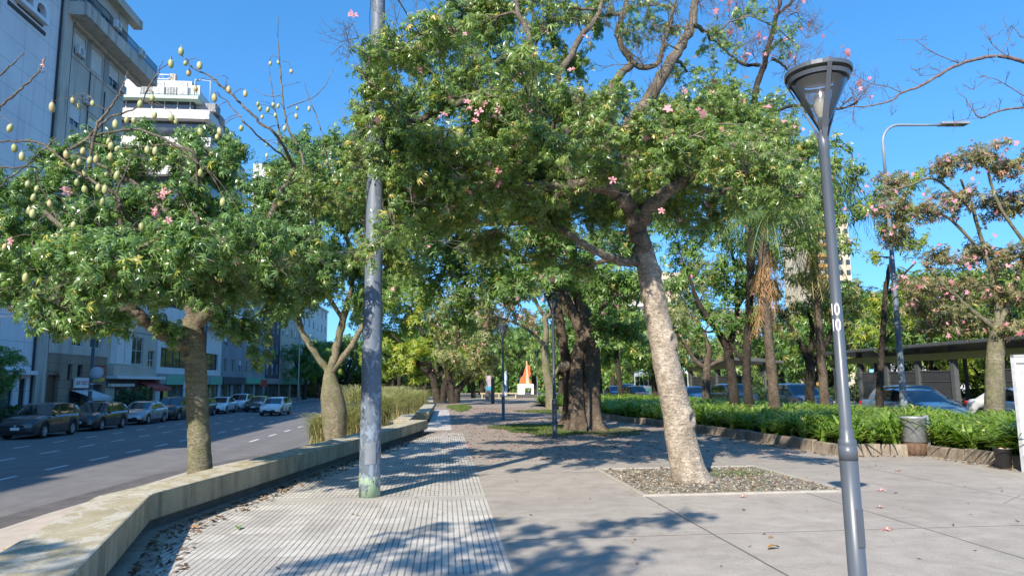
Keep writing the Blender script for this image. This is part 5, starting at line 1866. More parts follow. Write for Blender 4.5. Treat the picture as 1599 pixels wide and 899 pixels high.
# behind the camera: its crown throws the shade in the foreground
# behind and left of the camera: its crown throws the dappled shade in the foreground
SH = [(620, 835), (690, 818), (760, 815), (830, 830), (900, 835), (960, 822), (1030, 812), (1085, 803), (700, 862), (790, 858), (870, 868), (930, 872), (560, 868), (820, 895), (880, 899), (480, 885), (640, 890), (740, 890), (60, 880), (130, 895), (30, 850)]
cl = []
for (x, y) in SH:
    h = rs.uniform(5.4, 7.2)
    g = G(x, y, .45 if x < 200 else 0)
    k_ = h / math.tan(SUN_EL)
    cl.append((g + np.array([SUN_TO[0] * k_, SUN_TO[1] * k_, h]), np.array([.5, .5, .3]) * rs.uniform(.8, 1.25), .8))
bS = np.array([-5.3, -4.6, 0])
grow('silk_floss_tree', 'tree behind the camera whose crown shades the front of the path', bS, [(np.array([bS + np.array([0, 0, -.1]), bS + np.array([.1, .1, 2]), bS + np.array([.3, .4, 4.2]), bS + np.array([.8, .7, 5.6])]), [.3, .26, .22, .14])],
     [(np.array([bS + np.array([.4, .5, 4.4]), bS + np.array([2, 1.4, 5.4]), bS + np.array([4, 2.2, 6])]), .12, .04), (np.array([bS + np.array([.5, .5, 4.6]), bS + np.array([1, 2.4, 5.6]), bS + np.array([1.8, 4, 6])]), .1, .04)],
     cl, L_OLIVE, B_OLIVE, 99, T_NEAR, 26, 10, 1.0)
W4 = 'in the far line across the end of the view'
for k in range(22):
    far((0, 3, 1, 0)[k % 4], -24 + k * 4.6, 150 + (k % 3) * 7, -.5, 1.25 + .2 * (k % 2), W4)

# ================================================================== BUILDINGS
def glass_dark(name='window_glass', c=(.03, .035, .04), rough=.06):
    if name in MATS:
        return MATS[name]
    t = NT(name)
    t.base(t.ramp(t.noise(t.pos(), .8, 3), [(.35, tuple(q * .6 for q in c)), (.65, tuple(q * 1.8 for q in c))]))
    t.p(rough=rough, spec=.8)
    MATS[name] = t.m
    return t.m


def wall_mat(name, lo, hi, dirt=(.09, .08, .07), amount=.5, panel=None, sc=.35):
    t = NT(name)
    v = t.pos()
    c = t.ramp(t.noise(v, sc, 5, .6), [(.3, lo), (.7, hi)])
    c = t.mix(.3, c, t.ramp(t.noise(v, 12, 4, .7), [(.3, .3), (.7, .7)]), 'OVERLAY')
    runs = t.ramp(t.noise(t.pos((1.2, 1.2, .08)), 1.4, 5, .7), [(.52, 0.), (.72, amount)])
    c = t.mix(runs, c, dirt)
    if panel:
        sep = t.n('SeparateXYZ')
        t.set(sep.inputs[0], v)
        a = t.math('LESS_THAN', t.math('FRACT', t.math('DIVIDE', sep.outputs[1], panel[0])), .02 / panel[0] * 1.6)
        b_ = t.math('LESS_THAN', t.math('FRACT', t.math('DIVIDE', sep.outputs[2], panel[1])), .02 / panel[1] * 1.6)
        c = t.mix(t.math('MULTIPLY', t.math('MAXIMUM', a, b_), .6), c, dirt)
    t.base(c)
    t.p(rough=.85, spec=.3)
    t.bump(t.noise(v, 14, 4, .7), .2, .01)
    return t.m


W_PANEL = wall_mat('panel_wall', (.64, .65, .67), (.74, .74, .75), (.2, .2, .21), .25, (2.6, 1.5))
W_BEIGE = wall_mat('stained_render', (.43, .395, .34), (.57, .525, .455), (.10, .09, .08), .75)
W_STONE = wall_mat('brown_stone', (.22, .17, .12), (.32, .25, .18), (.10, .08, .06), .6, (1.1, .55))
W_CREAM = wall_mat('cream_render', (.44, .39, .31), (.54, .49, .40), (.16, .14, .11), .4)
W_WHITE = wall_mat('white_render', (.62, .61, .58), (.74, .73, .70), (.32, .31, .29), .35)
W_GREY = wall_mat('grey_render', (.26, .26, .26), (.36, .36, .35), (.1, .1, .1), .5)
W_BLUE = wall_mat('dusty_grey', (.22, .23, .25), (.30, .31, .33), (.1, .1, .1), .5)
W_DARK = wall_mat('dark_cladding', (.06, .06, .065), (.10, .10, .105), (.03, .03, .03), .4)
W_SAND = wall_mat('sand_render', (.50, .42, .29), (.60, .52, .38), (.3, .25, .18), .3)
M_GLASS = glass_dark()
M_SHUT = plain('roller_shutter', (.66, .65, .61), .6, .1, 2)
M_FRAME = plain('window_frame', (.55, .55, .54), .5, .1, 3)
M_DFRAME = plain('dark_frame', (.05, .05, .052), .5, .15, 3)
M_AC = plain('air_unit', (.62, .62, .60), .5, .1, 3)
M_ACD = plain('air_grille', (.10, .10, .10), .6, .2, 3)
M_RAIL = plain('iron_rail', (.035, .037, .04), .5, .2, 5)


def facade(b, ax, a0, a1, z0, z1, fixed, out, openings, rev=.18, m=0):
    """wall face with real openings. ax 'y': face at x=fixed, spread along y; ax 'x': face at y=fixed, spread along x.
    out is +1 or -1, the side the face looks to"""
    A = sorted({a0, a1, *[q for o in openings for q in o[:2]]})
    Z = sorted({z0, z1, *[q for o in openings for q in o[2:4]]})

    def pt(a, z, d=0):
        return (fixed - out * d, a, z) if ax == 'y' else (a, fixed - out * d, z)
    for i in range(len(A) - 1):
        for j in range(len(Z) - 1):
            ca, cz = (A[i] + A[i + 1]) / 2, (Z[j] + Z[j + 1]) / 2
            if any(o[0] < ca < o[1] and o[2] < cz < o[3] for o in openings):
                continue
            b.add([pt(A[i], Z[j]), pt(A[i + 1], Z[j]), pt(A[i + 1], Z[j + 1]), pt(A[i], Z[j + 1])], [(0, 1, 2, 3)], m, False)
    for o in openings:
        y0, y1, za, zb = o[:4]
        for p, q in (((y0, za), (y1, za)), ((y1, za), (y1, zb)), ((y1, zb), (y0, zb)), ((y0, zb), (y0, za))):
            b.add([pt(*p), pt(*q), pt(*q, rev), pt(*p, rev)], [(0, 1, 2, 3)], m, False)


def window(root, ax, fixed, out, o, org, rev=.16, frame_m=None, glass=None, shutter=0.0, bars=1, hbars=0):
    """frame, pane and blind set in an opening; the window is the part, its pane and blind are sub-parts"""
    y0, y1, z0, z1 = o[:4]

    def bx(b, a0, a1, za, zb, d0, d1):
        if ax == 'y':
            b.box((fixed - out * d0 - org[0], a0 - org[1], za - org[2]), (fixed - out * d1 - org[0], a1 - org[1], zb - org[2]))
        else:
            b.box((a0 - org[0], fixed - out * d0 - org[1], za - org[2]), (a1 - org[0], fixed - out * d1 - org[1], zb - org[2]))
    f = MB()
    w = .06
    bx(f, y0, y0 + w, z0, z1, rev - .07, rev)
    bx(f, y1 - w, y1, z0, z1, rev - .07, rev)
    bx(f, y0 + w, y1 - w, z0, z0 + w, rev - .07, rev)
    bx(f, y0 + w, y1 - w, z1 - w, z1, rev - .07, rev)
    for k in range(bars):
        c = y0 + (y1 - y0) * (k + 1) / (bars + 1)
        bx(f, c - .025, c + .025, z0 + w, z1 - w, rev - .065, rev)
    for k in range(hbars):
        c = z0 + (z1 - z0) * (k + 1) / (hbars + 1)
        bx(f, y0 + w, y1 - w, c - .02, c + .02, rev - .06, rev)
    win = f.build('window', frame_m or M_FRAME, root)
    g = MB()
    bx(g, y0, y1, z0, z1, rev - .02, rev - .012)
    g.build('pane', glass or M_GLASS, win)
    if shutter > 0:
        s = MB()
        zs = z1 - (z1 - z0) * shutter
        n = max(3, int((z1 - zs) / .09))
        for k in range(n):
            a, c = zs + (z1 - zs) * k / n, zs + (z1 - zs) * (k + 1) / n
            bx(s, y0 + .01, y1 - .01, a, c - .012, rev - .10, rev - .075)
        s.build('roller_blind', M_SHUT, win)
    return win


def body(root, org, x0, x1, y0, y1, z0, z1, m, front=None, name='wall', south=None, rev=.18):
    """walls and roof; front: openings in the street face (x1), south: openings in the face towards the camera (y0)"""
    b = MB()
    facade(b, 'y', y0, y1, z0, z1, x1, 1, front or [], rev)
    facade(b, 'x', x0, x1, z0, z1, y0, -1, south or [], rev)
    b.quad((x0, y0, z0), (x0, y1, z0), (x0, y1, z1), (x0, y0, z1))
    b.quad((x0, y1, z0), (x1, y1, z0), (x1, y1, z1), (x0, y1, z1))
    b.quad((x0, y0, z1), (x1, y0, z1), (x1, y1, z1), (x0, y1, z1))
    b.v = [(x - org[0], y - org[1], z - org[2]) for x, y, z in b.v]
    return b.build(name, m, root)


def lbox(root, org, name, m, *boxes, bevel=0):
    b = MB()
    for a, c in boxes:
        b.box(tuple(np.array(a) - org), tuple(np.array(c) - org))
    return b.build(name, m, root, bevel=bevel)


def ac_unit(root, org, c, ax='y', out=1, w=.8, h=.58, d=.3, fans=1, m=None):
    """outdoor air conditioner: casing with a round grille (or two)"""
    c = np.array(c, float) - org
    b = MB()
    u = np.array([0, 1., 0]) if ax == 'y' else np.array([1., 0, 0])
    nrm = np.array([out, 0., 0]) if ax == 'y' else np.array([0, out, 0.])
    b.obox(c, u * w / 2, nrm * d / 2, (0, 0, h / 2))
    o = b.build('air_conditioner', m or M_AC, root, bevel=.02)
    b = MB()
    for k in range(fans):
        cc = c + nrm * (d / 2 + .004) + np.array([0, 0, h * ((k + .5) / fans - .5)])
        r = min(h / fans, w) * .40
        n = 18
        for (ra, rb) in ((r, r * .82), (r * .68, r * .52), (r * .38, r * .2)):
            V = []
            for i in range(n):
                a = i * 2 * math.pi / n
                for q in (ra, rb):
                    V.append(cc + q * (math.cos(a) * u + math.sin(a) * np.array([0, 0, 1.])))
            b.add(V, [(2 * i, 2 * ((i + 1) % n), 2 * ((i + 1) % n) + 1, 2 * i + 1) for i in range(n)])
    b.build('fan_grille', M_ACD, o)
    return o


FX = -26.0
GZ = PAVE_Z + .02

# ---- A: tall panelled bank building with the big letter
oA = np.array([FX, 40, GZ])
A = thing('office_building', 'tall pale panelled building with a big raised letter B, at the left edge', 'building', oA)
opA = [(43.0 + k * 0, 45.0, 0.0, 2.5) for k in range(1)] + [(46.2, 47.4, 0.0, 2.6), (38.0, 42.4, 0.0, 2.5)]
body(A, oA, -44, FX, 30, 47.9, GZ, 36, W_PANEL, [(43.2, 46.0, GZ + .3, 2.3), (46.6, 47.3, GZ + .3, 2.3), (38, 42.6, GZ + .3, 2.3)])
for o in ((43.2, 46.0, GZ + .3, 2.3), (46.6, 47.3, GZ + .3, 2.3), (38, 42.6, GZ + .3, 2.3)):
    window(A, 'y', FX, 1, o, oA, .17, M_DFRAME, glass_dark('teal_glass', (.03, .06, .07)), 0, 2)
lbox(A, oA, 'cornice', W_PANEL, ((FX, 38, 2.5), (FX + .5, 47.6, 2.75)))
lbox(A, oA, 'drain_pipe', M_RAIL, ((FX + .02, 47.75, GZ), (FX + .12, 47.85, 34)))
# a rounded pilaster at the right end of the panelled wall
lbox(A, oA, 'pilaster', W_BEIGE, ((FX - 3, 47.91, GZ), (FX + .25, 49.0, 35.6)))
# the letter lies on its back, running down the wall
cB = W_ = None
u_, w_ = np.array([0, 0, 1.0]), np.array([0, -1.0, 0])
text_mesh('letter', 'B', 4.7, plain('letter_metal', (.70, .71, .72), .4, .1, 2), A, frame(Vector((FX + .22 - oA[0], 44.45 - oA[1], 25.40 - oA[2])), u_, w_), .2, sx=.56)
lbox(A, oA, 'letter_shadow', W_DARK, ((FX + .001, 43.1, 24.75), (FX + .03, 45.9, 26.2)))  # dark sheet standing in for the deep shadow inside the letter
lbox(A, oA, 'letter_underside', W_DARK, ((FX + .002, 42.2, 24.3), (FX + .06, 46.2, 24.55)))  # dark bar on the wall, drawn as the letter's underside

# ---- B: old stained apartment block with balconies
oB = np.array([FX, 49, GZ])
B = thing('apartment_building', 'stained beige apartment block with a long balcony and brown stone foot', 'building', oB)
opB = []
shB = {}
for z0 in np.arange(4.6, 22.0, 3.05):
    for (a, c) in ((49.9, 51.3), (52.4, 53.9), (55.0, 56.6)):
        opB.append((a, c, z0, z0 + 1.5))
        shB[(a, z0)] = rnd.choice([.35, .5, .7, .45, .6])
top3 = [(49.8, 51.3, 24.9, 26.5), (52.2, 53.9, 24.9, 26.5), (55.0, 56.6, 24.9, 26.5)]
top4 = [(50.3, 51.8, 28.3, 30.4), (53.2, 54.6, 28.3, 30.4), (55.4, 56.8, 28.3, 30.4)]
rowsB = [o for o in opB if o[3] < 23.9]
body(B, oB, -40, FX, 49.01, 57.6, 4.0, 31.2, W_BEIGE, rowsB + top3 + top4)
for o in rowsB:
    window(B, 'y', FX, 1, o, oB, shutter=shB[(o[0], o[2])])
for o, s in zip(top3, (.75, .95, .55)):
    window(B, 'y', FX, 1, o, oB, shutter=s)
for o in top4:
    window(B, 'y', FX, 1, o, oB, shutter=.3)
lbox(B, oB, 'sill_band', W_BEIGE, ((FX, 49.0, 24.55), (FX + .06, 57.6, 24.7)), ((FX, 49.0, 21.6), (FX + .06, 57.6, 21.7)))
lbox(B, oB, 'pier', W_GREY, ((FX + .001, 51.5, 24.75), (FX + .05, 52.05, 26.7)))
lbox(B, oB, 'pier', W_GREY, ((FX + .001, 54.1, 24.75), (FX + .05, 54.8, 26.7)))
# balcony slab with parapet, tapering brackets, rail
lbox(B, oB, 'balcony', W_BEIGE, ((FX, 48.3, 27.0), (FX + 1.45, 60.3, 27.22)), ((FX + 1.30, 48.3, 27.22), (FX + 1.45, 60.3, 27.95)), ((FX, 48.3, 27.22), (FX + 1.3, 48.42, 27.95)),
     ((FX, 60.18, 27.22), (FX + 1.3, 60.3, 27.95)), ((FX, 48.8, 26.75), (FX + .35, 59.9, 27.0)))
b = MB()
for z in (28.25, 28.75):
    b.box((FX + 1.36 - oB[0], 48.3 - oB[1], z - oB[2]), (FX + 1.40 - oB[0], 60.3 - oB[1], z + .035 - oB[2]))
    b.box((FX - oB[0], 48.33 - oB[1], z - oB[2]), (FX + 1.4 - oB[0], 48.37 - oB[1], z + .035 - oB[2]))
y = 48.35
while y < 60.3:
    b.box((FX + 1.37 - oB[0], y - oB[1], 27.95 - oB[2]), (FX + 1.40 - oB[0], y + .04 - oB[1], 28.75 - oB[2]))
    y += .16
x = FX + .1
while x < FX + 1.4:
    b.box((x - oB[0], 48.34 - oB[1], 27.95 - oB[2]), (x + .02 - oB[0], 48.36 - oB[1], 28.75 - oB[2]))
    x += .16
b.build('railing', M_RAIL, B)
lbox(B, oB, 'attic', W_BEIGE, ((-38, 49.6, 31.2), (FX - 1.3, 58.4, 34.2)))
lbox(B, oB, 'upper_balcony', W_BEIGE, ((FX, 49.2, 31.21), (FX + .7, 58.6, 31.4)), ((FX + .6, 49.2, 31.4), (FX + .7, 58.6, 31.9)))
for c in ((FX + .2, 50.2, 25.2), (FX + .2, 56.9, 25.3), (FX + 1.62, 52.3, 28.35), (FX + 1.62, 56.6, 28.25), (FX + .2, 51.7, 22.2), (FX + .2, 54.6, 19.2)):
    ac_unit(B, oB, c)
b = MB()
for (y, z0, z1) in ((49.35, GZ, 30), (52.1, 14, 24.6), (54.4, 12, 24)):
    b.tube([(FX + .06 - oB[0], y - oB[1], z0 - oB[2]), (FX + .06 - oB[0], y + .02 - oB[1], z1 - oB[2])], .035, 6)
b.build('drain_pipe', M_RAIL, B)
# stone foot with the arched door
opf = [(49.4, 50.85, GZ, 2.55), (52.3, 54.4, GZ, 1.6), (54.7, 57.0, GZ, 1.9), (51.9, 52.5, 2.2, 3.3), (53.2, 54.0, 2.45, 3.3), (55.0, 55.5, 2.3, 3.2)]
body(B, oB, -40, FX + .12, 49.005, 57.61, GZ, 4.0, W_STONE, opf, 'stone_foot', rev=.3)
M_WOOD = plain('door_wood', (.10, .055, .03), .6, .25, 4, .2, 30)
dr = lbox(B, oB, 'door', M_WOOD, ((FX - .16, 49.42, GZ), (FX - .12, 50.83, 2.53)))
b = MB()                                     # arch ring over the door
for k in range(9):
    a0, a1 = math.pi * k / 9, math.pi * (k + 1) / 9
    P4 = [(r, a) for r, a in ((.74, a0), (.95, a0), (.95, a1), (.74, a1))]
    b.extrude([(r * math.cos(a) * 1.0, r * math.sin(a) * .55) for r, a in P4], (FX + .125 - oB[0], 50.12 - oB[1], 2.35 - oB[2]), (0, 1, 0), (0, 0, 1), (.05, 0, 0))
b.build('door_arch', W_STONE, B)
lbox(B, oB, 'shop_opening', W_DARK, ((FX - .2, 52.3, GZ), (FX - .15, 54.4, 1.6)), ((FX - .2, 54.7, GZ), (FX - .15, 57.0, 1.9)))
for o in opf[3:]:
    window(B, 'y', FX + .12, 1, o, oB, .25, M_DFRAME, None, 0, 0)

M_SIGNW = plain('sign_white', (.70, .70, .68), .5, .08, 3)
M_SIGNR = plain('sign_red', (.50, .07, .05), .5, .12, 3)
M_SIGNY = plain('sign_yellow', (.65, .45, .06), .5, .1, 3)
M_INKR = plain('ink_red', (.45, .06, .06), .5, .1, 3)
M_INKW = plain('ink_white', (.75, .75, .72), .5, .05, 3)
M_GREENS = plain('sign_green', (.12, .42, .28), .5, .1, 3)


def scrawl(root, name, m, c, u, w, width, height, depth=.01, seed=1, lines=1):
    """lettering too small to read: a run of strokes"""
    r = random.Random(seed)
    b = MB()
    c, u, w = map(np.array, (c, u, w))
    n = np.cross(u, w)
    for l in range(lines):
        a = -width / 2
        z0 = height / 2 - (l + .5) * height / lines
        h = height / lines * .62
        while a < width / 2 - h * .5:
            L_ = h * r.uniform(.45, .7)
            k = r.randint(0, 3)
            st = L_ * .24
            cc = c + u * (a + L_ / 2) + w * z0
            b.obox(cc - u * (L_ / 2 - st / 2), u * st / 2, w * h / 2, n * depth)
            if k != 1:
                b.obox(cc + u * (L_ / 2 - st / 2), u * st / 2, w * h / 2, n * depth * .9)
            if k != 2:
                b.obox(cc + w * (h / 2 - st / 2), u * (L_ / 2 - st), w * st / 2, n * depth * .8)
            if k in (1, 3):
                b.obox(cc - w * (h / 2 - st / 2), u * (L_ / 2 - st), w * st / 2, n * depth * .8)
            a += L_ + h * .18
    return b.build(name, m, root)


# signs and awnings of the stone foot
s = thing('shop_sign', 'red hanging sign with a yellow band on the brown stone foot', 'sign', (FX + .6, 56.0, 2.4))
b = MB(); b.box((-.45, -.9, 0), (.5, -.84, .85)); b.build('red_board', M_SIGNR, s)
b = MB(); b.box((-.45, -.905, -.26), (.5, -.845, -.002)); b.build('yellow_band', M_SIGNY, s)
scrawl(s, 'lettering', M_INKW, (.02, -.91, .42), (1, 0, 0), (0, 0, 1), .8, .7, .006, 4, 3)
b = MB(); b.tube([(-.5, -.87, .86), (.5, -.87, .86)], .02, 6); b.build('bracket', M_RAIL, s)
s = thing('shop_sign', 'white sign board with red lettering over the small pale awning', 'sign', (FX + .3, 53.4, 1.62))
b = MB(); b.box((0, -1.0, .05), (.12, 1.15, .75)); b.build('board', M_SIGNW, s)
scrawl(s, 'lettering', M_INKR, (.125, .08, .40), (0, 1, 0), (0, 0, 1), 1.8, .42, .006, 5, 1)
s = thing('awning', 'pale canvas awning below the white sign board', 'awning', (FX + .13, 53.6, 1.55))
b = MB()
b.extrude([(0, 0), (1.5, -.55), (1.5, -.78), (1.46, -.78), (1.46, -.57), (0, -.04)], (0, -1.1, 0), (1, 0, 0), (0, 0, 1), (0, 2.9, 0))
b.build('canvas', plain('awning_canvas', (.55, .56, .55), .8, .1, 3), s)
b = MB()
for y in (-1.0, 1.7):
    b.tube([(.0, y, -.5), (1.46, y, -.6)], .02, 6)
b.build('stay', M_RAIL, s)

# ---- C0: cream shop house with bay window
oC = np.array([FX, 58, GZ])
Cc = thing('shop_house', 'two storey cream shop house with a white bay window and red awning', 'building', oC)
opc = [(62.0, 64.3, 3.6, 5.9), (65.4, 66.8, 3.2, 4.9), (59.4, 61.6, GZ + .2, 1.7), (62.2, 66.9, GZ + .2, 1.8)]
body(Cc, oC, -40, FX, 57.63, 67.4, GZ, 8.2, W_CREAM, opc)
for o in opc[:2]:
    window(Cc, 'y', FX, 1, o, oC, bars=1, hbars=1)
lbox(Cc, oC, 'bay_window', W_WHITE, ((FX, 58.3, 3.5), (FX + .5, 60.9, 6.6)))
lbox(Cc, oC, 'bay_mullion', W_GREY, ((FX + .5, 59.55, 3.6), (FX + .515, 59.62, 6.5)))
lbox(Cc, oC, 'ledge', W_WHITE, ((FX, 57.7, 2.35), (FX + .9, 67.3, 2.6)))
lbox(Cc, oC, 'parapet_panel', W_CREAM, ((FX, 57.7, 2.62), (FX + .6, 64.8, 3.45)))
lbox(Cc, oC, 'shop_band', W_DARK, ((FX, 57.7, 1.85), (FX + .1, 67.3, 2.34)))
lbox(Cc, oC, 'white_lintel', W_WHITE, ((FX + .1, 58.0, 1.75), (FX + .35, 62.2, 1.98)))
for o in opc[2:]:
    window(Cc, 'y', FX, 1, o, oC, .17, M_DFRAME, glass_dark('shop_glass', (.10, .11, .10), .05), 0, 3)
lbox(Cc, oC, 'cornice', W_CREAM, ((FX, 57.65, 7.9), (FX + .35, 67.38, 8.15)))
s = thing('awning', 'red canvas awning on the cream shop house', 'awning', (FX + .01, 65.2, 2.2))
b = MB()
b.extrude([(0, 0), (1.5, -.62), (1.5, -.88), (1.46, -.88), (1.46, -.65), (0, -.04)], (0, -1.9, 0), (1, 0, 0), (0, 0, 1), (0, 3.9, 0))
b.build('canvas', plain('awning_red', (.38, .06, .05), .8, .15, 3), s)
b = MB()
for y in (-1.8, 1.9):
    b.tube([(.0, y, -.6), (1.46, y, -.7)], .02, 6)
b.build('stay', M_RAIL, s)

# ---- C1: white house with black strip windows
oD = np.array([FX, 68, GZ])
D = thing('shop_house', 'white house with black strip windows over dark shopfronts', 'building', oD)
opd = [(68.2, 75.4, 3.5, 5.3), (78.3, 84.9, 3.5, 5.3), (68.5, 74.5, GZ + .2, 1.9), (75.5, 80, GZ + .2, 1.9), (81, 85.6, GZ + .2, 1.9)]
body(D, oD, -40, FX, 67.42, 86.0, GZ, 9.2, W_WHITE, opd)
for o in opd[:2]:
    window(D, 'y', FX, 1, o, oD, .25, M_DFRAME, None, 0, 3)
for o in opd[2:]:
    window(D, 'y', FX, 1, o, oD, .2, M_DFRAME, glass_dark('shop_glass'), 0, 2)
lbox(D, oD, 'fascia', W_GREY, ((FX, 67.5, 1.95), (FX + .3, 85.9, 2.9)))
lbox(D, oD, 'green_sign', M_GREENS, ((FX + .3, 69.0, 1.9), (FX + .36, 73.8, 2.75)))
lbox(D, oD, 'green_sign', M_GREENS, ((FX + .3, 81.5, 1.9), (FX + .36, 85.6, 2.75)))
lbox(D, oD, 'poster', M_SIGNY, ((FX + .01, 69.2, GZ + .4), (FX + .04, 70.2, 1.5)))

# ---- C2: stepped white apartment tower with air units on its terrace
YT = 74.0
def q(px, py): return P(px, py, YT)
oT = np.array([-33, YT, GZ])
T_ = thing('apartment_tower', 'stepped white tower with air conditioners on its top terrace, above the low houses', 'building', oT)
xl = q(150, 150)[0]
x_pent, x_slab, x_band = q(291, 120)[0], q(309, 158)[0], q(327, 175)[0]
z_top, z_slab0, z_slab1, z_b1, z_b0 = q(250, 116)[2], q(250, 153)[2], q(250, 148)[2], q(250, 170)[2], q(250, 184)[2]
lbox(T_, oT, 'penthouse', W_WHITE, ((xl, YT + 1.6, z_slab1), (x_pent, YT + 12, z_top)))
lbox(T_, oT, 'terrace_slab', plain('slab_green', (.42, .55, .45), .7, .12, 2), ((xl, YT, z_slab0), (x_slab, YT + 14, z_slab1)))
gl = lbox(T_, oT, 'glazed_floor', M_GLASS, ((xl, YT + .9, z_b1 - .2), (x_slab - .7, YT + 13, z_slab0)))
b = MB()
x = xl
while x < x_slab - .8:
    b.box((x - oT[0], YT + .84 - oT[1], z_b1 - oT[2]), (x + .07 - oT[0], YT + .89 - oT[1], z_slab0 - oT[2]))
    x += 1.3
b.build('mullions', M_FRAME, gl)
zz = z_b1
for k in range(7):
    h = z_b1 - z_b0
    lbox(T_, oT, 'parapet_band', W_WHITE, ((xl, YT, zz - h), (x_band + k * .25, YT + 14, zz)))
    gf = lbox(T_, oT, 'glazed_floor', M_GLASS, ((xl, YT + .9, zz - 3.0), (x_band - .7 + k * .25, YT + 13, zz - h)))
    zz -= 3.0
lbox(T_, oT, 'base_block', W_WHITE, ((xl, YT + .3, 8), (x_band, YT + 13.5, zz)))
b = MB()
zr = z_slab1 + .95
x = xl
while x < x_slab - .1:
    b.box((x - oT[0], YT + .10 - oT[1], z_slab1 - oT[2]), (x + .03 - oT[0], YT + .13 - oT[1], zr - oT[2]))
    x += .30
b.box((xl - oT[0], YT + .09 - oT[1], zr - oT[2]), (x_slab - oT[0], YT + .14 - oT[1], zr + .05 - oT[2]))
b.build('railing', M_FRAME, T_)
for (px, w_, h_, f) in ((222, 1.1, 1.0, 1), (243, .95, 1.5, 2), (263, 1.0, .95, 1), (280, .95, 1.5, 2), (301, .9, 1.1, 1)):
    c = q(px, 140)
    ac_unit(T_, oT, (c[0], YT + 1.0, z_slab1 + .35 + h_ / 2), 'x', -1, w_, h_, .4, f, W_GREY if f == 1 and px < 290 else None)
b = MB()                                     # lattice guard on the roof
zr0, zr1 = z_top + .02, q(240, 104)[2]
xa, xb = q(198, 110)[0], q(252, 110)[0]
for z in (zr0 + .3, zr1):
    b.box((xa - oT[0], YT + 2 - oT[1], z - oT[2]), (xb - oT[0], YT + 2.06 - oT[1], z + .07 - oT[2]))
x = xa
k = 0
while x < xb:
    b.tube([(x - oT[0], YT + 2.03 - oT[1], (zr0 if k % 2 else zr1) - oT[2]), (x + .45 - oT[0], YT + 2.03 - oT[1], (zr1 if k % 2 else zr0) - oT[2])], .035, 5)
    x += .45; k += 1
b.build('roof_lattice', M_GALV, T_)
lbox(T_, oT, 'chimney', W_BEIGE, ((xb + .0, YT + 2.2, z_top), (xb + .6, YT + 2.9, zr1 + .25)))
# plants and ledges down the street side, stepping
for k in range(9):
    y0 = YT + 1.5 + k * 1.7
    z1 = z_slab1 - .2 - k * .62
    lbox(T_, oT, 'balcony', W_GREY, ((x_slab - 1.5, y0, z1 - .9), (x_band + .15, y0 + 1.5, z1)))
b = MB()
b.tube([(x_slab - .6 - oT[0], YT + .6 - oT[1], z_slab1 - oT[2]), (x_slab - .6 - oT[0], YT + .6 - oT[1], z_top - .2 - oT[2]), (x_slab + .9 - oT[0], YT + .8 - oT[1], z_top - .25 - oT[2]), (x_slab + .95 - oT[0], YT + .8 - oT[1], z_slab0 - oT[2])], .05, 6)
b.build('pipe_frame', M_FRAME, T_)

# ---- farther blocks along the left street
def block(label, y0, y1, z1, m, fl0=3.4, step=3.1, nw=4, sh=.4, name='apartment_building', ww=1.3, x1=FX, seed=1):
    r = random.Random(seed)
    org = np.array([x1, y0, GZ])
    root = thing(name, label, 'building', org)
    ops = []
    z = fl0
    while z + 2 < z1:
        for k in range(nw):
            c = y0 + (y1 - y0) * (k + .5) / nw
            ops.append((c - ww / 2, c + ww / 2, z, z + 1.6))
        z += step
    shops = [(y0 + .5, (y0 + y1) / 2 - .4, GZ + .2, 1.9), ((y0 + y1) / 2 + .4, y1 - .5, GZ + .2, 1.9)]
    body(root, org, x1 - 14, x1, y0, y1, GZ, z1, m, ops + shops)
    for o in ops:
        window(root, 'y', x1, 1, o, org, .17, M_FRAME, None, r.choice([0, 0, .4, .7]), 1)
    for o in shops:
        window(root, 'y', x1, 1, o, org, .17, M_DFRAME, glass_dark('shop_glass'), 0, 2)
    lbox(root, org, 'fascia', r.choice([M_GREENS, W_DARK, M_SIGNW, W_GREY]), ((x1, y0 + .3, 2.0), (x1 + .35, y1 - .3, 2.8)))
    lbox(root, org, 'cornice', m, ((x1, y0 + .02, z1 - .4), (x1 + .3, y1 - .02, z1 - .02)))
    return root


block('narrow grey blue house with square window beyond the white one', 86.03, 95.5, 12.5, W_BLUE, nw=3, seed=3)
block('dusty grey apartment block with dark shop fascia', 95.6, 106.5, 17, W_GREY, nw=4, seed=4)
block('dark narrow block next to the street trees', 106.6, 115.5, 14, W_DARK, nw=3, seed=5)
block('far cream block half hidden behind the street trees', 115.6, 132, 20, W_CREAM, nw=5, seed=6)
block('far white block closing the left hand street', 132.1, 160, 18, W_WHITE, nw=6, seed=7)
# blocks of the same street outside the frame, whose shade falls on the road
SHADE = [(-62, -34, 20), (-33.9, -16, 20.2), (-15.9, -6, 21.0), (-5.9, 3.0, 20.2), (3.1, 17, 21.2), (17.1, 29.9, 20.2)]
for k, (a, c, z) in enumerate(SHADE):
    block('plain street block off to the left of the picture, number %s along' % ['one', 'two', 'three', 'four', 'five', 'six'][k], a, c, z, [W_CREAM, W_GREY, W_BEIGE][k % 3], nw=3, seed=20 + k)

# ---- far blocks beyond the avenue
def tower(label, c, w, d, h, m, bal=None, seed=1):
    root = thing('apartment_tower', label, 'building', c)
    b = MB()
    b.box((-w / 2, 0, -1), (w / 2, d, h))
    b.build('wall', m, root)
    r = random.Random(seed)
    z = 2.5
    n = 0
    while z + 2.4 < h:
        b = MB()
        k = -w / 2 + .6
        while k < w / 2 - 1.2:
            b.box((k, -.02, z), (k + 1.2, .02, z + 1.5))
            k += 2.2
        g = b.build('window_row', M_GLASS, root)
        if bal:
            b = MB()
            b.box((-w / 2 + .3, -1.2, z - .9), (w / 2 * .3, -.0, z - .05))
            b.build('balcony', bal, root)
        z += 3
        n += 1
    return root


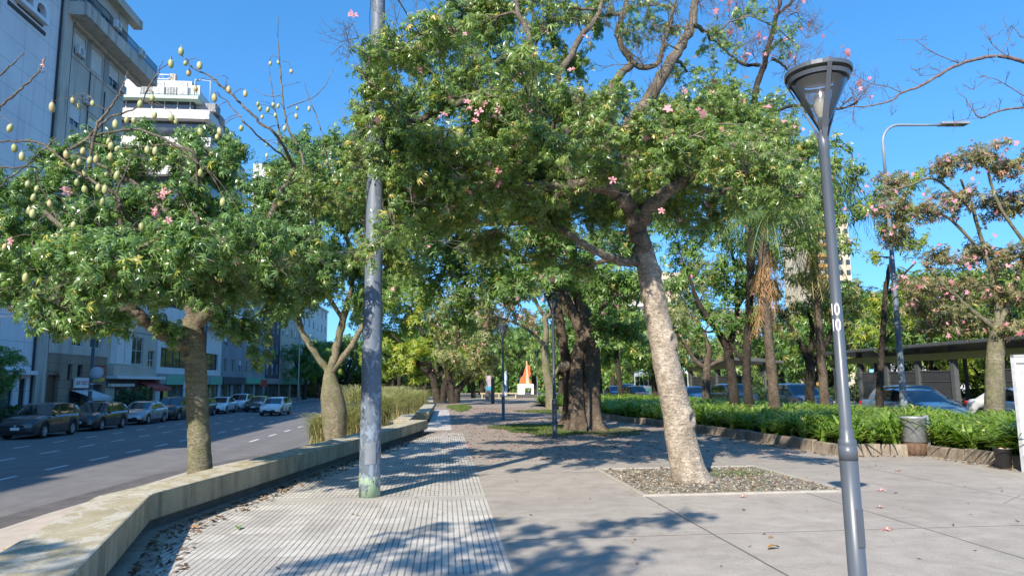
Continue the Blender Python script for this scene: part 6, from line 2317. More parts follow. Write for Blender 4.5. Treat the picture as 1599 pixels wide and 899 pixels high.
c = P(1318, 600, 190)
tower('distant sand coloured tower with orange balconies seen between palm and mast lamp', (c[0] - 2, 190, -1), 13, 14, P(1318, 330, 190)[2], W_SAND, plain('balcony_orange', (.55, .30, .10), .7, .1, 2), 3)
tower('distant white tower behind the yellow green trees on the right', (P(1480, 600, 150)[0], 150, -1), 16, 14, P(1480, 520, 150)[2], W_WHITE, None, 4)
tower('distant pale tower rising behind the bottle tree', (P(430, 600, 170)[0], 170, -1), 14, 14, P(440, 250, 170)[2], W_WHITE, W_WHITE, 5)
tower('distant beige tower rising behind the big twin trunk', (P(1010, 600, 210)[0], 210, -1), 24, 14, P(1010, 420, 210)[2], W_SAND, W_WHITE, 6)

# ================================================================== VEHICLES
def paint(name, c, metal=.0, rough=.3):
    if name in MATS:
        return MATS[name]
    t = NT(name)
    f = t.noise(t.pos(), 3, 4, .6)
    t.base(t.mix(t.ramp(f, [(.45, 0.), (.75, .18)]), c, (.16, .15, .13)))
    t.p(rough=rough, metal=metal, coat=.8, coatrough=.06)
    MATS[name] = t.m
    return t.m


M_TYRE = plain('tyre_rubber', (.018, .018, .018), .85, .2, 9)
M_RIM = plain('alloy_rim', (.42, .43, .45), .3, .1, 5, metal=.6)
M_CARGLASS = NT('car_glass')
M_CARGLASS.base((.012, .015, .018))
M_CARGLASS.p(rough=.03, spec=.9, coat=.5)
M_CARGLASS = M_CARGLASS.m
M_HEAD = NT('headlamp')
M_HEAD.base((.62, .65, .68)); M_HEAD.p(rough=.12, metal=.3, coat=1.0)
M_HEAD = M_HEAD.m
M_TAIL = plain('tail_lamp', (.30, .012, .012), .2, .1, 4, coat=.8)
M_PLATE = plain('plate_white', (.70, .70, .68), .5, .05, 4)

# side profile kinds: belt and roof lines as (x, z); x runs from the tail (-) to the nose (+)
KINDS = {
    'hatch': dict(L=4.0, W=1.72, H=1.48, wb=2.5, belt=[(-2.0, .86), (-1.6, .98), (-.9, .97), (.75, .93), (1.2, .90), (1.75, .74), (2.0, .58)], roof=[(-1.9, 1.0), (-1.62, 1.36), (-1.1, 1.455), (-.2, 1.48), (.3, 1.43), (1.15, .93)], gh=(-1.92, 1.18), wr=.30),
    'suv': dict(L=4.35, W=1.80, H=1.66, wb=2.6, belt=[(-2.17, .95), (-1.9, 1.08), (-.9, 1.07), (.8, 1.05), (1.2, 1.03), (1.95, .92), (2.17, .72)], roof=[(-2.08, 1.1), (-1.85, 1.5), (-1.5, 1.60), (-.4, 1.66), (.25, 1.62), (1.1, 1.05)], gh=(-2.1, 1.14), wr=.345),
    'sedan': dict(L=4.45, W=1.76, H=1.46, wb=2.6, belt=[(-2.22, .86), (-1.9, 1.0), (-1.35, 1.0), (.8, .95), (1.2, .92), (1.95, .78), (2.22, .58)], roof=[(-1.62, 1.0), (-1.0, 1.36), (-.5, 1.45), (.0, 1.46), (.35, 1.41), (1.2, .94)], gh=(-1.66, 1.24), wr=.315),
    'wagon': dict(L=4.4, W=1.80, H=1.56, wb=2.6, belt=[(-2.2, .90), (-1.9, 1.02), (-.9, 1.01), (.8, .98), (1.25, .96), (1.95, .83), (2.2, .62)], roof=[(-2.08, 1.04), (-1.75, 1.40), (-1.4, 1.50), (-.4, 1.56), (.25, 1.52), (1.2, .98)], gh=(-2.1, 1.24), wr=.325),
}


def car(kind, col, label, loc, rz, group, taxi=False):
    k = KINDS[kind]
    L_, W_, H, wb = k['L'], k['W'], k['H'], k['wb']
    t = thing('parked_car' if 'parked' in group else 'car', label, 'car', loc, rz, group)
    hl, hw = L_ / 2, W_ / 2
    wr = k['wr']
    ax_f, ax_r = wb / 2 + .05, -wb / 2 + .05
    belt = np.array(k['belt']); roof = np.array(k['roof'])
    xs = np.unique(np.round(np.concatenate([np.linspace(-hl, hl, 60), ax_f + wr * 1.16 * np.cos(np.linspace(0, math.pi, 15)), ax_r + wr * 1.16 * np.cos(np.linspace(0, math.pi, 15))]), 4))
    R = wr * 1.16
    zsill = .24

    def low(x):
        z = zsill + max(0, abs(x) - hl + .45) * .25
        for a in (ax_f, ax_r):
            if abs(x - a) < R:
                z = max(z, wr + math.sqrt(max(0, R * R - (x - a) ** 2)) - .015)
        return z
    rows = []
    for x in xs:
        e = max(0, (abs(x) - (hl - .55)) / .55)
        ww = hw * (1 - .20 * e ** 2.4)               # plan taper at the ends
        zb = float(np.interp(x, belt[:, 0], belt[:, 1]))
        zl = low(x)
        zc = zb + .035 * (1 - .3 * e)
        zm = max(zl + .02, .52 + .12 * (zb - .5))
        zs = max(zm + .01, zb - .10)
        rows.append([(x, ww * .965, zl), (x, ww, zm), (x, ww * .985, zs), (x, ww * .93, zb), (x, ww * .5, zc + .012), (x, 0, zc + .02)])
    n = len(rows)
    m = 6
    V, F = [], []
    for r in rows:
        full = r + [(x, -y, z) for x, y, z in reversed(r[:-1])]
        V += full
    mm = 2 * m - 1
    for i in range(n - 1):
        for j in range(mm - 1):
            F.append((i * mm + j, (i + 1) * mm + j, (i + 1) * mm + j + 1, i * mm + j + 1))
    F += [tuple(range(mm)), tuple(reversed(range((n - 1) * mm, n * mm)))]
    b = MB(); b.add(V, F, 0, True)
    # underside
    b.box((-hl + .12, -hw * .9, .20), (hl - .12, hw * .9, .40), 1)
    for a in (ax_f, ax_r):
        b.box((a - R - .02, -hw * .93, .35), (a + R + .02, hw * .93, wr + R + .0), 1)
    bd = b.build('body', [col, M_BLACK], t)
    # cabin: tapered glasshouse with painted roof and pillars
    g0, g1 = k['gh']
    gx = np.linspace(roof[0, 0], roof[-1, 0], 26)
    cab, glz = [], []
    b = MB()
    for x in gx:
        zr = float(np.interp(x, roof[:, 0], roof[:, 1]))
        zb = float(np.interp(x, belt[:, 0], belt[:, 1])) + .0
        h = max(.0, zr - zb)
        tw = hw * (.93 - .20 * (h / (H - .95)) ** 1.2 * .75)
        cab.append([(x, hw * .925, zb - .02), (x, (hw * .925 * .35 + tw * .65), zb + h * .62), (x, tw, zb + h * .90), (x, tw * .86, zr - .004), (x, tw * .4, zr + .014), (x, 0, zr + .018)])
    V = []
    for r in cab:
        V += r + [(x, -y, z) for x, y, z in reversed(r[:-1])]
    nn = len(cab)
    F, MI = [], []
    roofc = 1 if not taxi else 2
    x_ws = roof[-2, 0]                                   # top of the windscreen
    x_rw = roof[1, 0] if kind != 'sedan' else roof[1, 0] + .1
    for i in range(nn - 1):
        xm = (gx[i] + gx[i + 1]) / 2
        for j in range(mm - 1):
            side = j in (0, 1, mm - 3, mm - 2)
            topf = not side
            if topf and j not in (2, mm - 4) or topf:
                mi = 1
                if xm > x_ws + .08 and j not in (2, mm - 4):
                    mi = 0
                elif xm < x_rw - .02 and j not in (2, mm - 4):
                    mi = 0
            else:
                mi = 0
                if xm > x_ws + .42 or xm < x_rw + (.22 if kind in ('suv', 'wagon') else .1):
                    mi = 1
            F.append((i * mm + j, (i + 1) * mm + j, (i + 1) * mm + j + 1, i * mm + j + 1)); MI.append(mi)
    for part, want in (('window', 0), ('roof', 1)):
        b = MB()
        b.add(V, [f for f, q_ in zip(F, MI) if q_ == want], 0, True)
        b.build(part, M_CARGLASS if want == 0 else (M_SIGNY if taxi else col), t)
    b = MB()                                             # pillars
    for xp, wd in ((-.05, .055), (x_rw + .35 if kind != 'sedan' else -1.0, .06)):
        for s in (-1, 1):
            r = [np.array([np.interp(xp, gx, [c[j][a] for c in cab]) for a in range(3)]) for j in range(4)]
            pts = []
            for q_ in r:
                for dx in (-wd, wd):
                    pts.append((q_[0] + dx, s * (q_[1] + .006), q_[2]))
            b.add(pts, [(2 * i, 2 * i + 1, 2 * i + 3, 2 * i + 2) for i in range(3)])
    b.build('pillar', M_BLACK, t)
    # wheels
    for a in (ax_f, ax_r):
        for s in (-1, 1):
            b = MB()
            prof = [(wr * .62, -.10), (wr * .93, -.105), (wr, -.07), (wr, .07), (wr * .93, .105), (wr * .62, .10)]
            b.lathe(prof, k=28, cap=False)
            rot = Matrix.Translation((a, s * (hw - .115), wr)) @ Matrix.Rotation(math.pi / 2, 4, 'X')
            b.v = [tuple(rot @ Vector(v)) for v in b.v]
            w = b.build('tyre', M_TYRE, None)
            w.name = 'wheel'
            w.parent = t
            b = MB()
            rr = wr * .64
            b.lathe([(rr, -.02), (rr, .10), (rr * .93, .10), (rr * .9, .06), (.0, .05)], k=24, cap=False)
            for q_ in range(5):
                an = q_ * 2 * math.pi / 5
                u = np.array([math.cos(an), math.sin(an), 0]); w2 = np.array([-math.sin(an), math.cos(an), 0])
                b.obox(u * rr * .5 + np.array([0, 0, .08]), u * rr * .47, w2 * .035, (0, 0, .018))
            b.lathe([(.05, .10), (.0, .102)], k=10, cap=False)
            rot2 = Matrix.Translation((a, s * (hw - .115), wr)) @ Matrix.Rotation(-s * math.pi / 2, 4, 'X')
            b.v = [tuple(rot2 @ Vector(v)) for v in b.v]
            b.build('rim', M_RIM, w)
    # lamps, grille, plate, mirrors, door lines
    zn = float(np.interp(hl - .12, belt[:, 0], belt[:, 1]))
    for s in (-1, 1):
        b = MB()
        b.add([(hl - .10, s * hw * .48, zn - .17), (hl - .30, s * hw * .90, zn - .06), (hl - .52, s * hw * .955, zn + .0), (hl - .44, s * hw * .90, zn + .075), (hl - .20, s * hw * .52, zn - .015),
               (hl - .16, s * hw * .44, zn - .21), (hl - .34, s * hw * .86, zn - .13)], [(0, 1, 3, 4), (1, 2, 3), (0, 1, 2, 3, 4)] if False else [(0, 1, 2, 3, 4), (5, 6, 1, 0)])
        me = b.build('headlight', M_HEAD, t)
        me.location.x = .035
        md = me.modifiers.new('thick', 'SOLIDIFY'); md.thickness = .03; md.offset = 0
        b = MB()
        b.obox((-hl + .06, s * hw * .78, .88 * H / 1.5), (.03, 0, 0), (0, .12, 0), (0, 0, .09))
        b.build('tail_light', M_TAIL, t, bevel=.01)
        b = MB()
        b.obox((.78, s * (hw + .07), zn + .26 if kind != 'suv' else zn + .25), (.05, 0, 0), (0, .09, 0), (0, 0, .06))
        b.build('mirror', col, t, bevel=.02)
        b = MB()
        for xq in (-.05, -.95 if kind != 'sedan' else -.9, .85):
            for (z0, z1) in ((.36, .60), (.60, .86)):
                b.box((xq - .006, s * (hw * .995), z0), (xq + .006, s * (hw + .003), z1))
        b.box((ax_r + R + .02, s * hw * .97, .26), (ax_f - R - .02, s * (hw + .004), .34))
        b.build('door_seam', M_BLACK, t)
        b = MB()
        for xq in (.12, -.72):
            b.obox((xq - .2, s * (hw + .004), zn + .05), (.085, 0, 0), (0, .012, 0), (0, 0, .014))
        b.build('door_handle', col, t)
    b = MB()
    b.obox((hl - .015, 0, zn - .22), (.03, 0, 0), (0, hw * .42, 0), (0, 0, .05))
    b.obox((hl + .0, 0, .40), (.03, 0, 0), (0, hw * .55, 0), (0, 0, .085))
    b.build('grille', M_BLACK, t, bevel=.01)
    b = MB()
    b.obox((hl + .038, 0, .50), (.006, 0, 0), (0, .20, 0), (0, 0, .065))
    b.build('licence_plate', M_PLATE, t)
    b = MB()
    b.obox((hl + .036, 0, zn - .20), (.005, 0, 0), (0, .055, 0), (0, 0, .05))
    b.build('badge', M_RIM, t)
    return t


DOWN = -math.pi / 2                       # nose towards the camera
G1 = 'cars parked along the far kerb'
BLK = paint('paint_black', (.012, .012, .014)); DGR = paint('paint_graphite', (.035, .038, .043), .3); SIL = paint('paint_silver', (.36, .37, .38), .5, .35)
WHT = paint('paint_white', (.70, .70, .69)); BLU = paint('paint_blue', (.045, .10, .22), .4); DBL = paint('paint_navy', (.015, .025, .06), .2); RED = paint('paint_maroon', (.16, .015, .025), .2)
LBL = paint('paint_steel_blue', (.20, .28, .38), .5, .32)
GRY = paint('paint_grey', (.13, .135, .14), .4)
PX = -20.0
row = [('suv', DGR, 'dark graphite crossover, first of the parked cars at the left edge', 38.0), ('wagon', BLK, 'black wagon parked between the graphite crossover and the silver sedan', 43.8), ('sedan', SIL, 'silver sedan parked beyond the black wagon, beside the dark shrub', 50.2),
       ('suv', BLK, 'black crossover parked behind the silver sedan, partly hidden by the tree trunk', 55.5), ('hatch', DGR, 'dark small car parked just behind the tree trunk', 61.0), ('sedan', WHT, 'white sedan parked just right of the tree trunk', 67.0), ('suv', WHT, 'tall white four wheel drive parked ahead of the white sedan', 73.0)]
for k, c, lab, y in row:
    car(k, c, lab, (PX, y, ROAD_Z + .003), DOWN, G1)
car('sedan', BLK, 'black taxi with a yellow roof beside the white hatchback', (-17.6, 70.5, ROAD_Z + .003), DOWN, 'cars driving on the left hand street', taxi=True)
car('hatch', WHT, 'white hatchback driving towards the camera in the middle lane', (-14.0, 61.5, ROAD_Z + .003), DOWN - .05, 'cars driving on the left hand street')
car('suv', BLK, 'black car far up the street left of the bottle tree', (-13.0, 88, ROAD_Z + .003), DOWN, 'cars driving on the left hand street')
for k, c, lab, x, y in (('hatch', WHT, 'small white car far up the street beside the bottle trunk', -11.4, 96), ('hatch', SIL, 'small silver car far up the street, hidden partly by the grasses', -10.3, 101), ('sedan', SIL, 'farthest pale sedan at the end of the left hand street', -14.2, 112)):
    car(k, c, lab, (x, y, ROAD_Z + .003), DOWN, 'cars driving on the left hand street')

AV = -.057
G2 = 'cars on the avenue'
for k, c, lab, x, y in (('sedan', LBL, 'steel blue sedan on the avenue right of the mast lamp pole', 17.9, 26.2), ('wagon', SIL, 'silver car behind the steel blue sedan', 21.3, 31.0), ('sedan', WHT, 'white coupe on the avenue behind the mottled bottle trunk', 21.8, 25.2),
                        ('suv', GRY, 'grey crossover on the avenue seen right of the leaning lamp post', 18.6, 36.5), ('suv', DGR, 'dark crossover between the palm and the dark trunked trees', 18.6, 45.0), ('sedan', BLU, 'blue sedan on the avenue behind the dark leaning trunk', 18.6, 52.5),
                        ('hatch', RED, 'maroon hatchback left of the leaning pale trunk', 17.8, 66), ('suv', SIL, 'silver four wheel drive behind the slim dark trunk', 19.6, 76), ('sedan', BLU, 'blue car farthest up the avenue', 17.8, 74), ('sedan', WHT, 'white car far up the avenue behind the big twin trunk', 17.6, 92)):
    car(k, c, lab, (x, y, AV), DOWN, G2)


def bus(label, loc, rz, c1, c2, roofc):
    t = thing('bus', label, 'bus', loc, rz, 'buses on the avenue')
    L_, hw, H = 10.5, 1.25, 3.1
    b = MB()
    pr = [(-hw, .35), (-hw, 2.75), (-hw + .12, 2.98), (-hw + .35, H), (hw - .35, H), (hw - .12, 2.98), (hw, 2.75), (hw, .35)]
    b.extrude([(y, z) for y, z in pr], (-L_ / 2, 0, 0), (0, 1, 0), (0, 0, 1), (L_, 0, 0))
    b.build('body', c1, t, bevel=.06)
    b = MB()
    b.extrude([(-hw * .9, H + .002), (-hw * .9, H + .18), (hw * .9, H + .18), (hw * .9, H + .002)], (-L_ / 2 + .4, 0, 0), (0, 1, 0), (0, 0, 1), (L_ - .8, 0, 0))
    b.build('roof', roofc, t, bevel=.05)
    b = MB()
    b.box((-L_ / 2 + .1, -hw - .01, .5), (L_ / 2 - .1, hw + .01, 1.15))
    b.build('skirt', c2, t)
    for s in (-1, 1):
        for k in range(6):
            x = -L_ / 2 + .5 + k * 1.55
            b = MB()
            b.box((x, s * (hw - .02), 1.45), (x + 1.4, s * (hw + .012), 2.5))
            b.build('window', M_CARGLASS, t)
    b = MB()
    b.box((L_ / 2 - .02, -hw + .12, 1.2), (L_ / 2 + .02, hw - .12, 2.65))
    b.build('windscreen', M_CARGLASS, t)
    for x in (3.0, -3.2):
        for s in (-1, 1):
            b = MB()
            b.lathe([(.25, -.14), (.48, -.14), (.5, -.1), (.5, .1), (.48, .14), (.25, .14), (0, .1)], k=24, cap=False)
            rot = Matrix.Translation((x, s * (hw - .12), .5)) @ Matrix.Rotation(-s * math.pi / 2, 4, 'X')
            b.v = [tuple(rot @ Vector(v)) for v in b.v]
            b.build('wheel', M_TYRE, t)
    for s in (-1, 1):
        b = MB()
        b.obox((L_ / 2 + .02, s * .9, .85), (.03, 0, 0), (0, .18, 0), (0, 0, .1))
        b.build('headlight', M_HEAD, t, bevel=.02)
    b = MB()
    b.box((L_ / 2 - .01, -.8, 2.68), (L_ / 2 + .025, .8, 2.95))
    b.build('route_board', M_BLACK, t)
    return t


BWH = paint('bus_white', (.66, .68, .68)); BGR = paint('bus_green', (.14, .45, .30)); BBL = paint('bus_blue', (.03, .07, .22))
bus('white bus with green roof standing beyond the maroon hatchback', (23.8, 78, AV), DOWN + .05, BWH, BGR, BGR)
bus('white and blue bus between the dark trunks and the palm', (35.5, 80, AV), DOWN, BWH, BBL, BWH)
bus('white bus far up the avenue behind the thin pale tree', (21.5, 112, AV), DOWN, BWH, BLU, BWH)

# ================================================================== BUS PLATFORM, SCULPTURE, SIGNS
M_STATION = plain('station_steel', (.075, .08, .08), .5, .15, 3)
M_STYEL = plain('station_yellow', (.30, .22, .045), .45, .12, 2)
M_STGLASS = glass_mat('station_glass', (.66, .80, .75), .06, .10)


def station(label, x, y0, y1, seed=1):
    t = thing('bus_station', label, 'bus station', (x, y0, .08), 0, 'bus platforms on the avenue')
    D = y1 - y0
    b = MB()
    b.extrude([(-2.3, 3.45), (2.6, 3.15), (2.6, 3.32), (.2, 3.62), (-2.3, 3.62)], (0, -1, 0), (1, 0, 0), (0, 0, 1), (0, D + 2, 0))
    b.build('roof', M_STATION, t, bevel=.02)
    b = MB()
    b.box((-1.75, -.4, 2.72), (-1.66, D + .4, 3.1))
    b.build('yellow_band', M_STYEL, t)
    n = int(D / 2.6)
    for k in range(n + 1):
        y = D * k / n
        b = MB()
        b.box((-1.62, y - .14, 0), (-1.35, y + .14, 3.5))
        b.build('column', M_STATION, t)
        b = MB()
        b.box((1.3, y - .08, 0), (1.45, y + .08, 3.3))
        b.build('column', M_STATION, t)
    for k in range(n):
        y = D * k / n
        if k % 4 == 3:
            continue
        b = MB()
        b.box((-1.50, y + .18, .35), (-1.485, y + D / n - .18, 2.1))
        b.build('glass_panel', M_STGLASS, t)
        b = MB()
        b.box((-1.53, y + .16, 2.1), (-1.45, y + D / n - .16, 2.16))
        b.box((-1.53, y + .16, 1.55), (-1.45, y + D / n - .16, 1.59))
        b.box((-1.53, y + .16, .30), (-1.45, y + D / n - .16, .35))
        b.build('glazing_bar', M_STATION, t)
    b = MB()
    b.box((.3, 1, .42), (.8, D - 1, .50))
    for k in range(int(D / 2)):
        b.box((.45, 1 + k * 2, 0), (.65, 1.1 + k * 2, .42))
    b.build('bench', M_STATION, t)
    return t


station('long dark bus platform with yellow band and glass panels on the right', 28.3, 24, 47)
station('dark bus shelter with yellow band behind the leaning pale trunk', 23.8 + 1.6, 58, 68)

# orange sculpture on a white portal plinth
sp = G(822, 621)
t = thing('sculpture', 'jagged orange sculpture on a white block plinth far down the plaza', 'sculpture', (sp[0], sp[1], 0))
M_OR = plain('sculpture_orange', (.62, .14, .045), .5, .12, 2)
M_OR2 = plain('sculpture_pale', (.75, .42, .28), .5, .12, 2)
b = MB()
b.box((-1.35, -.8, .55), (-.35, .8, 2.15))
b.box((-.35, -.8, 1.55), (1.05, .8, 2.15))
b.box((.75, -.8, .55), (1.05, .8, 1.55))
b.build('plinth', M_PAPERWHITE, t, bevel=.02)
b = MB()
b.box((-1.5, -.9, 0), (1.2, .9, .55))
for k in range(5):
    b.box((-1.5 + k * .56, -.93, .06), (-1.2 + k * .56, -.9, .5))
b.build('foot', W_DARK, t, bevel=.02)
b = MB()
b.extrude([(-1.1, 0), (-.95, .8), (-.75, 1.1), (-.55, 1.2), (-.3, 1.9), (.0, 3.0), (.12, 3.6), (.22, 3.0), (.5, 2.9), (.65, 2.5), (.62, 2.0), (.75, 1.7), (.6, 1.2), (.45, 1.0), (.6, .5), (.8, 0)], (0, -.25, 2.15), (1, 0, 0), (0, 0, 1), (0, .5, 0))
b.build('figure', M_OR, t, bevel=.05)
b = MB()
b.extrude([(-.08, 0), (.0, 3.55), (.12, 3.6), (.22, 2.0), (.45, 0)], (0, -.36, 2.155), (1, 0, 0), (0, 0, 1), (0, .1, 0))
b.build('pale_fin', M_OR2, t)

t.scale = (.78, .78, .78)
# map stand and dark slab
mp = G(764, 624)
t = thing('map_stand', 'dark grey street map stand left of the black slab post', 'map stand', (mp[0], mp[1], 0))
b = MB(); b.box((-.42, -.08, 0), (.42, .08, 2.75)); b.build('stand', plain('stand_grey', (.10, .10, .105), .5, .1, 3), t, bevel=.01)
b = MB(); b.box((-.36, -.10, 1.05), (.36, -.085, 2.6)); mpo = b.build('map', plain('map_pink', (.42, .34, .36), .5, .4, 2.5), t)
b = MB(); b.box((-.36, -.105, 1.05), (.36, -.088, 1.45)); b.build('map_water', plain('map_blue', (.05, .28, .42), .5, .15, 3), t)
mp = G(769.5, 630)
t = thing('sign_post', 'tall black slab post on the far plaza', 'sign post', (mp[0], mp[1], 0))
b = MB(); b.box((-.15, -.08, 0), (.15, .08, 4.6)); b.build('slab', M_DARKSTEEL, t, bevel=.01)
b = MB(); b.box((-.13, -.088, 3.2), (.13, -.08, 4.2)); b.build('sign_face', M_STEEL, t)
mp = P(790, 612, 96)
t = thing('flag_post', 'pale blue white post beyond the thin far lamp', 'post', (mp[0], 96, 0))
b = MB(); b.lathe([(.24, 0), (.24, .4), (.2, .42), (.18, 4.9), (.1, 5.1)], k=16); b.build('shaft', plain('post_blue', (.40, .52, .66), .5, .1, 2), t)
# low barrier and seats round the sculpture
t = thing('timber_barrier', 'low pale timber barrier in front of the sculpture', 'barrier', (sp[0] - 5.5, sp[1] - 2, 0))
b = MB()
b.box((-.2, -.06, .55), (4.2, .06, .68)); b.build('rail', plain('timber_pale', (.45, .36, .22), .7, .2, 4), t)
for x in (0, 2, 4):
    b = MB(); b.box((x - .06, -.06, 0), (x + .06, .06, .55)); b.build('post', plain('timber_pale', (.45, .36, .22)), t)
sheet('sand_patch', [(3.5, 84), (14, 84), (14, 93), (3.5, 93)], .006, plain('sand', (.42, .36, .22), .95, .2, 1.5))

# ---- street things on the far pavement, left
t = thing('street_pole', 'dark street pole with a round sign on the far pavement behind the graphite crossover', 'pole', (FX + 3.9, 47.2, GZ))
b = MB(); b.lathe([(.15, 0), (.15, 1.5), (.11, 1.6), (.09, 9)], k=14); b.build('pole', M_DARKSTEEL, t)
b = MB()
rot = Matrix.Translation((.35, -.12, 3.1)) @ Matrix.Rotation(math.pi / 2, 4, 'X')
b.lathe([(0, -.02), (.42, -.02), (.42, .02), (0, .02)], k=28)
b.v = [tuple(rot @ Vector(v)) for v in b.v]
b.build('round_sign', plain('sign_grey', (.40, .42, .43), .5, .1, 3), t)
for z in (2.0, 2.4, 1.3):
    b = MB()
    b.lathe([(.16, z), (.16, z + .08), (.12, z + .09)], k=14, cap=False)
    b.build('band', M_GALV, t)
t = thing('street_sign', 'small white pole sign left of the near tree trunk, on the far kerb', 'street sign', (FX + 4.0, 64.2, GZ))
b = MB(); b.lathe([(.04, 0), (.04, 3.4)], k=10); b.build('post', M_GALV, t)
b = MB()
b.extrude([(.62 * math.cos(a) * .6, .62 * math.sin(a) * .6) for a in np.linspace(math.pi / 8, 2 * math.pi + math.pi / 8, 8, endpoint=False)], (0, -.06, 3.1), (1, 0, 0), (0, 0, 1), (0, .03, 0)); b.build('sign_face', M_SIGNW, t)
b = MB(); b.box((-.42, -.07, 2.15), (.42, -.04, 2.6)); b.build('plate', M_SIGNW, t)
t = thing('street_pole', 'pale street pole at the end of the left hand street by the green trees', 'pole', (-20.5, 103, GZ))
b = MB(); b.lathe([(.12, 0), (.10, 2), (.07, 8.5)], k=12); b.build('pole', plain('pole_tan', (.40, .36, .28), .6, .1, 3), t)
b = MB(); b.tube([(0, 0, 8.4), (.9, 0, 8.9), (1.9, 0, 8.95)], .05, 8); b.build('arm', M_GALV, t)
t = thing('street_pole', 'grey street pole in front of the white house with black windows', 'pole', (FX + 3.8, 68.6, GZ))
b = MB(); b.lathe([(.13, 0), (.11, 2), (.08, 9)], k=12); b.build('pole', M_DARKSTEEL, t)
t = thing('street_sign', 'small red and white shop sign on a post by the grey blue house', 'street sign', (FX + 3.5, 92, GZ))
b = MB(); b.lathe([(.05, 0), (.05, 3.0)], k=10); b.build('post', M_GALV, t)
b = MB(); b.box((-.4, -.07, 2.2), (.4, -.04, 3.0)); b.build('sign_face', M_SIGNR, t)
# sagging wires along the facades
for k, (y0, z0, y1, z1, xo) in enumerate(((47.2, 6.3, 68.6, 6.9, 3.9), (47.2, 5.7, 68.6, 6.3, 3.9), (28, 7.5, 47.2, 6.5, 3.9))):
    b = MB()
    pts = [(FX + xo, y0 + (y1 - y0) * s, z0 + (z1 - z0) * s - 1.5 * s * (1 - s)) for s in np.linspace(0, 1, 24)]
    b.tube(pts, .028, 5)
    o = b.build('overhead_wire', M_RAIL)
    tag(o, 'thin sagging black wire strung along the old facades, ' + ['upper run', 'lower run', 'run toward the left edge'][k], 'wire', 'wires along the facades')

# ================================================================== LOW PLANTS
def blades(pos, height, width, lean, rs, nseg=3, droop=.9, spread=.1):
    """strap shaped arching leaves; pos (n,3) roots, arrays of height and lean"""
    n = len(pos)
    a = rs.uniform(0, 6.28, n)
    dirv = np.stack([np.cos(a), np.sin(a), np.zeros(n)], 1)
    side = np.stack([-np.sin(a), np.cos(a), np.zeros(n)], 1)
    V = np.empty((n, 2 * (nseg + 1), 3))
    for i in range(nseg + 1):
        t = i / nseg
        p = pos + dirv * (lean * t ** 1.6)[:, None]
        p = p + np.array([0, 0, 1.0]) * (height * (t - droop * .5 * t ** 2.4))[:, None]
        w = width * (1 - t ** 2.2) * (.75 + .5 * min(1, t * 3)) + .0015
        V[:, 2 * i] = p - side * w[:, None]
        V[:, 2 * i + 1] = p + side * w[:, None]
    F0 = np.array([(2 * i, 2 * i + 1, 2 * i + 3, 2 * i + 2) for i in range(nseg)])
    F = F0[None] + (2 * (nseg + 1) * np.arange(n))[:, None, None]
    return V.reshape(-1, 3), F.reshape(-1, 4)


L_STRAP = m_leaf('leaf_strap', (.11, .19, .028), (.26, .37, .065), (.46, .42, .11), .38, .32, .05)
L_GRASS = m_leaf('leaf_grass', (.06, .12, .02), (.14, .20, .04), (.25, .21, .07), .6, .3, .06)
L_PAMPAS = m_leaf('leaf_pampas', (.17, .20, .085), (.38, .37, .20), (.52, .43, .25), .6, .3, .25)
L_HEDGE = m_leaf('leaf_hedge', (.02, .05, .015), (.05, .10, .025), None, .5, .25)
rs = np.random.RandomState(5)


def inside(pts, poly):
    x, y = pts[:, 0], pts[:, 1]
    r = np.zeros(len(pts), bool)
    n = len(poly)
    for i in range(n):
        (x0, y0), (x1, y1) = poly[i], poly[(i + 1) % n]
        c = ((y0 > y) != (y1 > y)) & (x < (x1 - x0) * (y - y0) / (y1 - y0 + 1e-12) + x0)
        r ^= c
    return r


bed = [(x + .28, y) for x, y in PK[:-4]] + [(11.3, 15.95), (11.3, 12.2), (15.8, 12.2), (15.8, 60)]
cand = np.c_[rs.uniform(7, 16, 9000), 12.2 + 48 * rs.uniform(0, 1, 9000) ** 1.5]
cand = cand[inside(cand, bed)]
# thin the far part
keep = rs.uniform(0, 1, len(cand)) < np.clip(1.1 - (cand[:, 1] - 14) / 80, .35, 1) * .5
cand = cand[keep]
nb = 24
pos = np.repeat(np.c_[cand, np.full(len(cand), .2)], nb, 0)
k = np.repeat(np.arange(len(cand)), nb)
pos[:, :2] += rs.normal(0, .035, (len(pos), 2))
sz = np.repeat(rs.uniform(.65, 1.3, len(cand)) * (1 + .15 * np.sin(cand[:, 0] * 2.1) * np.cos(cand[:, 1] * 1.7)), nb)
h = rs.uniform(.45, 1.3, len(pos)) * sz * .96
ln = np.abs(rs.normal(.58, .26, len(pos))) * sz
V, F = blades(pos, h, np.full(len(pos), .030), ln, rs, 5, 1.25)
o = np_mesh('strap_leaf_bed', V, F, L_STRAP)
tag(o, 'thick bed of bright strap leaved plants filling the planter on the right', 'planting', kind='stuff')

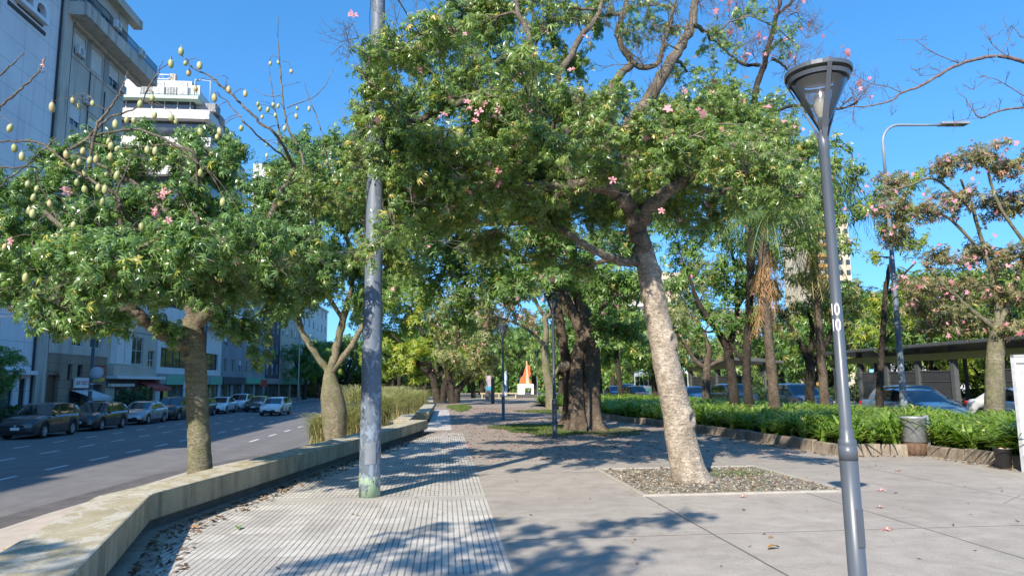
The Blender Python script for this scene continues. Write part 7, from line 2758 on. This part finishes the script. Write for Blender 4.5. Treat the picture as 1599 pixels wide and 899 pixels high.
# pampas clumps behind the bench
for k, (px, py, s) in enumerate(((502, 694, .62), (556, 672, 1.0), (590, 664, 1.1), (622, 655, 1.15), (545, 684, .75), (650, 645, 1.0), (600, 650, 1.2))):
    g = G(px, py, PAVE_Z)
    y = g[1]
    n = int(1500 * s)
    p = np.zeros((n, 3)); p[:, :2] = rs.normal(0, .26 * s, (n, 2))
    hh = rs.uniform(.6, 1.45, n) * 2.9 * s * rs.uniform(.85, 1.15)
    V, F = blades(p, hh, np.full(n, .009), np.abs(rs.normal(1.15, .65, n)) * s, rs, 6, 1.05)
    V[:, 2] = np.maximum(V[:, 2], .01)
    where = ['small clump at the yellow kerb, left of the bottle trunk', 'clump just right of the bottle trunk', 'clump seen right behind the blue grey mast', 'tall clump right of the mast above the bench end',
             'low clump between bottle trunk and mast', 'clump nearest the yellow green tree', 'rearmost clump behind the others by the cross bench'][k]
    o = np_mesh('pampas_grass', V, F, L_PAMPAS)
    o.location = (g[0], g[1], PAVE_Z - .02)
    tag(o, 'straw coloured pampas grass ' + where, 'grass clump', 'pampas grass clumps')

# grass patches on the plaza
def grass_patch(name, label, cx, cy, rx, ry, n, h=.09):
    a = rs.uniform(0, 6.28, n); r = np.sqrt(rs.uniform(0, 1, n)) * (1 + .18 * np.sin(3 * a) + .1 * np.sin(7 * a + 1))
    p = np.c_[cx + rx * r * np.cos(a), cy + ry * r * np.sin(a), np.zeros(n)]
    V, F = blades(p, rs.uniform(.5, 1.2, n) * h, np.full(n, .006), np.abs(rs.normal(.03, .03, n)), rs, 2, .6)
    o = np_mesh(name, V, F, L_GRASS)
    tag(o, label, 'grass', kind='stuff')
    aa = np.linspace(0, 2 * math.pi, 48, endpoint=False)
    rr = (1 + .18 * np.sin(3 * aa) + .1 * np.sin(7 * aa + 1)) * 1.03
    sheet('earth_patch', [(cx + rx * q_ * math.cos(w_), cy + ry * q_ * math.sin(w_)) for q_, w_ in zip(rr, aa)], .0045, M_EARTH)


grass_patch('grass_patch', 'short green grass patch left of the big twin trunk', 3.75, 27.2, 1.75, 3.3, 11000)
grass_patch('grass_patch', 'sparse grass and earth round the big twin trunk', 5.6, 25.2, 1.5, 2.0, 2200, .06)
grass_patch('grass_patch', 'green tuft of grass at the far end of the bench', 1.05, 52, .8, 5.5, 6000, .22)
grass_patch('grass_patch', 'faint grass strip below the pale twisting tree', 6.4, 44, 1.8, 3, 5000, .08)
grass_patch('grass_patch', 'weeds sprouting in the gravel round the leaning trunk', 5.3, 13.2, .8, .5, 500, .06)
grass_patch_z = None

# hedges on the far pavement
def hedge(label, x0, x1, y0, y1, z0, h, n, m=L_HEDGE, name='hedge'):
    p = np.c_[rs.uniform(x0, x1, n), rs.uniform(y0, y1, n), rs.uniform(.05, 1, n) ** .6 * h]
    p[:, 2] *= 1 + .15 * np.sin(p[:, 1] * 2.3) * np.cos(p[:, 0] * 3)
    T = leaf_template(5, .12, .03, .5)
    V, F = place_many(T[0], T[1], p, rs.normal(0, .7, (n, 3)) + np.array([.3, -.3, .8]), rs.uniform(.8, 1.3, n), rs.uniform(0, 6.28, n), rs)
    o = np_mesh(name, V, F, m)
    o.location = (0, 0, z0)
    tag(o, label, 'hedge')
    return o


hedge('low dark hedge along the far pavement at the left edge', -24.6, -22.6, 33, 47.5, GZ, 1.15, 4200)
hedge('dark spiky shrub on the far pavement behind the black wagon', -24.4, -22.8, 55.6, 59.2, GZ, 1.9, 1500, name='shrub')
hedge('long clipped hedge beyond the avenue under the bus platform trees', 31.8, 33.2, 30, 90, -.1, 1.3, 9000)
for (x0, x1, y, lab) in ((-34, 4, 139, 'tall dark hedge closing the end of the left hand street'), (4.2, 60, 141, 'tall dark hedge far beyond the sculpture')):
    n = 5200
    p = np.c_[rs.uniform(x0, x1, n), rs.uniform(y, y + 2.5, n), rs.uniform(.02, 1, n) * 5.0]
    T = leaf_template(5, .6, .16, .5)
    V, F = place_many(T[0], T[1], p, rs.normal(0, .7, (n, 3)) + np.array([0, -.6, .8]), rs.uniform(.8, 1.3, n), rs.uniform(0, 6.28, n), rs)
    o = np_mesh('hedge', V, F, L_DEEP)
    o.location = (0, 0, -.6)
    tag(o, lab, 'hedge')
hedge('dark hedge across the avenue between the grey crossover and the platform', 23.6, 25.2, 47, 57, -.1, 1.25, 2500)

# ================================================================== LITTER ON THE GROUND
LM = [plain('dead_leaf_brown', (.12, .065, .03), .8, .3, 5), plain('dead_leaf_tan', (.24, .15, .075), .8, .3, 5), plain('dead_leaf_dark', (.055, .035, .022), .8, .3, 5)]


def litter(name, label, xy, size, mats, seed, z=.006, curl=.35):
    r = np.random.RandomState(seed)
    n = len(xy)
    T = np.array([(-1, 0, 0), (-.2, .42, .12), (1, 0, .05), (-.2, -.42, .12)], float)
    F0 = np.array([(0, 3, 2, 1)])
    p = np.c_[xy, np.full(n, z) + r.uniform(0, .012, n)]
    V, F = place_many(T, F0, p, r.normal(0, curl, (n, 3)) + np.array([0, 0, 1.0]), size * r.uniform(.5, 1.4, n), r.uniform(0, 6.28, n), r)
    V[:, 2] = np.maximum(V[:, 2], z)
    o = np_mesh(name, V, F, mats, mi=r.randint(0, len(mats), n))
    tag(o, label, 'leaf litter', kind='stuff')
    return o


def along(line, n, w0, w1, r):
    line = np.array(line, float)
    seg = np.linalg.norm(np.diff(line, axis=0), axis=1)
    c = np.concatenate([[0], np.cumsum(seg)])
    s = r.uniform(0, c[-1], n)
    i = np.clip(np.searchsorted(c, s) - 1, 0, len(seg) - 1)
    t = (s - c[i]) / seg[i]
    p = line[i] * (1 - t)[:, None] + line[i + 1] * t[:, None]
    d = (line[i + 1] - line[i]) / seg[i][:, None]
    nn = np.c_[d[:, 1], -d[:, 0]]
    return p + nn * (w0 + (w1 - w0) * r.uniform(0, 1, n) ** 1.8)[:, None]


bl = [(-2.6, 6.0), (-3.40, 9.03), (-2.02, 17.5), (-0.61, 26.1)]
litter('fallen_leaves', 'brown dead leaves gathered in the shade along the foot of the bench', along(bl, 1500, .03, .5, rs), .042, LM, 31)
xy = np.c_[rs.uniform(-2, 9, 260), rs.uniform(6, 26, 260)]
litter('fallen_leaves', 'single dry leaves strewn over the plaza paving', xy, .030, LM, 32)
xy = np.c_[rs.normal(3.5, 3.2, 9000), rs.uniform(16, 52, 9000)]
xy = xy[(xy[:, 0] > -.4) & (xy[:, 0] < 8.4)]
PKL = [plain('petal_dry', (.36, .20, .16), .8, .3, 5), plain('petal_rose', (.48, .24, .22), .8, .3, 5), LM[1], LM[0]]
litter('fallen_petals', 'faded pink petals and dry leaves covering the middle of the plaza', xy, .045, PKL, 33)
litter('fallen_leaves', 'dry leaves along the foot of the planter kerb', np.r_[along([(11.0, 9.5), (10.98, 15.7), (9.1, 16.0), (8.9, 19.5), (8.7, 25)], 700, -.35, -.02, rs)], .035, LM, 34)
litter('fallen_leaves', 'dry leaves lying on the gravel bed', np.c_[rs.uniform(GX0, GX1, 420), rs.uniform(GY0, GY1, 420)], .035, LM + [PKL[0]], 35, .02)
# fallen pink flowers, each on the paving
for (px, py, lab) in ((1376, 766, 'pink fallen flower just beyond the shadow of the lamp head'), (1403, 735, 'pink fallen flower nearest the litter bin'), (1374, 793, 'pink fallen flower right of the lamp sleeve'),
                      (1160, 776, 'pink fallen flower in front of the gravel bed'), (1386, 828, 'faded fallen flower right of the lamp shadow')):
    g = G(px, py)
    o = bpy.data.objects.new('fallen_flower', flower_mesh(rs.randint(0, 4)))
    C.objects.link(o)
    o.location = (g[0], g[1], .012)
    o.rotation_euler = (rs.uniform(-.3, .3), rs.uniform(-.3, .3), rs.uniform(0, 6))
    o.scale = (.85, .85, .5)
    tag(o, lab, 'flower', 'pink flowers fallen on the plaza')
for (px, py, c, lab) in ((1208, 857, (.30, .17, .03), 'ochre curled leaf on the bare paving in front of the gravel bed'), (372, 826, (.13, .2, .05), 'green fallen leaf on the ribbed tiles by the bench'), (300, 826, (.38, .19, .06), 'orange brown crumpled leaf at the foot of the bench'), (8, 860, (.6, .4, .06), 'yellow leaf on the pavement behind the bench at the left edge')):
    z = 0 if px > 100 else PAVE_Z
    g = G(px, py, z)
    b = MB()
    V = []
    n = 7
    for i in range(n):
        t_ = i / (n - 1)
        w_ = .035 * math.sin(math.pi * min(1, t_ * .95 + .03)) + .002
        V += [(.16 * t_ - .08, -w_, .012 + .03 * math.sin(t_ * 3)), (.16 * t_ - .08, 0, .004 + .026 * math.sin(t_ * 3)), (.16 * t_ - .08, w_, .014 + .03 * math.sin(t_ * 3))]
    F = []
    for i in range(n - 1):
        F += [(3 * i, 3 * i + 3, 3 * i + 4, 3 * i + 1), (3 * i + 1, 3 * i + 4, 3 * i + 5, 3 * i + 2)]
    b.add(V, F, 0, True)
    o = b.build('fallen_leaf', plain('leaf%d' % px, c, .7, .3, 20))
    o.location = (g[0], g[1], z + .004)
    o.rotation_euler = (0, 0, rs.uniform(0, 6))
    tag(o, lab, 'leaf', 'large fallen leaves')
